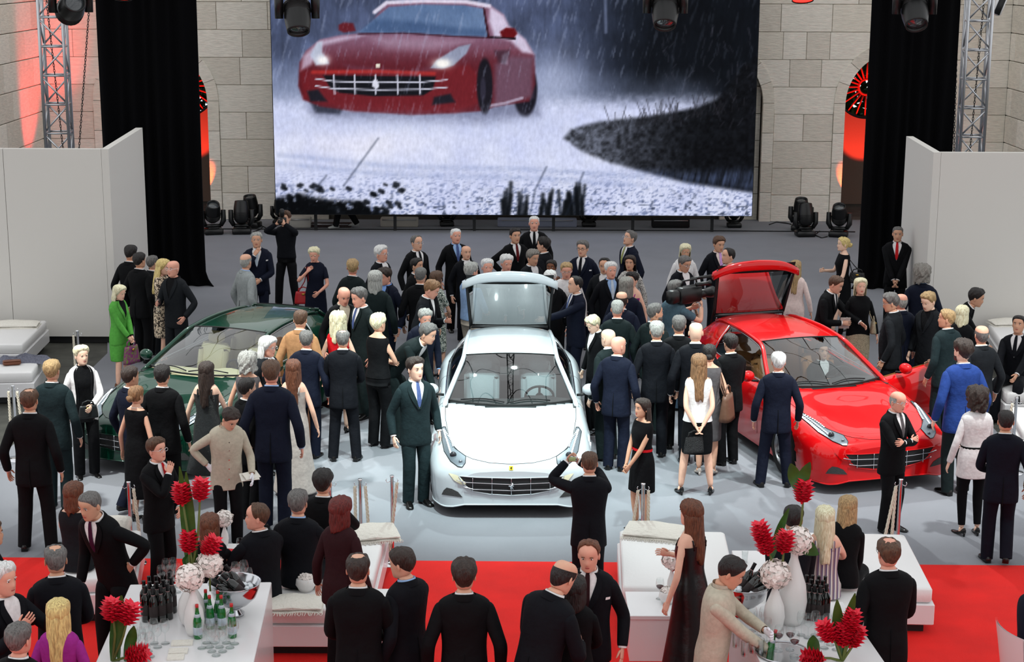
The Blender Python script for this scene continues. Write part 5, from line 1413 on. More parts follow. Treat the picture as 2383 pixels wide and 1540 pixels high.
    # ---- shoes
    for i, (Hp, K, A_) in enumerate(legp):
        b2 = MB(); fl = A_[2]-.085; fdir = nrm(np.array([(.22 if i == 0 else -.22), -1, 0])); sd = np.array([-fdir[1], fdir[0], 0])
        heel = fem
        G = []
        for t, w, z0_, z1_ in ((-.075, .022, .012, .06), (-.06, .034, .003, .10 if not heel else .07), (-.02, .037, .003, .115 if not heel else .05), (.04, .040, .003, .088 if not heel else .036), (.10, .046, .003, .058 if not heel else .03), (.155, .043, .003, .042 if not heel else .026), (.195, .026, .006, .030 if not heel else .02)):
            w *= F_(1, .82); t *= F_(1, .88); up_ = .045*max(0, (.10-t)/.17) if heel else 0
            c0 = np.array([A_[0], A_[1], fl])+fdir*t
            G.append([c0+sd*w+np.array([0, 0, z0_+up_]), c0+sd*w*.98+np.array([0, 0, (z0_+z1_)/2+up_]), c0+sd*w*.5+np.array([0, 0, z1_+up_]), c0-sd*w*.5+np.array([0, 0, z1_+up_]), c0-sd*w*.98+np.array([0, 0, (z0_+z1_)/2+up_]), c0-sd*w+np.array([0, 0, z0_+up_])])
        b2.grid(np.array(G), closed_v=True, cap0=True, cap1=True)
        if heel:
            c0 = np.array([A_[0], A_[1], fl])-fdir*.055; b2.tube([c0+np.array([0, 0, .06]), c0+np.array([0, 0, .0])], [.018, .009], 6)
            b2.tube([A_+np.array([0, 0, -.0]), A_+np.array([0, -.02, -.045])], [.033, .030], 8, 1)
        part(b2, 'shoe', [M_shoe if shoes == 'black' else m_cloth(shoes), m_skin(skin)], 0, sharp=None)
    if necklace:
        b2 = MB(); A = np.linspace(0, 2*np.pi, 22, endpoint=False)
        on, Mn = tors(.535)
        for t in A:
            b2.ell(on+Mn@np.array([.072*math.sin(t), .068*math.cos(t)+.012, -.03*max(0, math.cos(t))+.012]), (.010,)*3, 5, 3)
        part(b2, 'necklace', mat('pearl', (226, 222, 214), .3))
    info = dict(o=o, base=loc, yaw=yaw, s=s, hands=[(W*s, d_, n_) for W, d_, n_ in hands], hc=hc_*s, HM=HM, tors=tors)
    PEOPLE.append(info); return info
def P2W(info, p):
    """person-local point to world"""
    return rz(info['yaw'])@np.asarray(p, float)+info['base']
REC = []; OBST = []                                         # obstacles: centre x, y, half width, half length, yaw
def person(u, v, label, a=180, **kw):
    r = dict(u=u, v=v, label=label, a=a, kw=kw); REC.append(r); return r
def settle_crowd():
    """stand everybody on the floor along the sight line of the head, without bodies running into each other"""
    for r in REC:
        kw = r['kw']; fem = kw.get('sex', 'm') == 'f'; h = kw.get('h') or (1.69 if fem else 1.79); s = h/1.78
        lean, side, sit = R_(kw.get('lean', 0)), R_(kw.get('side', 0)), kw.get('sit', False); yaw = R_(r['a'])
        fwd = np.array([math.sin(yaw), -math.cos(yaw)]); rgt = np.array([math.cos(yaw), math.sin(yaw)])
        off = fwd*(.62*s*math.sin(lean)-.16*math.sin(lean)*s)-rgt*.62*s*math.sin(side)
        r['off'] = off; r['k'] = (1-.50*(1-math.cos(lean*.95))); r['fem'] = fem; r['sit'] = sit; r['fix'] = 'xyz' in kw
        if r['fix']: r['p'] = np.array(kw['xyz'][:2], float); r['h'] = h; continue
        if sit: tz = kw.get('seat', .46)+.93*s*math.cos(lean*.8)-.01; r['p'] = atz(r['u'], r['v'], tz)[:2]-off
        elif 'fv' in kw:
            Y = atz(kw.get('fu', r['u']), kw['fv'])[1]; r['p'] = aty(r['u'], r['v'], Y)[:2]-off*0
        else: r['p'] = atz(r['u'], r['v'], h*r['k']+.01)[:2]-off
        r['p0'] = r['p'].copy(); r['h'] = h
    N = len(REC); rad = np.array([.19 if r['fem'] else .225 for r in REC])
    for it in range(160):
        disp = np.zeros((N, 2)); C = np.array([r['p']+r['off']*.35 for r in REC])
        for i in range(N):
            for j in range(i+1, N):
                d = C[j]-C[i]; L = math.hypot(*d); m_ = rad[i]+rad[j]
                if L < m_:
                    n = d/(L+1e-6); q = (m_-L)*.5; disp[i] -= n*q; disp[j] += n*q
            for ox, oy, hx, hy, oa in OBST:
                if REC[i]['sit']: continue
                ca, sa = math.cos(-oa), math.sin(-oa); dx, dy = REC[i]['p'][0]-ox, REC[i]['p'][1]-oy; lx, ly = ca*dx-sa*dy, sa*dx+ca*dy
                ex, ey = hx+.17-abs(lx), hy+.17-abs(ly)
                if ex > 0 and ey > 0:
                    v = np.array([math.copysign(ex, lx), 0]) if ex < ey else np.array([0, math.copysign(ey, ly)])
                    disp[i] += np.array([math.cos(oa)*v[0]-math.sin(oa)*v[1], math.sin(oa)*v[0]+math.cos(oa)*v[1]])*1.4
        for i, r in enumerate(REC):
            if r['fix']: continue
            rd = nrm(r['p']); lt = np.array([-rd[1], rd[0]]); r['p'] = r['p']+.5*(rd*np.dot(disp[i], rd)+lt*np.dot(disp[i], lt)*.35)
            dl = np.dot(r['p']-r['p0'], lt); r['p'] -= lt*dl*.05
    for r in REC:
        kw = dict(r['kw'])
        if not r['fix']:
            hd = r['p']+r['off']; z = aty(r['u'], r['v'], hd[1])[2]
            if not r['sit']:
                lo, hi = (1.56, 1.82) if r['fem'] else (1.64, 1.96); kw['h'] = float(np.clip((z-.01)/r['k'], lo, hi))
            kw['xyz'] = (r['p'][0], r['p'][1], 0)
        kw.pop('fv', None); kw.pop('fu', None)
        r.update(build_person(r['u'], r['v'], r['label'], r['a'], **kw))
# ================================================================ the guests, one call each (u, v = pixel of the crown of the head)
P = person
W = {}
# --- along the left partition
P(300, 572, 'man in black suit seen from behind, in front of the white partition', 158, hair='side', hc='black', hp=12, skin='t')
P(322, 588, 'dark-haired guest almost hidden behind a man in front of the partition', 150, hc='black', hair='short', h=1.72, skin='t', far=True)
P(352, 595, 'grey-haired man in charcoal suit half hidden behind the snake-print dress', 140, h=1.66, cloth='char', hair='short', hc='dgrey')
P(374, 598, 'woman with wavy blonde hair in a snake-print dress', 78, sex='f', h=1.79, top='blouse', cloth='snake', legs='skirt:snake', hair='long', hc='blond', arms=('fold', 'fold'), dress_len=.42, skin='f', shoes='brown', hp=8)
W['gl1'] = P(404, 605, 'bald man with white glasses in black jacket and black T-shirt', -28, top='suit', cloth='char', shirt='black', hair='bald', skin='r', spec='white', arms=('pocket', 'hold'), curl=(.35, 1.0))
W['bag1'] = P(272, 658, 'woman in a bright green skirt suit with a straight blonde bob', 62, fv=905, sex='f', top='suit', cloth='lime', shirt='black', legs='skirt:lime', hair='bob', hc='lblond', arms=('clasp_f', 'clasp_f'), hp=14, skin='f', dress_len=.46, shoes='brown')
P(570, 590, 'white-haired man in a light grey suit behind the dark green car', 128, cloth='grey', hair='horseshoe', hc='grey', shirt='lblue', fat=.03, hy=30)
P(597, 540, 'man in navy suit holding a hand to his chin', 4, cloth='navy', hair='short', hc='grey', skin='t', arms=('belly', 'chin'), tie='silver', pocket=True)
W['cam1'] = P(664, 492, 'photographer all in black aiming a camera with flash', -12, fv=712, fu=672, top='shirt', cloth='ink', legs='black', hc='brown', hair='wavy', arms=('camera', 'camera'), stance=.16, belt='brown', curl=.8)
W['bag2'] = P(732, 570, 'blonde woman in navy wrap dress with red shoulder bag', 5, sex='f', h=1.72, top='tee', sleeve='short', cloth='navy', legs='skirt:navy', hair='wavy', hc='lblond', skin='r', arms=('belly', 'strap'), dress_len=.50, hp=14, hy=-10)
W['shoes'] = P(812, 330, 'stagehand in striped trainers walking behind the video screen', -80, top='tee', cloth='black', xyz=(atz(805, 532)[0], atz(805, 532)[1], 0), walk=.5, shoes='lgrey', legs='black')
# --- back row in front of the screen
P(885, 572, 'man with wavy white hair and glasses in navy jacket', 58, cloth='ink', hair='wavy', hc='white', spec='chrome', skin='r')
P(968, 547, 'man with rimless glasses and dark tie standing before the stage', 42, tie='ink', hair='receding', hc='dgrey', spec='chrome', skin='m')
P(1060, 531, 'man with cropped white hair and blue striped tie', 20, tie='bluetie', shirt='lblue', hair='crop', hc='white', skin='r', arms=('belly', 'down'))
P(1084, 578, 'young man with shaved head in open-collared dark suit', 22, hair='bald', skin='m', cloth='ink', fv=795, fu=1072)
P(1198, 531, 'dark-haired man with red striped tie, hand on hip', 22, h=1.78, tie='oxblood', hair='short', hc='black', skin='t', arms=('down', 'hip'))
P(1243, 502, 'tall white-haired man in black suit, back of the group by the screen', 2, h=1.84, tie='black', hair='crop', hc='white', skin='r')
P(1267, 553, 'man with swept-back black hair turning to his neighbour', -110, hc='black', hair='side', cloth='ink', h=1.74)
P(1236, 580, 'man with long straight grey hair looking down', 40, hair='wavy', hc='pepper', cloth='char', hp=12, skin='t', h=1.75)
P(1284, 600, 'dark-skinned woman with black hair tied back', -15, sex='f', top='dress', cloth='brown', hair='bun', hc='black', skin='d')
P(1357, 560, 'man with dark-rimmed glasses, navy tie and white pocket square', -22, cloth='navy', tie='ink', hair='side', hc='dgrey', spec='dark', pocket=True)
P(1318, 608, 'man with reading glasses in white shirt and grey waistcoat', 2, top='shirt', cloth='white', legs='char', hair='short', hc='sand', spec='chrome', skin='r', hp=12)
P(1408, 598, 'dark-haired man peering over a white-haired guest', -12, hc='black', hair='receding', cloth='char', skin='t', h=1.75, hp=10)
P(1421, 610, 'white-haired man with moustache and pale tie', 14, hair='side', hc='white', skin='r', shirt='lblue', tie='silver', cloth='ink', h=1.76)
P(1465, 537, 'man in navy suit and olive tie looking up over his shoulder', -62, cloth='navy', tie='olive', hair='short', hc='dgrey', spec='chrome', hp=-14)
P(1467, 590, 'woman with long dark hair in black and white print', -16, sex='f', top='blouse', cloth='blotch', hair='long', hc='dark', skin='t', h=1.72)
P(1473, 630, 'woman with short black hair and purple top', -38, sex='f', top='tank', cloth='purple', hair='wavy', hc='black', skin='f', legs='black', straps=True)
P(1457, 647, 'grey-haired man in navy suit with his back turned, by the purple top', 168, cloth='navy', hair='bob', hc='pepper')
P(1594, 562, 'woman with white-blonde bob in long white dress and jacket', 6, sex='f', h=1.72, top='suit', cloth='white', shirt='white', legs='skirt:white', dress_len=.88, hair='bob', hc='lblond', skin='t', hp=14)
P(1588, 592, 'dark-haired man with glasses behind the television camera', 38, cloth='ink', hair='short', hc='dgrey', spec='chrome', skin='t', hp=18)
W['tv'] = P(1572, 652, 'cameraman in slate blue shirt shouldering a television camera', 128, top='shirt', cloth='gblue', legs='slate', hair='short', hc='dgrey', arms=((( .10, .42, 1.34), (1, 0, -.8)), ((.12, .40, 1.38), (.8, .1, -1))), curl=.9, sleeve='short')
P(1671, 549, 'tanned man in charcoal suit with lilac tie', 22, cloth='ink', tie='lilac', shirt='pink', hair='side', hc='brown', skin='t', hp=10)
P(1698, 577, 'man with slicked-back black hair in profile behind the red tailgate', -72, hair='receding', hc='black', skin='m')
P(1852, 603, 'long-haired blonde woman in pale pink blouse behind the red tailgate', 165, sex='f', h=1.68, top='blouse', cloth='pink', hair='long', hc='sand', legs='black', legsn=True)
# --- right partition
P(2090, 527, 'grey-haired man in black suit and red tie, hands folded', -12, tie='redtie', hair='crop', hc='dgrey', skin='t', arms=('clasp_f', 'clasp_f'), hp=6, xyz=(atz(2090, 527, 1.82)[0], atz(2090, 527, 1.82)[1], 0), h=1.82)
W['bag3'] = P(1966, 548, 'blonde woman with chignon striding in sleeveless black dress', -84, sex='f', h=1.74, top='dress', cloth='black', hair='bun', hc='blond', arms=('swing', 'hold'), walk=.35, dress_len=.36, skin='p')
W['paper'] = P(1940, 640, 'man in black suit bending over the red car roof', 58, lean=14, arms=('reach', 'hold'), hair='short', hc='brown', tie='ink', hp=16, cloth='black')
W['bag4'] = P(2003, 643, 'platinum-haired woman in black blouse and leopard skirt', 4, sex='f', h=1.74, top='blouse', cloth='black', legs='skirt:leopard', hair='bob', hc='lblond', spec='red', skin='f', arms=('down', 'down'), dress_len=.46, shoes='black')
P(2082, 682, 'stout man with thick grey hair and glasses in grey-black suit', -118, cloth='char', hair='wavy', hc='dgrey', skin='t', spec='chrome', fat=.05, hp=14, hy=20, h=1.80)
P(2100, 683, 'bald man hidden behind a stout grey-haired guest', -160, hair='horseshoe', hc='grey', h=1.70, skin='r', cloth='navy', far=True)
P(2147, 620, 'man with shaggy grey hair in navy suit facing the partition', 178, cloth='navy', hair='curly', hc='pepper', shirt='lblue')
P(2168, 677, 'fair-haired young man in black shirt looking down', -52, top='suit', cloth='char', shirt='black', hair='side', hc='sand', hp=20, skin='p')
P(2272, 680, 'dark-haired man bowing beside the blonde in leather jacket', 72, lean=35, hair='wavy', hc='black', cloth='black', arms=('down', 'reach'), skin='t')
P(2240, 708, 'blonde woman in studded black leather jacket', 158, sex='f', top='suit', cloth='black', hair='bob', hc='lblond', legs='black', shirt='black', h=1.66)
P(2208, 720, 'man in dark teal suit seen from behind, glancing sideways', -150, cloth='teal', hair='short', hc='sand', hy=40, skin='t', arms=('down', 'belly'))
P(2287, 757, 'balding man with dark glasses in charcoal suit seen from behind', -162, cloth='char', hair='horseshoe', hc='dgrey', spec='dark', hy=-15)
P(2245, 792, 'bearded young man in bright blue jacket', -168, fv=1150, fu=2215, cloth='blue', legs='green', hair='wavy', hc='dark', beard=True, hy=20, skin='p')
P(2372, 740, 'smiling man in open jacket sitting on the edge of a daybed', -30, sit=True, seat=.50, cloth='ink', tie='ink', hair='short', hc='black', skin='t', arms=('knees', 'knees'), hp=-10)
P(2278, 900, 'woman with dark curls in white tunic shirt and black belt', -172, sex='f', fv=1245, fu=2250, h=1.72, top='tunic', cloth='white', legs='black', legsn=True, hair='curly', hc='dark', arms=('down', 'belly'), belt='black', skin='p')
W['officer'] = P(2343, 955, 'naval officer in dark uniform with gold cuff braid', 172, fv=1312, fu=2335, cloth='uniform', hair='crop', hc='black', skin='t', arms=('belly', 'down'), walk=.12)
P(2085, 908, 'bald man with glasses and folded arms before the red car', 38, fv=1235, fu=2075, h=1.78, tie='dgrey', hair='horseshoe', hc='grey', spec='chrome', skin='r', arms=('cross', 'cross'), pocket=True, hp=8)
# --- between the green and the white car
P(820, 603, 'fair-haired man in grey-green suit turned away', 152, cloth='green', hair='short', hc='sand', skin='r', hy=30)
P(872, 632, 'man with long silver hair and upturned collar', 172, cloth='green', hair='bob', hc='grey', h=1.82)
P(900, 622, 'dark-haired man in blue shirt beside the silver-haired one', -40, shirt='shirtblue', cloth='navy', hair='wavy', hc='dark', skin='r', h=1.76, hp=14)
P(968, 600, 'dark-haired guest in black with face turned aside', 60, cloth='black', hc='black', hair='short', h=1.70, skin='t', far=True)
P(978, 622, 'man with grey crew cut in black suit, back to the stage', 168, hair='crop', hc='dgrey')
P(995, 650, 'brown-haired man in shiny black jacket looking down', 78, cloth='char', hair='wavy', hc='lbrown', lean=8, hp=24, skin='r', arms=('hold', 'down'))
P(1014, 628, 'woman in leaf-print dress holding her wrist', 140, sex='f', top='tee', sleeve='short', cloth='leafprint', legs='skirt:leafprint', hair='bob', hc='brown', arms=('belly', 'belly'), dress_len=.5)
P(795, 663, 'bald man in black suit looking down, by the green car', 24, hair='bald', skin='r', hp=22, shirt='beige', cloth='black')
P(842, 668, 'man with slicked grey hair and spotted blue tie', -54, cloth='green', tie='bluetie', hair='side', hc='dgrey', skin='r', hp=14)
P(786, 725, 'woman with big platinum curls and red dress', 180, sex='f', h=1.68, top='dress', cloth='red', hair='big', hc='lblond', skin='p', dress_len=.46)
P(878, 710, 'short-haired blonde woman in black sleeveless top and trousers', 148, sex='f', fv=1040, fu=865, h=1.74, top='tank', cloth='black', legs='black', hair='wavy', hc='lblond', arms=('fold', 'fold'), skin='m', hy=-6)
P(697, 722, 'man in camel-coloured jacket looking into the green car', 172, cloth='tan', hair='receding', hc='brown', hp=10, legs='brown')
P(617, 782, 'man with bald crown, long white sides and glasses', 64, cloth='char', hair='bob', hc='white', spec='chrome', skin='r', hp=10, h=1.74)
P(712, 770, 'grey-haired man in navy suit, shoulder to shoulder with a platinum blonde', 172, fv=1065, fu=720, cloth='navy', hair='short', hc='dgrey', hy=10, skin='r')
P(797, 768, 'man with thinning grey crop in dark suit, feet apart', 180, fv=1072, fu=805, cloth='ink', hair='crown', hc='dgrey', spec='chrome', arms=('belly', 'belly'), stance=.12)
P(1008, 752, 'man in charcoal suit bending down to the white car window', 66, cloth='green', lean=55, xyz=(atz(938, 1020)[0], atz(938, 1020)[1], 0), hair='wavy', hc='dgrey', arms=('reach', 'reach'), hp=-6, skin='m', h=1.84)
P(988, 720, 'smiling man with thick grey hair leaning forward', 22, cloth='navy', lean=16, h=1.66, hair='wavy', hc='grey', shirt='lblue', skin='r', hp=8)
P(985, 833, 'boy in dark teal suit with striped tie beside the white car', 24, fv=1182, fu=978, cloth='teal', tie='bluetie', hair='wavy', hc='dark', skin='p', hy=12, h=1.72, arms=('down', 'down'))
P(1095, 613, 'man in light blue shirt and khaki trousers', 130, top='shirt', cloth='lblue', legs='khaki', hair='wavy', hc='grey', fat=.05, arms=('belly', 'belly'), skin='r')
P(1134, 603, 'white-haired man peeking past the raised white tailgate', 10, hair='side', hc='white', skin='r', h=1.76)
P(1177, 592, 'man with long white hair behind the raised white tailgate', 20, hair='wavy', hc='white', skin='r', hp=10)
P(1282, 627, 'white-haired man with red tie beside the white tailgate', -10, tie='redtie', hair='side', hc='white', skin='r', h=1.72, fat=.03, hp=18)
P(1342, 642, 'man in navy suit gesturing with both arms at the white car', -72, cloth='navy', tie='bluetie', hair='receding', hc='black', skin='m', arms=('reach', 'point'), pocket=False)
P(1390, 726, 'platinum blonde woman with hair clip looking down', -58, sex='f', top='suit', cloth='black', shirt='white', hair='wavy', hc='lblond', hp=28, skin='p', legs='black', h=1.66)
P(1437, 698, 'balding man with grey fringe in charcoal suit, back turned', 176, cloth='green', hair='crop', hc='grey', skin='r')
P(1447, 678, 'balding man with dark side hair behind the charcoal suit', 178, hair='horseshoe', hc='dark', h=1.76, cloth='navy')
P(1522, 706, 'man with sunglasses pushed up on dark cropped hair', 138, cloth='green', hair='short', hc='dgrey', skin='t', hy=-30, beard=True)
P(1418, 765, 'shaven-headed man with black glasses seen half from behind', -140, hair='bald', spec='dark', cloth='green', skin='p', h=1.74)
P(1437, 782, 'old bald man in navy suit, standing beside the white car wing', 158, fv=1090, fu=1420, cloth='navy', hair='bald', hc='grey', skin='r', hy=-30, h=1.78)
P(1529, 748, 'man with silver hair in black suit, back to the photographer', 180, fv=1062, fu=1535, cloth='ink', hair='short', hc='grey')
P(1581, 735, 'man with dark greying hair in black suit, back turned', 178, cloth='black', hair='short', hc='dgrey', fat=.02)
P(1620, 750, 'tall bald man in black suit standing by the red car', 178, hair='bald', skin='p', cloth='ink', h=1.86)
W['bag5'] = P(1652, 797, 'dark-haired woman in grey dress with brown shoulder bag', 172, sex='f', fv=1105, fu=1660, top='dress', cloth='dgrey', hair='bun', hc='black', skin='m', shoes='greige', dress_len=.46)
P(1702, 777, 'black-haired man with glasses beside the red car door', -152, fv=1080, fu=1705, hair='short', hc='black', spec='chrome', skin='m', hy=-10, arms=('down', 'belly'), h=1.72)
W['clutch'] = P(1628, 820, 'woman with long wavy brown hair, white top and black skirt', 180, sex='f', fv=1150, fu=1615, h=1.76, top='tank', cloth='white', legs='skirt:black', hair='long', hc='lbrown', arms=('clasp_b', 'clasp_b'), dress_len=.42, stance=.18, skin='f')
P(1813, 820, 'white-haired man in navy suit facing the red car bonnet', 180, fv=1132, fu=1800, cloth='navy', hair='short', hc='white', skin='r', stance=.16, h=1.80)
P(1498, 922, 'hostess in black sheath dress with red belt', -58, sex='f', fv=1232, fu=1490, h=1.68, top='dress', cloth='black', hair='long', hc='dark', skin='t', arms=('clasp_f', 'clasp_f'), belt='red', dress_len=.42, spec='red')
W['compact'] = P(1372, 1096, 'man in black suit photographing the white car with compact camera', 182, fv=1420, fu=1350, hair='crop', hc='brown', arms=(((.225, .27, 1.60), (1, .1, -.5)), ((-.10, .30, 1.60), (1, .25, -.5))), cloth='ink', hp=2, curl=.8)
# --- left part of the floor
P(66, 905, 'man in black suit with thinning crown, arms hanging', 178, fv=1280, fu=65, hair='crown', hc='brown', skin='t', stance=.1)
P(118, 838, 'man with blond-grey hair in grey-green suit', 172, fv=1185, fu=150, cloth='teal', hair='short', hc='sand', h=1.80, arms=('belly', 'down'))
W['pouch'] = P(187, 800, 'white-haired woman in white blazer with black lapels and pearls', 26, sex='f', fv=1108, fu=185, top='open', cloth='white', shirt='black', legs='black', hair='wavy', hc='lblond', skin='p', necklace=True, hy=12, arms=('belly', 'down'))
P(300, 853, 'dark-haired man in blue suit walking past the green car', 138, cloth='navy', fv=1195, fu=275, hair='short', hc='dark', skin='t', walk=.5, h=1.80)
P(314, 893, 'woman with chignon and pearls in black dress', 152, sex='f', fv=1200, fu=315, top='dress', cloth='black', dress_len=.62, hair='bun', hc='lbrown', necklace=True, skin='m')
P(375, 850, 'broad dark-haired man in black suit facing the green car', 168, fv=1190, fu=385, hair='short', hc='black', hy=10, h=1.84)
P(478, 838, 'woman with long dark hair in black sequin top', 172, sex='f', top='gown', cloth='sequin', dress_len=.6, hair='long', hc='dark', skin='p', arms=('down', 'hold'))
P(572, 880, 'dark-haired man in black suit and white collar, in profile', 128, fv=1215, fu=560, hair='short', hc='black', skin='m', h=1.76)
P(630, 833, 'very tall man in navy suit seen from behind', 176, fv=1225, fu=640, cloth='navy', hair='short', hc='brown', shirt='lblue', hy=10, skin='r')
P(592, 838, 'woman with curly grey hair hidden behind the very tall man', 170, sex='f', top='dress', cloth='dgrey', hair='curly', hc='grey', h=1.66, xyz=(atz(585, 1125)[0], atz(585, 1125)[1], 0))
P(682, 833, 'woman with long auburn hair in flowing greige gown', 172, sex='f', h=1.74, fv=1150, fu=690, top='gown', cloth='greige', dress_len=.90, hair='long', hc='auburn', skin='f', hy=20)
W['waiter1'] = P(524, 977, 'waiter in beige tunic and white gloves bending his head', 22, fv=1270, fu=470, h=1.80, top='tunic', cloth='beige', legs='black', hair='side', hc='dark', glove=True, hp=34, hy=20, arms=('swing', 'hip'), lean=10, skin='m')
P(362, 1020, 'man with glasses and red tie, hand to chin', 58, fv=1380, fu=365, tie='redtie', hair='side', hc='brown', spec='chrome', skin='r', arms=('belly', 'chin'), hp=-4)
P(212, 1145, 'man in black suit with purple tie leaning forward', -30, tie='plum', hair='crop', hc='dgrey', skin='t', lean=22, arms=('hip', 'down'), hp=6)
P(168, 1125, 'woman with brown bob in dark dress sitting on the lounger', 168, sex='f', sit=True, top='dress', cloth='char', hair='bob', hc='auburn', arms=('lap', 'lap'), skin='f', seat=.48)
P(128, 1270, 'man with glasses and receding dark hair in navy suit', -164, cloth='ink', hair='crown', hc='dgrey', spec='dark', skin='t', arms=('hold', 'belly'), h=1.74)
P(132, 1390, 'long-haired blonde woman in magenta top', 178, sex='f', top='tee', sleeve='short', cloth='magenta', hair='long', hc='blond', legs='black', h=1.64)
P(38, 1452, 'man with short grey hair and black jacket in front of the carpet', 160, hair='short', hc='dgrey', h=1.70, cloth='black', skin='r')
P(2, 1312, 'white-haired man raising one hand at the edge of the carpet', 60, hair='wavy', hc='white', arms=('raise', 'raise'), cloth='ink', skin='r', h=1.76)
P(486, 1198, 'brown-haired woman in black sitting by the drinks counter', 178, sex='f', sit=True, top='tee', sleeve='short', cloth='black', legs='black', hair='long', hc='auburn', arms=('lap', 'lap'), seat=.48)
P(603, 1178, 'heavy-set man with thin hair sitting and looking sideways', -140, sit=True, cloth='ink', hair='receding', hc='brown', skin='r', hy=55, fat=.04, arms=('lap', 'lap'), seat=.48)
P(692, 1148, 'grey-haired man with pale collar sitting with his back turned', 172, sit=True, hair='short', hc='dgrey', shirt='lblue', cloth='ink', arms=('lap', 'lap'), seat=.48)
P(750, 1102, 'dark-haired man sitting on the far side of the lounger', 168, sit=True, hair='side', hc='black', skin='m', cloth='black', arms=('lap', 'lap'), seat=.48)
P(790, 1152, 'woman with dark red wavy hair in black jacket', 152, sex='f', h=1.74, top='suit', cloth='wine', shirt='black', legs='black', hair='bob', hc='red', skin='m')
P(832, 1290, 'man with round bald patch in black suit', 178, hair='crown', hc='dark', skin='m', arms=('belly', 'belly'), h=1.80)
W['gl2'] = P(945, 1275, 'man with gelled dark hair and open blue collar holding a drink', -128, hair='short', hc='dark', shirt='lblue', cloth='ink', skin='m', hp=10, arms=('down', 'hold'), curl=(.3, 1.0), hy=12)
P(1080, 1305, 'brown-haired man in black suit seen squarely from behind', 182, hair='side', hc='dark', skin='m', cloth='black')
P(1260, 1290, 'man with bald crown bowing his head to one side', 140, hair='horseshoe', hc='black', skin='m', lean=14, hp=24, cloth='ink', arms=('hold', 'hold'), h=1.84, side=-8)
P(1338, 1335, 'woman with black hair in black coat, back turned', 178, sex='f', top='suit', cloth='black', hair='bob', hc='black', legs='black', shirt='black', h=1.68, arms=('belly', 'belly'))
P(1372, 1252, 'man with reddish hair and dark tie smiling', -10, hair='receding', hc='auburn', skin='r', tie='wine', pocket=True, cloth='ink', hp=8, h=1.80)
W['waiter2'] = P(1684, 1288, 'waiter in beige tunic handling a green bottle', 78, h=1.78, top='tunic', cloth='beige', legs='black', hair='short', hc='black', glove=True, hp=26, skin='t', arms=((( .02, .40, 1.16), (1, 0, -.6)), ((.02, .42, 1.02), (1, 0, -.6))), curl=.9, lean=6)
P(1613, 1158, 'woman with very long dark hair in backless black gown', -132, sex='f', h=1.76, top='gown', cloth='silk', hair='long', hc='auburn', skin='f', arms=('down', 'hold'), straps=True, dress_len=.86)
P(1846, 1180, 'dark-haired man sitting hunched at the low table', 165, sit=True, lean=30, hair='short', hc='black', skin='t', cloth='ink', arms=('lap', 'lap'), seat=.48)
P(1922, 1176, 'woman with platinum hair in striped strappy dress', 176, sex='f', sit=True, top='gown', cloth='stripes', hair='long', hc='lblond', arms=('lap', 'lap'), skin='f', straps=False, seat=.48)
P(1972, 1178, 'woman in black bending away with brown-blonde hair', 160, sex='f', sit=True, lean=22, top='blouse', cloth='black', legs='black', hair='long', hc='sand', arms=('lap', 'lap'), seat=.48)
P(2072, 1253, 'man with glasses and thinning crown in black suit by the counter', -170, hair='crown', hc='brown', spec='dark', skin='r', arms=('down', 'belly'), h=1.80)
cr_ = R_(16.4); dp = np.array([3.91, 21.75])+np.array([math.cos(cr_)*.37-math.sin(cr_)*.10, math.sin(cr_)*.37+math.cos(cr_)*.10])
P(1990, 800, 'guest in dark clothes at the wheel inside the red car', 16.4, sit=True, xyz=(dp[0], dp[1], .28), z=.28, seat=.12, h=1.60, lean=-10, cloth='green', hair='short', hc='dark', arms=(((.14, .40, .62), (1, 0, -.6)), ((.14, .40, .62), (1, 0, -.6))), curl=1.0)
W['chair'] = P(2418, 1325, 'person in dark navy suit on the white shell chair', 100, sit=True, cloth='navy', hair='short', hc='dark', arms=('lap', 'lap'), seat=.46)
P(-28, 1205, 'woman with bare tanned arm at the carpet edge', 120, sex='f', top='dress', cloth='black', hair='bob', hc='brown', skin='t', arms=('down', 'down'))
# ================================================================ lounge furniture, counters, rig
M_towel = mat('white_blanket', (224, 220, 210), .95, bump=.8, bscale=30)
M_glassw = bpy.data.materials.new('clear_glass'); M_glassw.use_nodes = True; make_glass(M_glassw, (.95, .97, .97, 1), .07, .75)
M_wine = mat('red_wine', (70, 8, 18), .1); M_wbottle = mat('dark_wine_bottle', (10, 14, 12), .08, coat=.6); M_gbottle = mat('green_bottle_glass', (16, 104, 44), .06, coat=.6)
M_label = mat('pale_label', (214, 210, 198), .7); M_llabel = mat('blue_white_label', (196, 208, 220), .6); M_caps = mat('dark_foil', (18, 18, 20), .4); M_redcap = mat('red_white_cap', (196, 40, 40), .4)
M_vase = mat('white_ceramic', (226, 224, 222), .35, coat=.3); M_petw = mat('white_petal', (240, 232, 226), .8); M_petr = mat('red_petal', (226, 22, 52), .5, var=.15, vscale=40); M_stem = mat('green_stem', (92, 104, 48), .6)
M_lf = mat('glossy_green_leaf', (48, 92, 36), .35, var=.2, vscale=12); M_steel = mat('polished_steel', (206, 208, 212), .14, metal=1.0); M_ice = mat('ice_cube', (225, 232, 236), .1, coat=.5); M_rope = mat('cream_rope', (214, 206, 188), .9, bump=.6, bscale=60)
M_cork = mat('cork', (186, 150, 110), .8)
def gp(u, v, z=0.0): return atz(u, v, z)
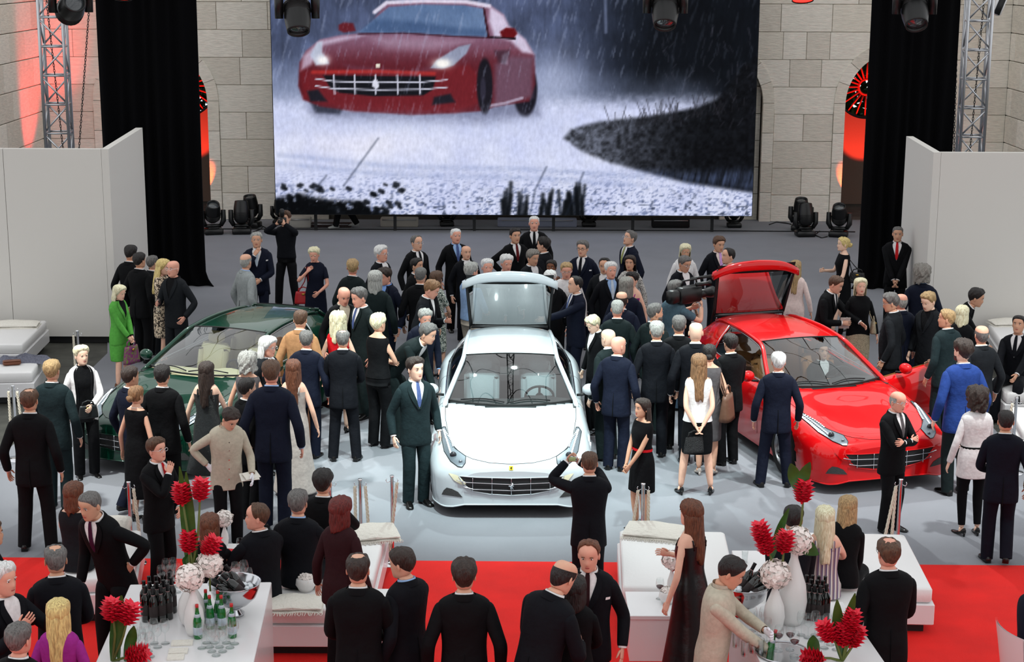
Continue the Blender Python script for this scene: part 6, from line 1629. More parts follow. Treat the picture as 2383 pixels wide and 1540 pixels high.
# ---- daybeds: frame, mattress, plinth; given by two pixels of one side's top edge
def daybed(label, pb, pf, w, H=.46, side=1, group='white daybeds'):
    """pb, pf: far and near end of one long top edge (pixels); w: width towards side"""
    a, b = gp(*pb, H), gp(*pf, H); d = b-a; L = math.hypot(d[0], d[1]); yaw = math.atan2(d[1], d[0])+math.pi/2
    n = np.array([math.cos(yaw), math.sin(yaw), 0])*side
    c = (a+b)/2+n*w/2; e = tag(empty('daybed', (c[0], c[1], .008), yaw), label, 'daybed', group)
    m = MB(); m.box((0, 0, .05), (w-.16, L-.16, .10)); m.build('plinth', M_black, e, smooth=False)
    m = MB(); m.box((0, 0, .20), (w, L, .21), bev=.008); m.build('frame', M_lacq, e, smooth=False)
    m = MB(); m.box((0, 0, .385), (w-.05, L-.05, H-.305), bev=.02); m.build('mattress', M_cush, e)
    OBST.append((c[0], c[1], w/2, L/2, yaw)); return e, c, yaw, L
D = {}
def daybed_at(label, x0, x1, y0, y1, H=.46):
    e = tag(empty('daybed', ((x0+x1)/2, (y0+y1)/2, .008), 0), label, 'daybed', 'white daybeds'); w, L = x1-x0, y1-y0
    m = MB(); m.box((0, 0, .05), (w-.16, L-.16, .10)); m.build('plinth', M_black, e, smooth=False)
    m = MB(); m.box((0, 0, .20), (w, L, .21), bev=.008); m.build('frame', M_lacq, e, smooth=False)
    m = MB(); m.box((0, 0, .385), (w-.05, L-.05, H-.305), bev=.02); m.build('mattress', M_cush, e)
    OBST.append(((x0+x1)/2, (y0+y1)/2, w/2, L/2, 0))
daybed_at('white daybed with pink-lit front, behind the drinks counter with green bottles', -2.98, -.98, 14.42, 15.0)
daybed_at('white daybed seating the woman in a striped dress', 2.25, 3.38, 14.35, 14.98)
daybed_at('white daybed under the smiling man in open jacket', 6.85, 8.3, 22.3, 23.2)
D['c'] = daybed('white daybed with a folded fringed blanket, beside the rope posts', (904, 1229), (874, 1352), .95, side=-1)
D['l'] = daybed('white daybed with a rolled towel, behind a man in purple tie', (334, 1232), (312, 1345), .72, side=-1)
D['r'] = daybed('white daybed holding one neatly folded blanket', (1437, 1232), (1443, 1368), 1.15, side=1)
D['rr'] = daybed('long white daybed behind the man at the counter with the steel tray', (2110, 1243), (2178, 1374), 1.30, side=-1)
D['bl'] = daybed('white daybed against the partition beside the dark paving', (113, 746), (55, 803), 2.2, side=-1)
D['bl2'] = daybed('white daybed with a grey jacket and brown clutch on it', (104, 830), (78, 868), 1.3, side=-1)
D['br'] = daybed('white daybed against the partition, seat of a smiling man', (2296, 752), (2340, 818), 2.0, side=1)
D['br2'] = daybed('white daybed behind the naval officer', (2345, 946), (2375, 1000), 1.6, side=1)
# ---- low tables and side table
def low_table(label, u, v, sx, sy, H=.40, yaw=0.0):
    p = gp(u, v, H); e = tag(empty('side_table', (p[0], p[1], 0), yaw), label, 'table', 'white cube tables')
    m = MB(); m.box((0, 0, H-.02), (sx, sy, .04), bev=.004); m.build('table_top', M_lacq, e, smooth=False)
    m = MB(); m.box((0, 0, (H-.04)/2), (sx-.02, sy-.02, H-.04)); m.build('table_body', M_lacq, e, smooth=False)
    OBST.append((p[0], p[1], sx/2, sy/2, yaw)); return p
TA = low_table('white cube table with a glass of red wine and a flower bowl', 1536, 1404, .62, .60, .46)
TB = low_table('low white table with red cards between the seated guests', 556, 1288, .62, .6, .42)
TC = low_table('low white table with one tall water glass', 1772, 1305, .52, .6, .46)
# ---- folded blankets
def blanket(label, u, v, z, sx, sy, yaw, layers=2, fringe=True):
    p = gp(u, v, z); e = tag(empty('blanket', (p[0], p[1], z+.002), yaw), label, 'blanket', 'folded white blankets')
    for i in range(layers):
        m = MB(); G = []
        for x in np.linspace(-1, 1, 12):
            row = []
            for y in np.linspace(-1, 1, 8):
                zz = i*.040+.048*(1-.75*abs(x)**5)*(1-.75*abs(y)**5)+.007*math.sin(x*5+i*2)*(1-x*x)+.006*math.sin(y*6+i*2)*(1-y*y)
                row.append((x*sx/2*(1-.03*i), y*sy/2*(1-.05*i), zz))
            G.append(row)
        G = np.array(G); Bt = G.copy(); Bt[:, :, 2] = i*.036
        m.grid(G); m.grid(Bt[::-1]);
        ed = lambda A, B: m.grid(np.array([A, B]))
        ed(G[0], Bt[0]); ed(Bt[-1], G[-1]); ed(Bt[:, 0], G[:, 0]); ed(G[:, -1], Bt[:, -1]); m.build('fold', M_towel, e)
    if fringe:
        m = MB()
        for x in np.linspace(-sx/2, sx/2, 26): m.tube([(x, -sy/2, .02), (x+random.uniform(-.01, .01), -sy/2-.03, .008), (x+random.uniform(-.015, .015), -sy/2-.055, .004)], .004, 4)
        tag(m.build('fringe', M_towel, e), kind='stuff')
blanket('white fringed blanket folded on the daybed beside the rope posts', 868, 1246, .468, .52, .48, .25)
blanket('white blanket folded on the daybed behind the woman in a backless gown', 1522, 1242, .468, .62, .46, -.25)
blanket('white blanket hanging over the pink-lit daybed front', 684, 1412, .468, .55, .36, .05)
blanket('crumpled white cloth on the daybed by the dark paving', 30, 760, .468, .85, .4, .1, 2, False)
blanket('crumpled white cloth on the daybed behind the smiling man', 2352, 755, .468, .7, .4, .1, 2, False)
p = gp(275, 1238, .46); m = MB(); m.tube([(p[0]-.12, p[1], .55), (p[0], p[1], .56), (p[0]+.12, p[1]-.02, .55)], [.088, .085, .088], 16); m.tube([(p[0]-.124, p[1], .55), (p[0]-.126, p[1], .55)], [.05, .05], 12); tag(m.build('towel_roll', M_towel), 'thick white towel roll on the daybed behind a man in purple tie', 'towel')
# jacket and clutch
p = gp(50, 842, .46); m = MB(); G = []
for x in np.linspace(-1, 1, 14):
    G.append([(p[0]+x*.42+.06*math.sin(y*3), p[1]+y*.16+.05*math.sin(x*4), .470+max(0, (.075+.03*math.sin(x*9+y*4)+.03*math.sin(y*11-x*5))*(1-abs(x)**3)*(1-abs(y)**4))) for y in np.linspace(-1, 1, 10)])
m.grid(np.array(G)); tag(m.build('jacket', mat('grey_check_cloth', (104, 106, 120), .9, bump=.6, bscale=40, var=.25, vscale=50)), 'crumpled grey checked jacket lying on a daybed', 'jacket')
p = gp(28, 850, .46); c_ = tag(empty('clutch_bag', (p[0], p[1], .476), .3), 'brown leather clutch beside a crumpled jacket', 'bag')
m = MB(); m.box((0, 0, .03), (.26, .16, .06), bev=.02); m.build('pouch', mat('brown_leather', (110, 62, 40), .5, bump=.2), c_); m = MB(); m.box((0, -.03, .062), (.25, .1, .008), bev=.003); m.build('flap', MATS['brown_leather'], c_)

# ---- drinks counters
def counter(label, bl, br, fr, H, depth, edge):
    """far corners and one near corner of the top (pixels)"""
    a, b, c = gp(*bl, H), gp(*br, H), gp(*fr, H); d = nrm((b-a)*np.array([1, 1, 0])); yaw = math.atan2(d[1], d[0]); L = np.linalg.norm((b-a)[:2])
    back = np.array([math.sin(yaw), -math.cos(yaw), 0]); ctr = (a+b)/2+back*depth/2
    e = tag(empty('bar_counter', (ctr[0], ctr[1], .009), yaw), label, 'counter', 'white drinks counters')
    m = MB(); m.box((0, 0, H-.03), (L, depth, .06), bev=.005); m.build('counter_top', M_lacq, e, smooth=False)
    for sx in (-1, 1):
        m = MB(); m.box((sx*(L/2-.03), 0, (H-.06)/2), (.06, depth-.01, H-.06)); m.build('side_panel', M_lacq, e, smooth=False)
    m = MB(); m.box((0, depth/2-.05, (H-.06)/2), (L-.12, .04, H-.06)); m.build('back_panel', M_lacq, e, smooth=False)
    OBST.append((ctr[0], ctr[1], L/2, depth/2, yaw)); return ctr, yaw
HB_ = 1.0
CA, CAy = counter('white drinks counter with green water bottles and red flowers', (303, 1362), (632, 1356), (563, 1540), HB_, 1.7, 0)
CB, CBy = counter('white drinks counter with a round steel tray of wine', (1700, 1408), (1962, 1402), (1998, 1540), HB_, 1.5, 0)
# ---- bottles, glasses
def lathe_mesh(key, prof, n, mats, mi=None):
    def f():
        b = MB()
        for (pr, m_) in prof: b.lathe(pr, n, mat=m_, cap0=pr[0][0] > 1e-4 and m_ == 0)
        return b.mesh(key, mats)
    return shared(key, f)
WB = [(.0, .004), (.036, 0), (.038, .01), (.038, .185), (.034, .205), (.018, .235), (.0145, .25)]
def wine_bottle(p, label, group, axis=None):
    o = link('wine_bottle', lathe_mesh('wb', [(WB, 0)], 14, [M_wbottle])); o.location = tuple(p)
    c = link('foil_cap', lathe_mesh('wbc', [([(.0155, .235), (.0155, .30), (.0165, .302), (.0165, .308), (.0, .309)], 0)], 12, [M_caps]), o)
    l = link('neck_label', lathe_mesh('wbn', [([(.0172, .228), (.0165, .245)], 0)], 12, [mat('pink_strip', (200, 150, 150), .7)]), o)
    l = link('label', lathe_mesh('wbl', [([(.0386, .06), (.0386, .15)], 0)], 14, [mat('dark_label', (44, 34, 34), .7)]), o)
    tag(o, label, 'bottle', group)
    if axis is not None: o.rotation_euler = Vector(axis).to_track_quat('Z', 'Y').to_euler()
    return o
GBp = [(.0, .004), (.034, 0), (.0365, .01), (.0365, .13), (.034, .155), (.018, .21), (.0125, .25), (.0125, .275)]
def green_bottle(p, label, axis=None):
    o = link('water_bottle', lathe_mesh('gb', [(GBp, 0)], 14, [M_gbottle])); o.location = tuple(p)
    link('cap', lathe_mesh('gbc', [([(.0138, .262), (.0138, .288), (.0, .289)], 0)], 12, [M_redcap]), o)
    link('label', lathe_mesh('gbl', [([(.0371, .035), (.0371, .10)], 0)], 14, [M_llabel]), o)
    link('neck_label', lathe_mesh('gbn', [([(.027, .182), (.0195, .207)], 0)], 14, [M_llabel]), o)
    tag(o, label, 'bottle', 'green water bottles')
    if axis is not None: o.rotation_euler = Vector(axis).to_track_quat('Z', 'Y').to_euler()
    return o
def wine_glass(p, label, group, wine=False):
    o = link('wine_glass', shared('wg', lambda: (lambda b: (b.lathe([(.0, .004), (.036, .002), (.034, .006), (.006, .012), (.0045, .03), (.0045, .085), (.012, .095), (.030, .112), (.039, .135), (.040, .155), (.036, .185), (.031, .205)], 18), b.mesh('wine_glass', M_glassw))[1])(MB()))); o.location = tuple(p)
    if wine: link('wine', shared('wn', lambda: (lambda b: (b.lathe([(.0, .098), (.011, .098), (.028, .114), (.0355, .130), (.0, .131)], 16), b.mesh('wine', M_wine))[1])(MB())), o)
    return tag(o, label, 'glass', group)
def tumbler(p, label, group):
    o = link('tumbler', shared('tb', lambda: (lambda b: (b.lathe([(.0, .006), (.028, .004), (.029, .0), (.033, .12), (.031, .12), (.027, .012), (.0, .012)], 16), b.mesh('tumbler', M_glassw))[1])(MB()))); o.location = tuple(p)
    return tag(o, label, 'glass', group)
TOP = HB_+.010
def onA(u, v): return gp(u, v, TOP)
for k, (u, v) in enumerate([(341, 1445), (359, 1449), (377, 1445), (393, 1439), (338, 1432), (352, 1434), (368, 1434), (384, 1430), (402, 1424), (350, 1421), (366, 1420), (381, 1417), (397, 1411)]):
    wine_bottle(onA(u, v), 'dark red-wine bottle in the cluster beside the white vases with red ginger', 'wine bottles on the counter with green bottles')
for u, v in [(461, 1484), (490, 1462), (481, 1448), (517, 1462), (541, 1482), (509, 1450)]:
    green_bottle(onA(u, v), 'green glass water bottle with red and white cap on the counter')
ga = 'empty glasses on the counter with green bottles'
for u, v in [(388, 1352), (404, 1350), (398, 1366), (414, 1364), (377, 1368), (412, 1378)]: wine_glass(onA(u, v), 'empty wine glass behind the wine bottles and vases', ga)
for u, v in [(541, 1372), (557, 1378), (563, 1364), (579, 1374), (569, 1356), (549, 1360)]: wine_glass(onA(u, v), 'empty wine glass behind the steel wine cooler', ga)
for u, v in [(322, 1505), (338, 1502), (330, 1517), (345, 1516), (359, 1497), (385, 1497), (367, 1506), (334, 1530), (318, 1522), (350, 1528)]: wine_glass(onA(u, v), 'empty wine glass in front of the wine bottle cluster', ga)
for u, v in [(481, 1496), (499, 1496), (527, 1496), (488, 1506), (511, 1506), (535, 1507), (493, 1516), (518, 1516), (503, 1525), (470, 1508), (546, 1498)]: wine_glass(onA(u, v), 'empty wine glass in front of the green water bottles', ga)
for k, (u, v) in enumerate([(424, 1497), (415, 1516), (409, 1530)]):
    p = onA(u, v); m = MB(); m.box((0, 0, .006), (.17-.02*k, .10, .012), rot=rz(.12)); tag(m.build('napkin', M_towel, smooth=False, loc=tuple(p)), 'folded white paper napkin beside the empty glasses', 'napkin', 'paper napkins')
# ---- steel wine coolers
def cooler(label, u, v, tilt):
    p = onA(u, v); e = tag(empty('wine_cooler', tuple(p)), label, 'cooler', 'steel wine coolers')
    m = MB(); m.lathe([(.0, .012), (.07, .0), (.075, .02), (.045, .05), (.05, .07), (.11, .10), (.175, .16), (.205, .24), (.215, .29), (.222, .292), (.212, .28), (.19, .20), (.10, .12), (.0, .11)], 32); m.build('bowl', M_steel, e)
    m = MB(); r = np.random.default_rng(int(u))
    for i in range(60):
        a, q = r.uniform(0, 6.28), .17*math.sqrt(r.uniform(0, 1)); m.box((q*math.cos(a), q*math.sin(a), .215+r.uniform(-.02, .02)), (.04, .04, .04), rot=rz(a)@rx(a*2), bev=.008)
    tag(m.build('ice', M_ice, e), kind='stuff'); return p
c1 = cooler('steel cooler on the counter with the green water bottles', 548, 1430, 0)
c2 = cooler('steel cooler beside the waiter with the green bottle', 1728, 1432, 0)
for i, (dx, dy, ax_) in enumerate([(-.05, .0, (-.9, .1, .75)), (-.03, -.05, (-.95, -.15, .6)), (-.05, .06, (-.85, .35, .85)), (-.01, .03, (-.7, .2, 1.0)), (.02, -.04, (-.75, -.1, .8))]):
    wine_bottle(c1+np.array([dx+.10, dy, .16]), 'dark wine bottle leaning in the cooler with the green water bottles', 'bottles in the coolers', ax_)
for i, (dx, dy, ax_) in enumerate([(.02, .05, (.55, .2, 1)), (.04, 0, (.85, 0, .8)), (.06, -.05, (.95, -.1, .6)), (.03, -.02, (.8, .25, .9)), (.05, .08, (.7, .3, .75))]):
    wine_bottle(c2+np.array([dx-.06, dy, .16]), 'dark wine bottle leaning in the cooler beside the waiter', 'bottles in the coolers', ax_)
# ---- counter with the tray
for u, v in [(1880, 1440), (1893, 1442), (1906, 1444), (1920, 1440), (1884, 1428), (1898, 1430), (1911, 1431), (1874, 1418), (1888, 1418), (1902, 1420), (1917, 1421)]:
    wine_bottle(onA(u, v), 'dark red-wine bottle in the cluster beside the seated striped dress', 'wine bottles on the counter with the tray')
gb_ = 'glasses on the counter with the tray'
tp = onA(1822, 1520); tr = tag(empty('serving_tray', tuple(tp)), 'round polished steel tray on the drinks counter', 'tray')
m = MB(); m.lathe([(.0, .003), (.185, .003), (.205, .010), (.215, .014), (.216, .010), (.19, .0), (.0, .0)], 40); m.build('dish', M_steel, tr)
m = MB(); m.tube([(.212*math.cos(a), .212*math.sin(a), .014) for a in np.linspace(0, 2*np.pi, 41)], .005, 5, cap=False); m.build('rim', M_steel, tr)
for u, v in [(1811, 1512), (1838, 1510), (1848, 1526)]: wine_glass(gp(u, v, TOP+.006), 'glass of red wine standing on the steel tray', gb_, True)
for u, v in [(1733, 1525), (1752, 1518), (1769, 1519), (1713, 1505)]: tumbler(onA(u, v), 'clear tumbler beside the waiter in beige', gb_)
for u, v in [(1762, 1480), (1784, 1494), (1776, 1468), (1750, 1468), (1880, 1484), (1896, 1478), (1908, 1490), (1924, 1484), (1918, 1508), (1932, 1500), (1864, 1478), (1946, 1512)]: wine_glass(onA(u, v), 'empty wine glass on the counter with the steel tray', gb_)
wine_glass(gp(1535, 1393, .461), 'glass of red wine on the cube table by the folded blanket', 'glasses on the low tables', True)
tumbler(gp(1733, 1308, .461), 'tall glass of water on the low table beside a hunched man', 'glasses on the low tables')
wine_glass(gp(560, 1297, .421), 'half-full glass beside the red cards', 'glasses on the low tables', True)
for k, (u, v) in enumerate([(548, 1302), (537, 1284)]):
    p = gp(u, v, .422); m = MB(); m.box((0, 0, .004), (.15, .13, .006), rot=rz(.4+k)); tag(m.build('red_card', mat('red_card', (196, 24, 34), .6), smooth=False, loc=tuple(p)), 'bright red card lying on the low table', 'card', 'red cards on the low table')
# ---- vases, hydrangeas, red ginger
def vase(label, u, v, H, r, z=TOP):
    p = gp(u, v, z); m = MB(); m.lathe([(.0, .0), (r*.62, .0), (r*.85, H*.10), (r, H*.30), (r*.88, H*.50), (r*.5, H*.70), (r*.26, H*.84), (r*.24, H*.95), (r*.34, H), (r*.26, H*.985), (r*.2, H*.9)], 24)
    tag(m.build('vase', M_vase, loc=tuple(p)), label, 'vase', 'white bottle vases'); return p+np.array([0, 0, H])
def bloom_h(label, p, r=.115):
    m = MB(); g_ = np.random.default_rng(int(abs(p[0]*1000)))
    for i in range(240):
        n = nrm(g_.normal(size=3)); c = p+n*r*g_.uniform(.78, 1.0); a = nrm(np.cross(n, g_.normal(size=3))+n*.3*g_.normal()); b = np.cross(n, a); q = r*.25
        m.add([c-a*q, c-b*q*.8+n*q*.25, c+a*q, c+b*q*.8+n*q*.25, c+n*q*.15], [[0, 1, 4], [1, 2, 4], [2, 3, 4], [3, 0, 4]])
    m.ell(p, (r*.80,)*3, 12, 8)
    o = empty('hydrangea', (0, 0, 0)); tag(o, label, 'flower', 'white hydrangeas'); q = m.build('petals', M_petw, o); tag(q, kind='stuff')
    m = MB(); m.tube([p-np.array([0, 0, r*.2]), p-np.array([0, 0, r+.12])], .008, 6); m.build('stem', M_stem, o); return o
def ginger(label, p0, p1, r=.085, seed=0):
    """stem from p0 to p1 with a red bract head"""
    o = tag(empty('red_ginger', (0, 0, 0)), label, 'flower', 'red ginger flowers'); d = nrm(p1-p0); g_ = np.random.default_rng(seed)
    m = MB(); mid = (p0+p1)/2+np.array([.02, 0, .01]); m.tube([p0, mid, p1], [.011, .010, .009], 6); m.build('stem', M_stem, o)
    m = MB(); x = nrm(np.cross(d, [0.3, 1, .2])); y = np.cross(d, x)
    for i in range(56):
        t = i/55; a = i*2.4; s_ = x*math.cos(a)+y*math.sin(a); c = p1+d*(.17*t-.09); w = r*(.5+.5*math.sin(math.pi*(.15+.75*t)))
        tip = c+s_*w*.98+d*.030; sd = np.cross(d, s_)*.026
        m.add([c, c+s_*w*.5+sd+d*.012, tip, c+s_*w*.5-sd+d*.012, c+s_*w*.55+d*.028], [[0, 1, 4], [1, 2, 4], [2, 3, 4], [3, 0, 4]])
    m.tube([p1-d*.1, p1+d*.09], [.012, .02], 6); tag(m.build('bracts', M_petr, o), kind='stuff'); return o
def leaf(label, p0, p1, w=.06, bend=.05):
    m = MB(); d = nrm(p1-p0); s_ = nrm(np.cross(d, [0, 1, .15])); n = np.cross(s_, d); L = np.linalg.norm(p1-p0); G = []
    for t in np.linspace(0, 1, 9):
        c = p0+(p1-p0)*t+n*bend*math.sin(math.pi*t); ww = w*(math.sin(math.pi*min(1, t*.92+.06))**.8)
        G.append([c-s_*ww, c-n*.012*math.sin(math.pi*t), c+s_*ww])
    G = np.array(G); m.grid(G); m.grid(G[:, ::-1]-n*.003); o = m.build('leaf', M_lf); return tag(o, label, 'leaf', 'broad green leaves')
v1 = vase('large white bottle vase beside the cluster of wine bottles', 447, 1452, .42, .115); v2 = vase('white bottle vase in front of its larger twin by the wine bottles', 453, 1476, .43, .085)
bloom_h('white hydrangea in the vase by the wine bottles', v2+np.array([-.02, 0, .06])); bloom_h('pale pink-white hydrangea beside a white one by the wine bottles', v1+np.array([.16, 0, .10]), .11)
def up(v0, u, v): return aty(u, v, v0[1])
for i, (u, v) in enumerate([(423, 1150), (467, 1140), (440, 1262), (490, 1272)]):
    ginger(['red ginger flower on the tall stem before the waiter with bowed head', 'red ginger flower facing the beige tunic of the waiter', 'low red ginger flower above the hydrangea by the wine bottles', 'red ginger flower beside the seated brown-haired woman'][i], v1-np.array([0, 0, .05]), up(v1, u, v), .10, i)
for i, (u, v, w) in enumerate([(418, 1085, .045), (433, 1098, .05), (425, 1300, .09), (455, 1235, .03)]): leaf(['slim upright leaf behind two red ginger heads', 'twin upright leaf between two red ginger heads', 'broad dark leaf hanging over the white vase', 'slim leaf among the low ginger flowers'][i], v1-np.array([0, 0, .04]) if i != 2 else up(v1, 455, 1315), up(v1, u, v), w)
# arrangement at the counter's near edge
f0 = onA(262, 1538)
for i, (u, v) in enumerate([(300, 1428), (318, 1524), (262, 1420)]): ginger(['big red ginger flower at the near corner of the counter', 'red ginger flower low at the near edge of the counter', 'red ginger bud behind upright leaves at the counter corner'][i], f0-np.array([0, 0, .0]), up(f0, u, v), .11, 10+i)
for i, (u, v, w) in enumerate([(283, 1385, .06), (255, 1408, .03), (312, 1456, .045)]): leaf(['broad upright leaf at the near corner of the counter', 'narrow leaf beside the broad one at the counter corner', 'leaf leaning over the napkins'][i], f0+np.array([.05*i, 0, 0]), up(f0, u, v), w)
v3 = vase('tall white bottle vase behind the steel tray', 1842, 1450, .68, .12); v4 = vase('shorter white bottle vase beside the steel tray', 1800, 1468, .44, .088)
bloom_h('white hydrangea in the shorter vase beside the tray', v4+np.array([0, 0, .05]), .125); bloom_h('white hydrangea in the tall vase behind the tray', v3+np.array([.02, 0, .04]), .12)
for i, (u, v) in enumerate([(1870, 1145), (1782, 1266), (1826, 1262), (1772, 1240)]): ginger(['red ginger flower high on the tallest stem of the counter with the tray', 'red ginger flower over the shorter vase', 'red ginger flower between the two vases', 'red ginger flower half behind the hunched man'][i], (v3 if i == 0 else v4)-np.array([0, 0, .04]), up(v3 if i == 0 else v4, u, v), .10, 20+i)
for i, (u, v, w) in enumerate([(1840, 1078, .055), (1885, 1075, .05), (1836, 1182, .035), (1905, 1290, .07)]): leaf(['upright leaf topping the tall flower stem', 'second upright leaf topping the tall flower stem', 'long slim leaf above the ginger flowers', 'broad leaf drooping from the tall vase'][i], up(v3, 1862, 1150) if i < 2 else (up(v3, 1795, 1305) if i == 2 else v3), up(v3, u, v), w)
f1 = onA(1960, 1538)
for i, (u, v) in enumerate([(1925, 1470), (1962, 1478), (1990, 1482), (1982, 1445), (1893, 1530)]): ginger(['red ginger flower bending over the empty glasses', 'middle red ginger flower before the man with thinning crown', 'red ginger flower touching the black suit by the counter', 'upper red ginger bud before the black suit', 'red ginger flower at the foot of a dark leaf'][i], f1, up(f1, u, v), .095, 30+i)
for i, (u, v, w) in enumerate([(1948, 1395, .05), (1990, 1380, .045), (1892, 1478, .05)]): leaf(['upright leaf above three red ginger flowers', 'curved upright leaf before the black suit', 'dark leaf standing beside the steel tray'][i], f1 if i < 2 else onA(1898, 1538), up(f1, u, v), w)
def bowl_flower(label, u, v, z, r=.085):
    p = gp(u, v, z); o = tag(empty('flower_bowl', tuple(p)), label, 'bowl', 'round flower bowls')
    m = MB(); m.lathe([(.0, .0), (r*.6, .0), (r, r*.7), (r*.9, r*1.3), (r*.75, r*1.4), (r*.8, r*1.2), (r*.85, r*.7), (0, r*.3)], 18); m.build('bowl', M_vase, o)
    m = MB(); g_ = np.random.default_rng(int(u))
    for i in range(60):
        n = nrm(g_.normal(size=3)+np.array([0, 0, .8])); c = np.array([0, 0, r*1.0])+n*r*.8; a = nrm(np.cross(n, g_.normal(size=3))); b = np.cross(n, a); q = r*.35
        m.add([c-a*q, c-b*q+n*q*.3, c+a*q, c+b*q+n*q*.3], [[0, 1, 2, 3]])
    tag(m.build('petals', M_petw, o), kind='stuff')
bowl_flower('white bowl of petals on the cube table', 1553, 1402, .461)
bowl_flower('white petal bowl on the pink-lit daybed', 712, 1374, .470, .10)
# slim vase with a white flower on the cube table and by the red-haired woman
v5 = vase('slim white vase on the cube table', 1562, 1385, .30, .045, .461); bloom_h('white hydrangea above the cube table', v5+np.array([0, 0, .06]), .10); ginger('small red ginger flower above the cube table', v5-np.array([0, 0, .06]), v5+np.array([.06, -.03, .03]), .06, 50)
v6 = vase('slim white vase behind the seated man looking sideways', 524, 1268, .24, .04, .421); bloom_h('white hydrangea behind the seated man looking sideways', v6+np.array([0, 0, .05]), .09)

# ---- rope posts
def post(label, u, v, ropes, H=.98, ymin=None):
    p = gp(u, v, H)
    if ymin and p[1] < ymin: p = aty(u, v, ymin); H = float(p[2])
    e = tag(empty('rope_post', (p[0], p[1], .004)), label, 'post', 'chrome rope posts')
    m = MB(); m.lathe([(.0, .022), (.05, .020), (.15, .010), (.155, .0), (0, 0)], 24); m.build('base', M_chrome, e)
    m = MB(); m.lathe([(.019, .01), (.019, H-.01), (.023, H-.008), (.023, H+.005), (0, H+.006)], 14); m.build('pole', M_chrome, e)
    for s_ in (-1, 1):
        m = MB(); m.tube([(s_*.02, 0, H-.06), (s_*.05, 0, H-.075), (s_*.065, 0, H-.05), (s_*.055, 0, H-.03)], .004, 5); m.build('hook', M_chrome, e)
    OBST.append((p[0], p[1], .02, .02, 0))
    for i, (s_, dx, L) in enumerate(ropes):
        m = MB(); N_ = 40; ctr = [np.array([p[0]+s_*.055+dx*t, p[1]-.02, (H-.07)-L*t+.004]) for t in np.linspace(0, 1, N_)]
        for q in range(3):
            m.tube([c+.009*np.array([math.cos(j*.9+q*2.09), math.sin(j*.9+q*2.09), 0]) for j, c in enumerate(ctr)], .0105, 5)
        r_ = empty('rope', (0, 0, 0)); tag(r_, label.replace('chrome rope post', 'twisted cream rope hanging from the post'), 'rope', 'cream ropes'); m.build('strands', M_rope, r_)
post('chrome rope post between the boy and the seated guests', 912, 1108, [(1, -.10, .86)])
post('chrome rope post behind the folded fringed blanket', 838, 1116, [(-1, 0, .76), (1, .05, .78)], ymin=16.90)
post('chrome rope post behind the seated dark-haired man', 768, 1116, [(-1, 0, .6)], ymin=16.90)
post('chrome rope post in front of the hostess', 1497, 1126, [(-1, -.09, .78), (1, .01, .77)], ymin=16.86)
post('chrome rope post beside the bald man with folded arms', 2097, 1116, [(-1, -.13, .86), (-1, -.02, .84)])
post('chrome rope post beside the man with red tie', 299, 1122, [(1, .06, .75)], ymin=16.82)
post('chrome rope post behind the man with thinning crown and hanging arms', 30, 898, [(-1, 0, .7), (1, .06, .8)])
post('chrome rope post on the dark paving near the white blazer', 180, 770, [(-1, 0, .5)])
post('chrome rope post behind the naval officer', 2366, 926, [(-1, -.08, .75)])

# ---- curtains
def curtain(label, u0, u1, y, side, ztop=9.0):
    x0, x1 = aty(u0, 5, y)[0], aty(u1, 5, y)[0]; e = tag(empty('stage_curtain', ((x0+x1)/2, y, 0)), label, 'curtain', 'black stage curtains')
    w = x1-x0; n = 90; fr, bk = [], []
    for z in np.concatenate([[.006, .03, .08, .16, .3], np.linspace(.6, ztop, 12)]):
        t = np.linspace(-.5, .5, n); spread = 1+.16*max(0, 1-z/.35)**2; amp = .055+.02*math.sin(z)
        yy = amp*np.sin(t*46+.35*math.sin(z*.8)+1.2*np.sin(t*7))+.03*np.sin(t*21+z*.5)+.18*(t*2)**2*0-.25*max(0, 1-z/.25)*np.maximum(0, np.sin(t*9+1))
        P = np.stack([t*w*spread+side*.0, yy, np.full(n, z)+(.03*np.sin(t*30) if z < .1 else 0)*0], -1); fr.append(P); bk.append(P+np.array([0, .05, 0]))
    m = MB(); m.grid(np.array(fr)); m.grid(np.array(bk)[:, ::-1]); m.grid(np.array([np.array(fr)[:, 0], np.array(bk)[:, 0]])); m.grid(np.array([np.array(bk)[:, -1], np.array(fr)[:, -1]])); m.build('drape', M_drape, e)
    m = MB(); m.tube([(-w/2-.1, .03, ztop), (w/2+.1, .03, ztop)], .03, 8); m.build('curtain_pipe', M_alu, e)
curtain('floor-length black curtain beside the partition with two chains behind it', 222, 456, 32.0, 1)
curtain('floor-length black curtain behind the man in red tie with folded hands', 2030, 2236, 32.0, -1)
# ---- truss towers with chains
def truss(label, u, v, y, w, yaw, ztop=9.0, gname='aluminium truss towers'):
    x = aty(u, v, y)[0]; e = tag(empty('truss_tower', (x, y, 0), yaw), label, 'truss', gname); h = w/2; cs = [(-h, -h), (h, -h), (h, h), (-h, h)]
    for cx, cy in cs: m = MB(); m.tube([(cx, cy, .02), (cx, cy, ztop)], .033, 8); m.build('chord', M_alu, e)
    m = MB(); m.box((0, 0, .015), (w+.3, w+.3, .03)); m.build('base_plate', M_alu, e, smooth=False)
    nb = int(ztop/.57); mh, mdg = None, None
    for k in range(1, nb):
        z = k*.57
        for i in range(4):
            (ax_, ay), (bx, by) = cs[i], cs[(i+1) % 4]
            m = MB(); m.tube([(ax_, ay, z), (bx, by, z)], .021, 6); m.build('brace', M_alu, e)
            a, b = ((ax_, ay, z+.03), (bx, by, z+.54)) if (k+i) % 2 else ((bx, by, z+.03), (ax_, ay, z+.54))
            m = MB(); m.tube([a, b], .019, 6); m.build('diagonal', M_alu, e)
truss('aluminium truss tower in the red-lit corner of the court', 128, 150, 33.5, .46, .10)
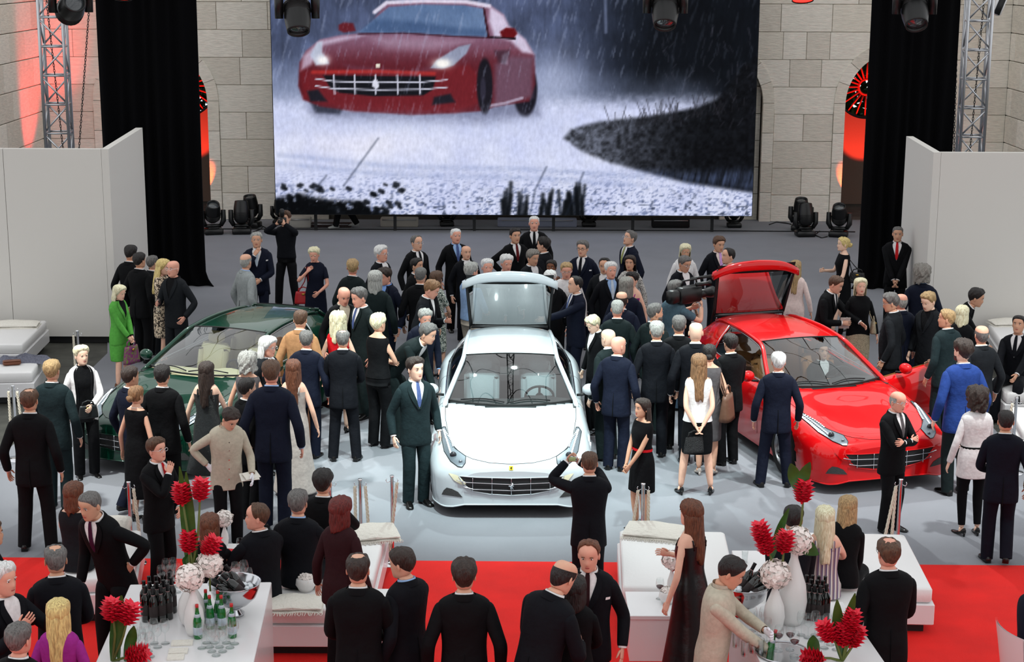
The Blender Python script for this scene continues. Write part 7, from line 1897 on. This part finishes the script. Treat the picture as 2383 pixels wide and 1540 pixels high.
truss('aluminium truss tower behind the plain-fronted partition', 2270, 150, 33.5, .46, -.12)
def chain(label, p0, p1):
    p0, p1 = np.array(p0), np.array(p1); q = p1-p0; p1 = p0+q*(p0[2]-.03)/(p0[2]-p1[2]); p0 = p0-q*(9.0-p0[2])/(-q[2])*1.0 if q[2] < 0 else p0
    o = tag(empty('chain', (0, 0, 0)), label, 'chain', 'hoist chains'); m = MB(); p0, p1 = np.array(p0), np.array(p1); n = int(np.linalg.norm(p1-p0)/.055)
    d = nrm(p1-p0)
    for i in range(n):
        c = p0+(p1-p0)*(i+.5)/n; s_ = np.array([1, 0, 0]) if i % 2 else np.array([0, 1, 0]); A = np.linspace(0, 2*np.pi, 9)
        m.tube([c+d*.036*math.cos(a)+s_*.016*math.sin(a) for a in A], .007, 4, cap=False)
    tag(m.build('links', mat('chain_steel', (70, 68, 66), .4, metal=.8), o), kind='stuff')
chain('hoist chain hanging beside the curtain edge', aty(208, 10, 33.0), aty(178, 430, 33.0)); chain('hoist chain hanging inside the red-lit truss', aty(108, 0, 33.5), aty(155, 420, 33.5)); chain('hoist chain hanging inside the truss behind the plain partition', aty(2290, 0, 33.5), aty(2250, 430, 33.5)); chain('hoist chain beside the curtain behind the red-tied man', aty(2226, 130, 33.0), aty(2218, 420, 33.0))
# ---- moving-head stage lights
def moving_head(label, p, s=1.0, pan=0.0, tilt=0.5, hang=False, group='moving-head stage lights'):
    e = tag(empty('stage_light', tuple(p), pan), label, 'stage light', group); f = -1 if hang else 1
    Z = lambda z: f*z*s
    m = MB(); m.box((0, 0, Z(.07)), (.42*s, .34*s, .13*s), bev=.02*s); m.box((0, 0, Z(.15)), (.24*s, .24*s, .04*s), bev=.01*s); m.build('base', M_blackp, e)
    m = MB()
    for sx in (-1, 1): m.tube([(sx*.17*s, 0, Z(.19)), (sx*.235*s, 0, Z(.30)), (sx*.235*s, 0, Z(.55))], [.05*s, .06*s, .055*s], 8)
    m.tube([(-.18*s, 0, Z(.19)), (.18*s, 0, Z(.19))], .045*s, 8); m.build('yoke', M_blackp, e)
    h = empty('lamp_head', (0, 0, Z(.50))); h.parent = e; h.rotation_euler = (tilt, 0, 0)
    m = MB(); m.lathe([(.0, -.27*s), (.10*s, -.255*s), (.165*s, -.17*s), (.175*s, 0), (.17*s, .10*s), (.15*s, .22*s), (.145*s, .25*s), (.13*s, .25*s), (.12*s, .21*s)], 20); m.build('lamp_housing', M_blackp, h)
    m = MB(); m.lathe([(.0, .235*s), (.08*s, .225*s), (.125*s, .205*s)], 20); m.build('lens', mat('lamp_lens_dark', (46, 52, 56), .05, coat=1.0), h)
    for k in range(6):
        m = MB(); m.lathe([(.172*s, -.14*s+k*.02*s), (.182*s, -.135*s+k*.02*s), (.172*s, -.13*s+k*.02*s)], 20); m.build('cooling_fin', M_blackp, h)
    return e
fl = lambda u, v: gp(u, v)
for i, (u, v, pan, tilt, lab) in enumerate([(497, 545, .3, .6, 'moving-head light with glowing red head at the curtain hem'), (563, 544, .1, -.3, 'front one of two overlapping moving-head lights behind the photographer'), (585, 529, -.2, .2, 'rear one of two overlapping moving-head lights by the pier behind the photographer'),
    (652, 522, 0, .3, 'moving-head light half hidden behind the photographer'), (1040, 526, .1, .3, 'moving-head light under the screen beside two grey cones'), (1370, 527, 0, .3, 'moving-head light under the screen behind the man with pocket square'), (1708, 529, 0, .3, 'moving-head light under the screen corner near the tanned man in lilac tie'),
    (1873, 550, .1, -.3, 'front one of two overlapping moving-head lights at the pier beside the red-lit spoked window'), (1862, 536, -.2, .3, 'rear one of two overlapping moving-head lights at the pier beside the red-lit spoked window'), (1951, 551, -.3, .5, 'moving-head light with a pale stripe beside the black curtain')]):
    p = fl(u, v)
    if 640 < u < 1720: p[1] = max(p[1], SY+.42)
    moving_head(lab, p+np.array([0, 0, .004]), 1.02 if i in (0, 1, 2, 7, 8, 9) else .8, pan, tilt)
# overhead rig: truss bars with lamps that reach into view
def bar(label, y, z, x0, x1):
    e = tag(empty('truss_bar', ((x0+x1)/2, y, z)), label, 'truss', 'overhead truss bars'); L = (x1-x0)/2; h = .2
    for cy, cz in ((-h, -h), (h, -h), (h, h), (-h, h)): m = MB(); m.tube([(-L, cy, cz), (L, cy, cz)], .026, 8); m.build('chord', M_alu, e)
    n = int(2*L/.6); 
    for k in range(n):
        xa = -L+k*.6
        for (a, b) in (((-h, -h), (h, -h)), ((-h, h), (h, h)), ((-h, -h), (-h, h)), ((h, -h), (h, h))):
            m = MB(); m.tube([(xa, *a), (xa+.57, *b)], .012, 5); m.build('diagonal', M_alu, e)
BY = 21.5
zt = aty(1190, 5, BY)[2]
bar('horizontal truss bar above the cars carrying the lamps', BY, zt+1.15, -7.5, 7.5)
for i, (u, v, pan, tilt, lab) in enumerate([(165, 20, .5, 1.15, 'hanging moving-head light tilted sideways beside the red-lit truss'), (692, 34, .2, 2.6, 'hanging moving-head light in front of the rain picture, near the red car'), (1548, 22, -.1, 2.5, 'hanging moving-head light in front of the dark woods in the picture'), (2128, 24, 0, 2.4, 'hanging moving-head light in front of the black curtain')]):
    c = aty(u, v, BY); s_ = .98; p = c+np.array([0, 0, .50*s_]); moving_head(lab, p, s_, pan, tilt, True, 'hanging moving-head lights')
    hp = tag(empty('lamp_pipe', (c[0], BY, 0)), 'short pipe holding '+lab, 'pipe', 'lamp pipes'); m = MB(); m.tube([(0, 0, p[2]), (0, 0, zt+.95)], .03, 8); m.build('pipe', M_blackp, hp)
for i, (u, v) in enumerate([(284, -4), (1868, 2)]):
    c = aty(u, v, BY); e = tag(empty('led_par', tuple(c)), ['red LED lamp hanging before the black curtain', 'red LED lamp hanging before the stone pier'][i], 'stage light', 'red LED lamps')
    m = MB(); m.lathe([(.0, .22), (.11, .2), (.135, .05), (.14, 0), (.13, 0)], 20, axis=(0, .3, 1)); m.build('can', M_blackp, e)
    m = MB(); m.lathe([(0, .012), (.128, .012)], 20, axis=(0, .3, 1)); m.build('led_face', mat('red_led', (255, 40, 40), .4, emit=(255, 40, 30), estr=3.0), e)
    m = MB(); m.tube([(0, .05, .18), (0, .02, .9)], .015, 6); m.build('clamp_arm', M_blackp, e)
p = aty(2325, 12, 35.0); e = tag(empty('loudspeaker', tuple(p)), 'small white loudspeaker above the plain partition', 'loudspeaker'); m = MB(); m.box((0, 0, 0), (.18, .25, .42), rot=ry(.35), bev=.03); m.build('speaker_box', M_lacq, e); m = MB(); m.box((-.02, -.128, -.02), (.13, .01, .34), rot=ry(.35)); m.build('speaker_grille', M_black, e); m = MB(); m.tube([(0, 0, .15), (.1, .3, .3), (.2, 1.4, .3)], .02, 6); m.build('bracket', M_blackp, e)
# cables on the stage floor
def cable(label, pts, r=.012):
    m = MB(); P = np.array([gp(u, v)+np.array([0, 0, r+.004]) for u, v in pts]); t = np.linspace(0, len(P)-1, len(P)*5); Q = np.stack([np.interp(t, np.arange(len(P)), P[:, k]) for k in range(3)], -1)
    tag(m.build('cable', M_black) if not m.tube(Q, r, 6) else None, label, 'cable', 'black floor cables')
cable('straight black cable lying straight across the stage floor', [(480, 534), (800, 535), (1190, 536), (1600, 538), (1990, 541)], .014)
cable('looped black cable beside the lamps behind the photographer', [(590, 541), (606, 535), (612, 528), (600, 522), (618, 531), (630, 540)])
cable('black cable curling by the lamps at the pier beside the red-lit spoked window', [(1790, 524), (1806, 518), (1830, 520), (1850, 526), (1838, 522), (1815, 519)])
cable('tangled black cable between two lamps at the pier beside the red-lit spoked window', [(1884, 538), (1900, 545), (1908, 538), (1896, 548), (1912, 555), (1925, 552)])
# low gear under the screen
for i, (u, v, sx, sz, c_, lab) in enumerate([(760, 528, 1.2, .10, (54, 40, 40), 'flat dark wooden board under the screen edge'), (1250, 527, 1.9, .20, (150, 156, 176), 'pale grey panel with two triangular cut-outs under the screen'), (1560, 529, .9, .22, (20, 20, 22), 'black flight case under the screen'), (700, 529, .5, .25, (190, 186, 178), 'pale stone block under the screen corner'), (930, 527, .9, .22, (176, 170, 160), 'white stone ledge below the screen')]):
    p = gp(u, v); m = MB(); m.box((0, 0, sz/2), (sx, .25, sz), bev=.02); e = tag(empty('stage_case', (p[0], max(p[1], SY+.5), .004)), lab, 'case', 'gear under the screen'); m.build('case_body', mat('gear_%d' % i, c_, .7), e); m = MB(); m.box((0, -.13, sz*.8), (sx*.9, .012, .02)); m.build('edge_strip', M_alu, e)
# ================================================================ crowd settles, then what people carry
for cx, cy, ca in ((CARW[0][0], CARW[0][1], CARW[1]), (3.91, 21.75, R_(16.4)), (-3.91, 22.2, R_(-20.1))): OBST.append((cx, cy, .98, 2.45, ca))
settle_crowd()
M_hide = {}
def handpt(r, i, out=.07):
    W_, d, n = r['hands'][i]; return P2W(r, W_+d*out+n*.03)
# wine glasses in hands
for k, i, lab in (('gl1', 1, 'stemmed glass held by the bald man with white glasses'), ('gl2', 1, 'stemmed glass held by the man with open blue collar')):
    p = handpt(W[k], i, .08); o = wine_glass(p-np.array([0, 0, .12]), lab, 'glasses in hands', True)
def handbag(label, p, yaw, size, c, strap=None, name='handbag'):
    e = tag(empty(name, tuple(p), yaw), label, 'bag', 'bags carried by guests'); sx, sy, sz = size
    m = MB(); G = []
    for t in np.linspace(0, 1, 7):
        k = 1-.18*t**2; A = np.linspace(0, 2*np.pi, 16, endpoint=False); G.append(np.stack([sx/2*k*np.sign(np.cos(A))*np.abs(np.cos(A))**.6, sy/2*(1-.55*t)*np.sign(np.sin(A))*np.abs(np.sin(A))**.7, np.full(16, sz*t)], -1))
    m.grid(np.array(G), closed_v=True, cap0=True, cap1=True); m.build('pouch', c, e)
    m = MB(); m.tube([(-sx*.3, 0, sz*.95), (-sx*.25, 0, sz*1.25), (0, 0, sz*1.38), (sx*.25, 0, sz*1.25), (sx*.3, 0, sz*.95)], .010, 6); m.build('handle', c, e)
    m = MB(); m.box((0, -sy*.35, sz*.8), (.05, .02, .03), bev=.005); m.build('clasp', mat('brass', (190, 150, 70), .3, metal=1.0), e)
    if strap is not None:
        m = MB(); q = np.array(strap)-np.array(p); q = rz(-yaw)@q; m.tube([(-sx*.3, 0, sz*.9), q*.6+np.array([-.02, .02, 0]), q, q*.6+np.array([.04, -.02, .05]), (sx*.3, 0, sz*.9)], .009, 5); m.build('shoulder_strap', c, e)
    return e
r = W['bag1']; p = handpt(r, 0, .05); handbag('purple and green leather handbag held by the woman in green', p-np.array([0, 0, .36]), r['yaw'], (.32, .13, .26), pattern_mat('purple_patchwork', (112, 46, 92), (96, 120, 40), 11, .25))
r = W['bag2']; p = P2W(r, (-.20, .02, .78*r['s'])); handbag('red leather shoulder bag beside the navy wrap dress', p, r['yaw'], (.30, .12, .20), mat('red_leather', (170, 22, 30), .4), P2W(r, (-.12, -.12, 1.44*r['s'])))
r = W['bag3']; p = P2W(r, (.16, .20, .98*r['s'])); handbag('quilted black bag on a gold chain behind the striding blonde', p, r['yaw']+1.2, (.28, .09, .18), mat('quilted_black', (18, 18, 20), .4, bump=1.0, bscale=25), P2W(r, (.10, .06, 1.40*r['s'])))
r = W['bag4']; p = P2W(r, (.22, -.02, .92*r['s'])); handbag('leopard-strapped black bag on the shoulder of the platinum-haired woman', p, r['yaw']+1.4, (.26, .10, .18), m_cloth('leopard'), P2W(r, (.15, .0, 1.42*r['s'])))
r = W['bag5']; p = P2W(r, (-.24, .10, .80*r['s'])); handbag('slouchy brown leather shoulder bag on the woman in grey', p, r['yaw']+1.3, (.36, .16, .32), mat('brown_bag_leather', (98, 68, 52), .5, bump=.3, bscale=12), P2W(r, (-.14, .03, 1.42*r['s'])))
r = W['pouch']; p = handpt(r, 0, .06); handbag('small black clutch held before the white blazer', p-np.array([0, 0, .12]), r['yaw'], (.24, .06, .16), mat('black_leather', (20, 26, 28), .4), name='clutch_bag')
r = W['clutch']; p = P2W(r, (.06, .22, .60*r['s'])); handbag('black beaded clutch with gold frame held behind the back', p, r['yaw']+.3, (.26, .07, .20), mat('black_beads', (16, 16, 18), .3, bump=1.0, bscale=120), name='clutch_bag')
# photographer's camera with flash
r = W['cam1']; p = P2W(r, r['hc']+r['HM']@np.array([0, .16, 0])); e = tag(empty('camera', tuple(p), r['yaw']), 'black camera with flash raised to the eye before the stage', 'camera')
m = MB(); m.box((0, 0, 0), (.15, .07, .10), bev=.015); m.build('camera_body', M_blackp, e); m = MB(); m.lathe([(.0, 0), (.042, 0), (.044, .08), (.038, .13), (.0, .125)], 16, axis=(0, -1, 0), c=(0, -.03, -.01)); m.build('lens', M_blackp, e); m = MB(); m.box((0, 0, .13), (.075, .06, .15), bev=.012); m.build('flash', M_blackp, e)
r = W['compact']; p = P2W(r, r['hc']+r['HM']@np.array([.0, .22, .05])); e = tag(empty('compact_camera', tuple(p), r['yaw']), 'silver compact camera held up towards the white car', 'camera')
p0 = (handpt(r, 0, .06)+handpt(r, 1, .06))/2; e.location = tuple(p0); m = MB(); m.box((0, 0, 0), (.10, .03, .06), bev=.008); m.build('camera_body', M_alu, e); m = MB(); m.box((0, .016, 0), (.07, .003, .045)); m.build('display', mat('camera_display', (120, 130, 90), .2, emit=(120, 130, 90), estr=.6), e)
# television camera on the shoulder
r = W['tv']; p = P2W(r, r['hc']+np.array([-.14, -.12, -.06])); e = tag(empty('television_camera', tuple(p), r['yaw']), 'black shoulder television camera beside the woman in white', 'camera')
m = MB(); m.box((0, 0, 0), (.16, .42, .24), bev=.025); m.build('camera_body', M_blackp, e); m = MB(); m.box((0, .30, .0), (.15, .18, .20), bev=.03); m.build('battery', M_blackp, e)
m = MB(); m.lathe([(.0, 0), (.065, 0), (.06, .12), (.075, .2), (.085, .28), (.0, .27)], 18, axis=(0, -1, 0), c=(0, -.2, -.02)); m.build('zoom_lens', M_blackp, e); m = MB(); m.tube([(-.10, -.05, .15), (-.12, -.25, .15), (-.12, -.30, .15)], [.03, .03, .045], 10); m.build('viewfinder', M_blackp, e)
m = MB(); m.tube([(.02, .12, .13), (.02, .10, .20), (.02, -.16, .20), (.02, -.18, .13)], .014, 6); m.build('top_handle', M_blackp, e); m = MB(); m.tube([(.06, -.1, .20), (.06, -.50, .20)], [.022, .022], 10); m.build('microphone', M_blackp, e)
# paper, napkin, uniform braid, green bottle in gloved hands
r = W['paper']; p = handpt(r, 1, .06); m = MB(); m.box((0, 0, 0), (.15, .004, .21), rot=rx(.5)); tag(m.build('paper_sheet', M_towel, smooth=False, loc=tuple(p)), 'white sheet of paper beside the man bending over the red car', 'paper')
r = W['waiter1']; p = handpt(r, 0, .02); m = MB(); m.box((0, 0, 0), (.20, .12, .006), rot=rz(.4)@rx(.5)); m.box((.02, .01, .012), (.18, .11, .006), rot=rz(.7)@rx(.5)); tag(m.build('napkin', M_towel, smooth=False, loc=tuple(p)), 'white napkins held by the waiter with bowed head', 'napkin')
r = W['waiter2']; p = (handpt(r, 0, .07)+handpt(r, 1, .07))/2; green_bottle(p-np.array([.02, 0, .16]), 'green water bottle held in the waiter\'s white gloves', (.25, 0, 1))
r = W['officer']
for si in (0, 1):
    W_, d, n = r['hands'][si]; b = MB()
    for k in range(3): b.tube([W_-d*(.05+.022*k), W_-d*(.058+.022*k)], .0505*r['s'], 10, cap=False)
    b.build('gold_braid', m_cloth('gold'), r['o'])
# ---- white chair at the edge of the carpet
p = W['chair']['base']; ch = tag(empty('shell_chair', (p[0], p[1], .009), R_(100)), 'white shell chair standing on the red carpet', 'chair')
m = MB(); G = [[(x*.22*(1+.15*t), .22-.06*x*x-.10*(1-t)*0+.06*t, .45+.42*t) for x in np.linspace(-1, 1, 9)] for t in np.linspace(0, 1, 7)]; G = np.array(G); m.grid(G); m.grid(G[:, ::-1]+np.array([0, .012, 0])); m.build('backrest', M_lacq, ch)
m = MB(); m.box((0, 0, .45), (.44, .44, .02), bev=.008); m.build('seat', M_lacq, ch)
for sx in (-1, 1):
    for sy in (-1, 1): m = MB(); m.tube([(sx*.16, sy*.16, .45), (sx*.21, sy*.21, 0)], .010, 6); m.build('leg', M_chrome, ch)
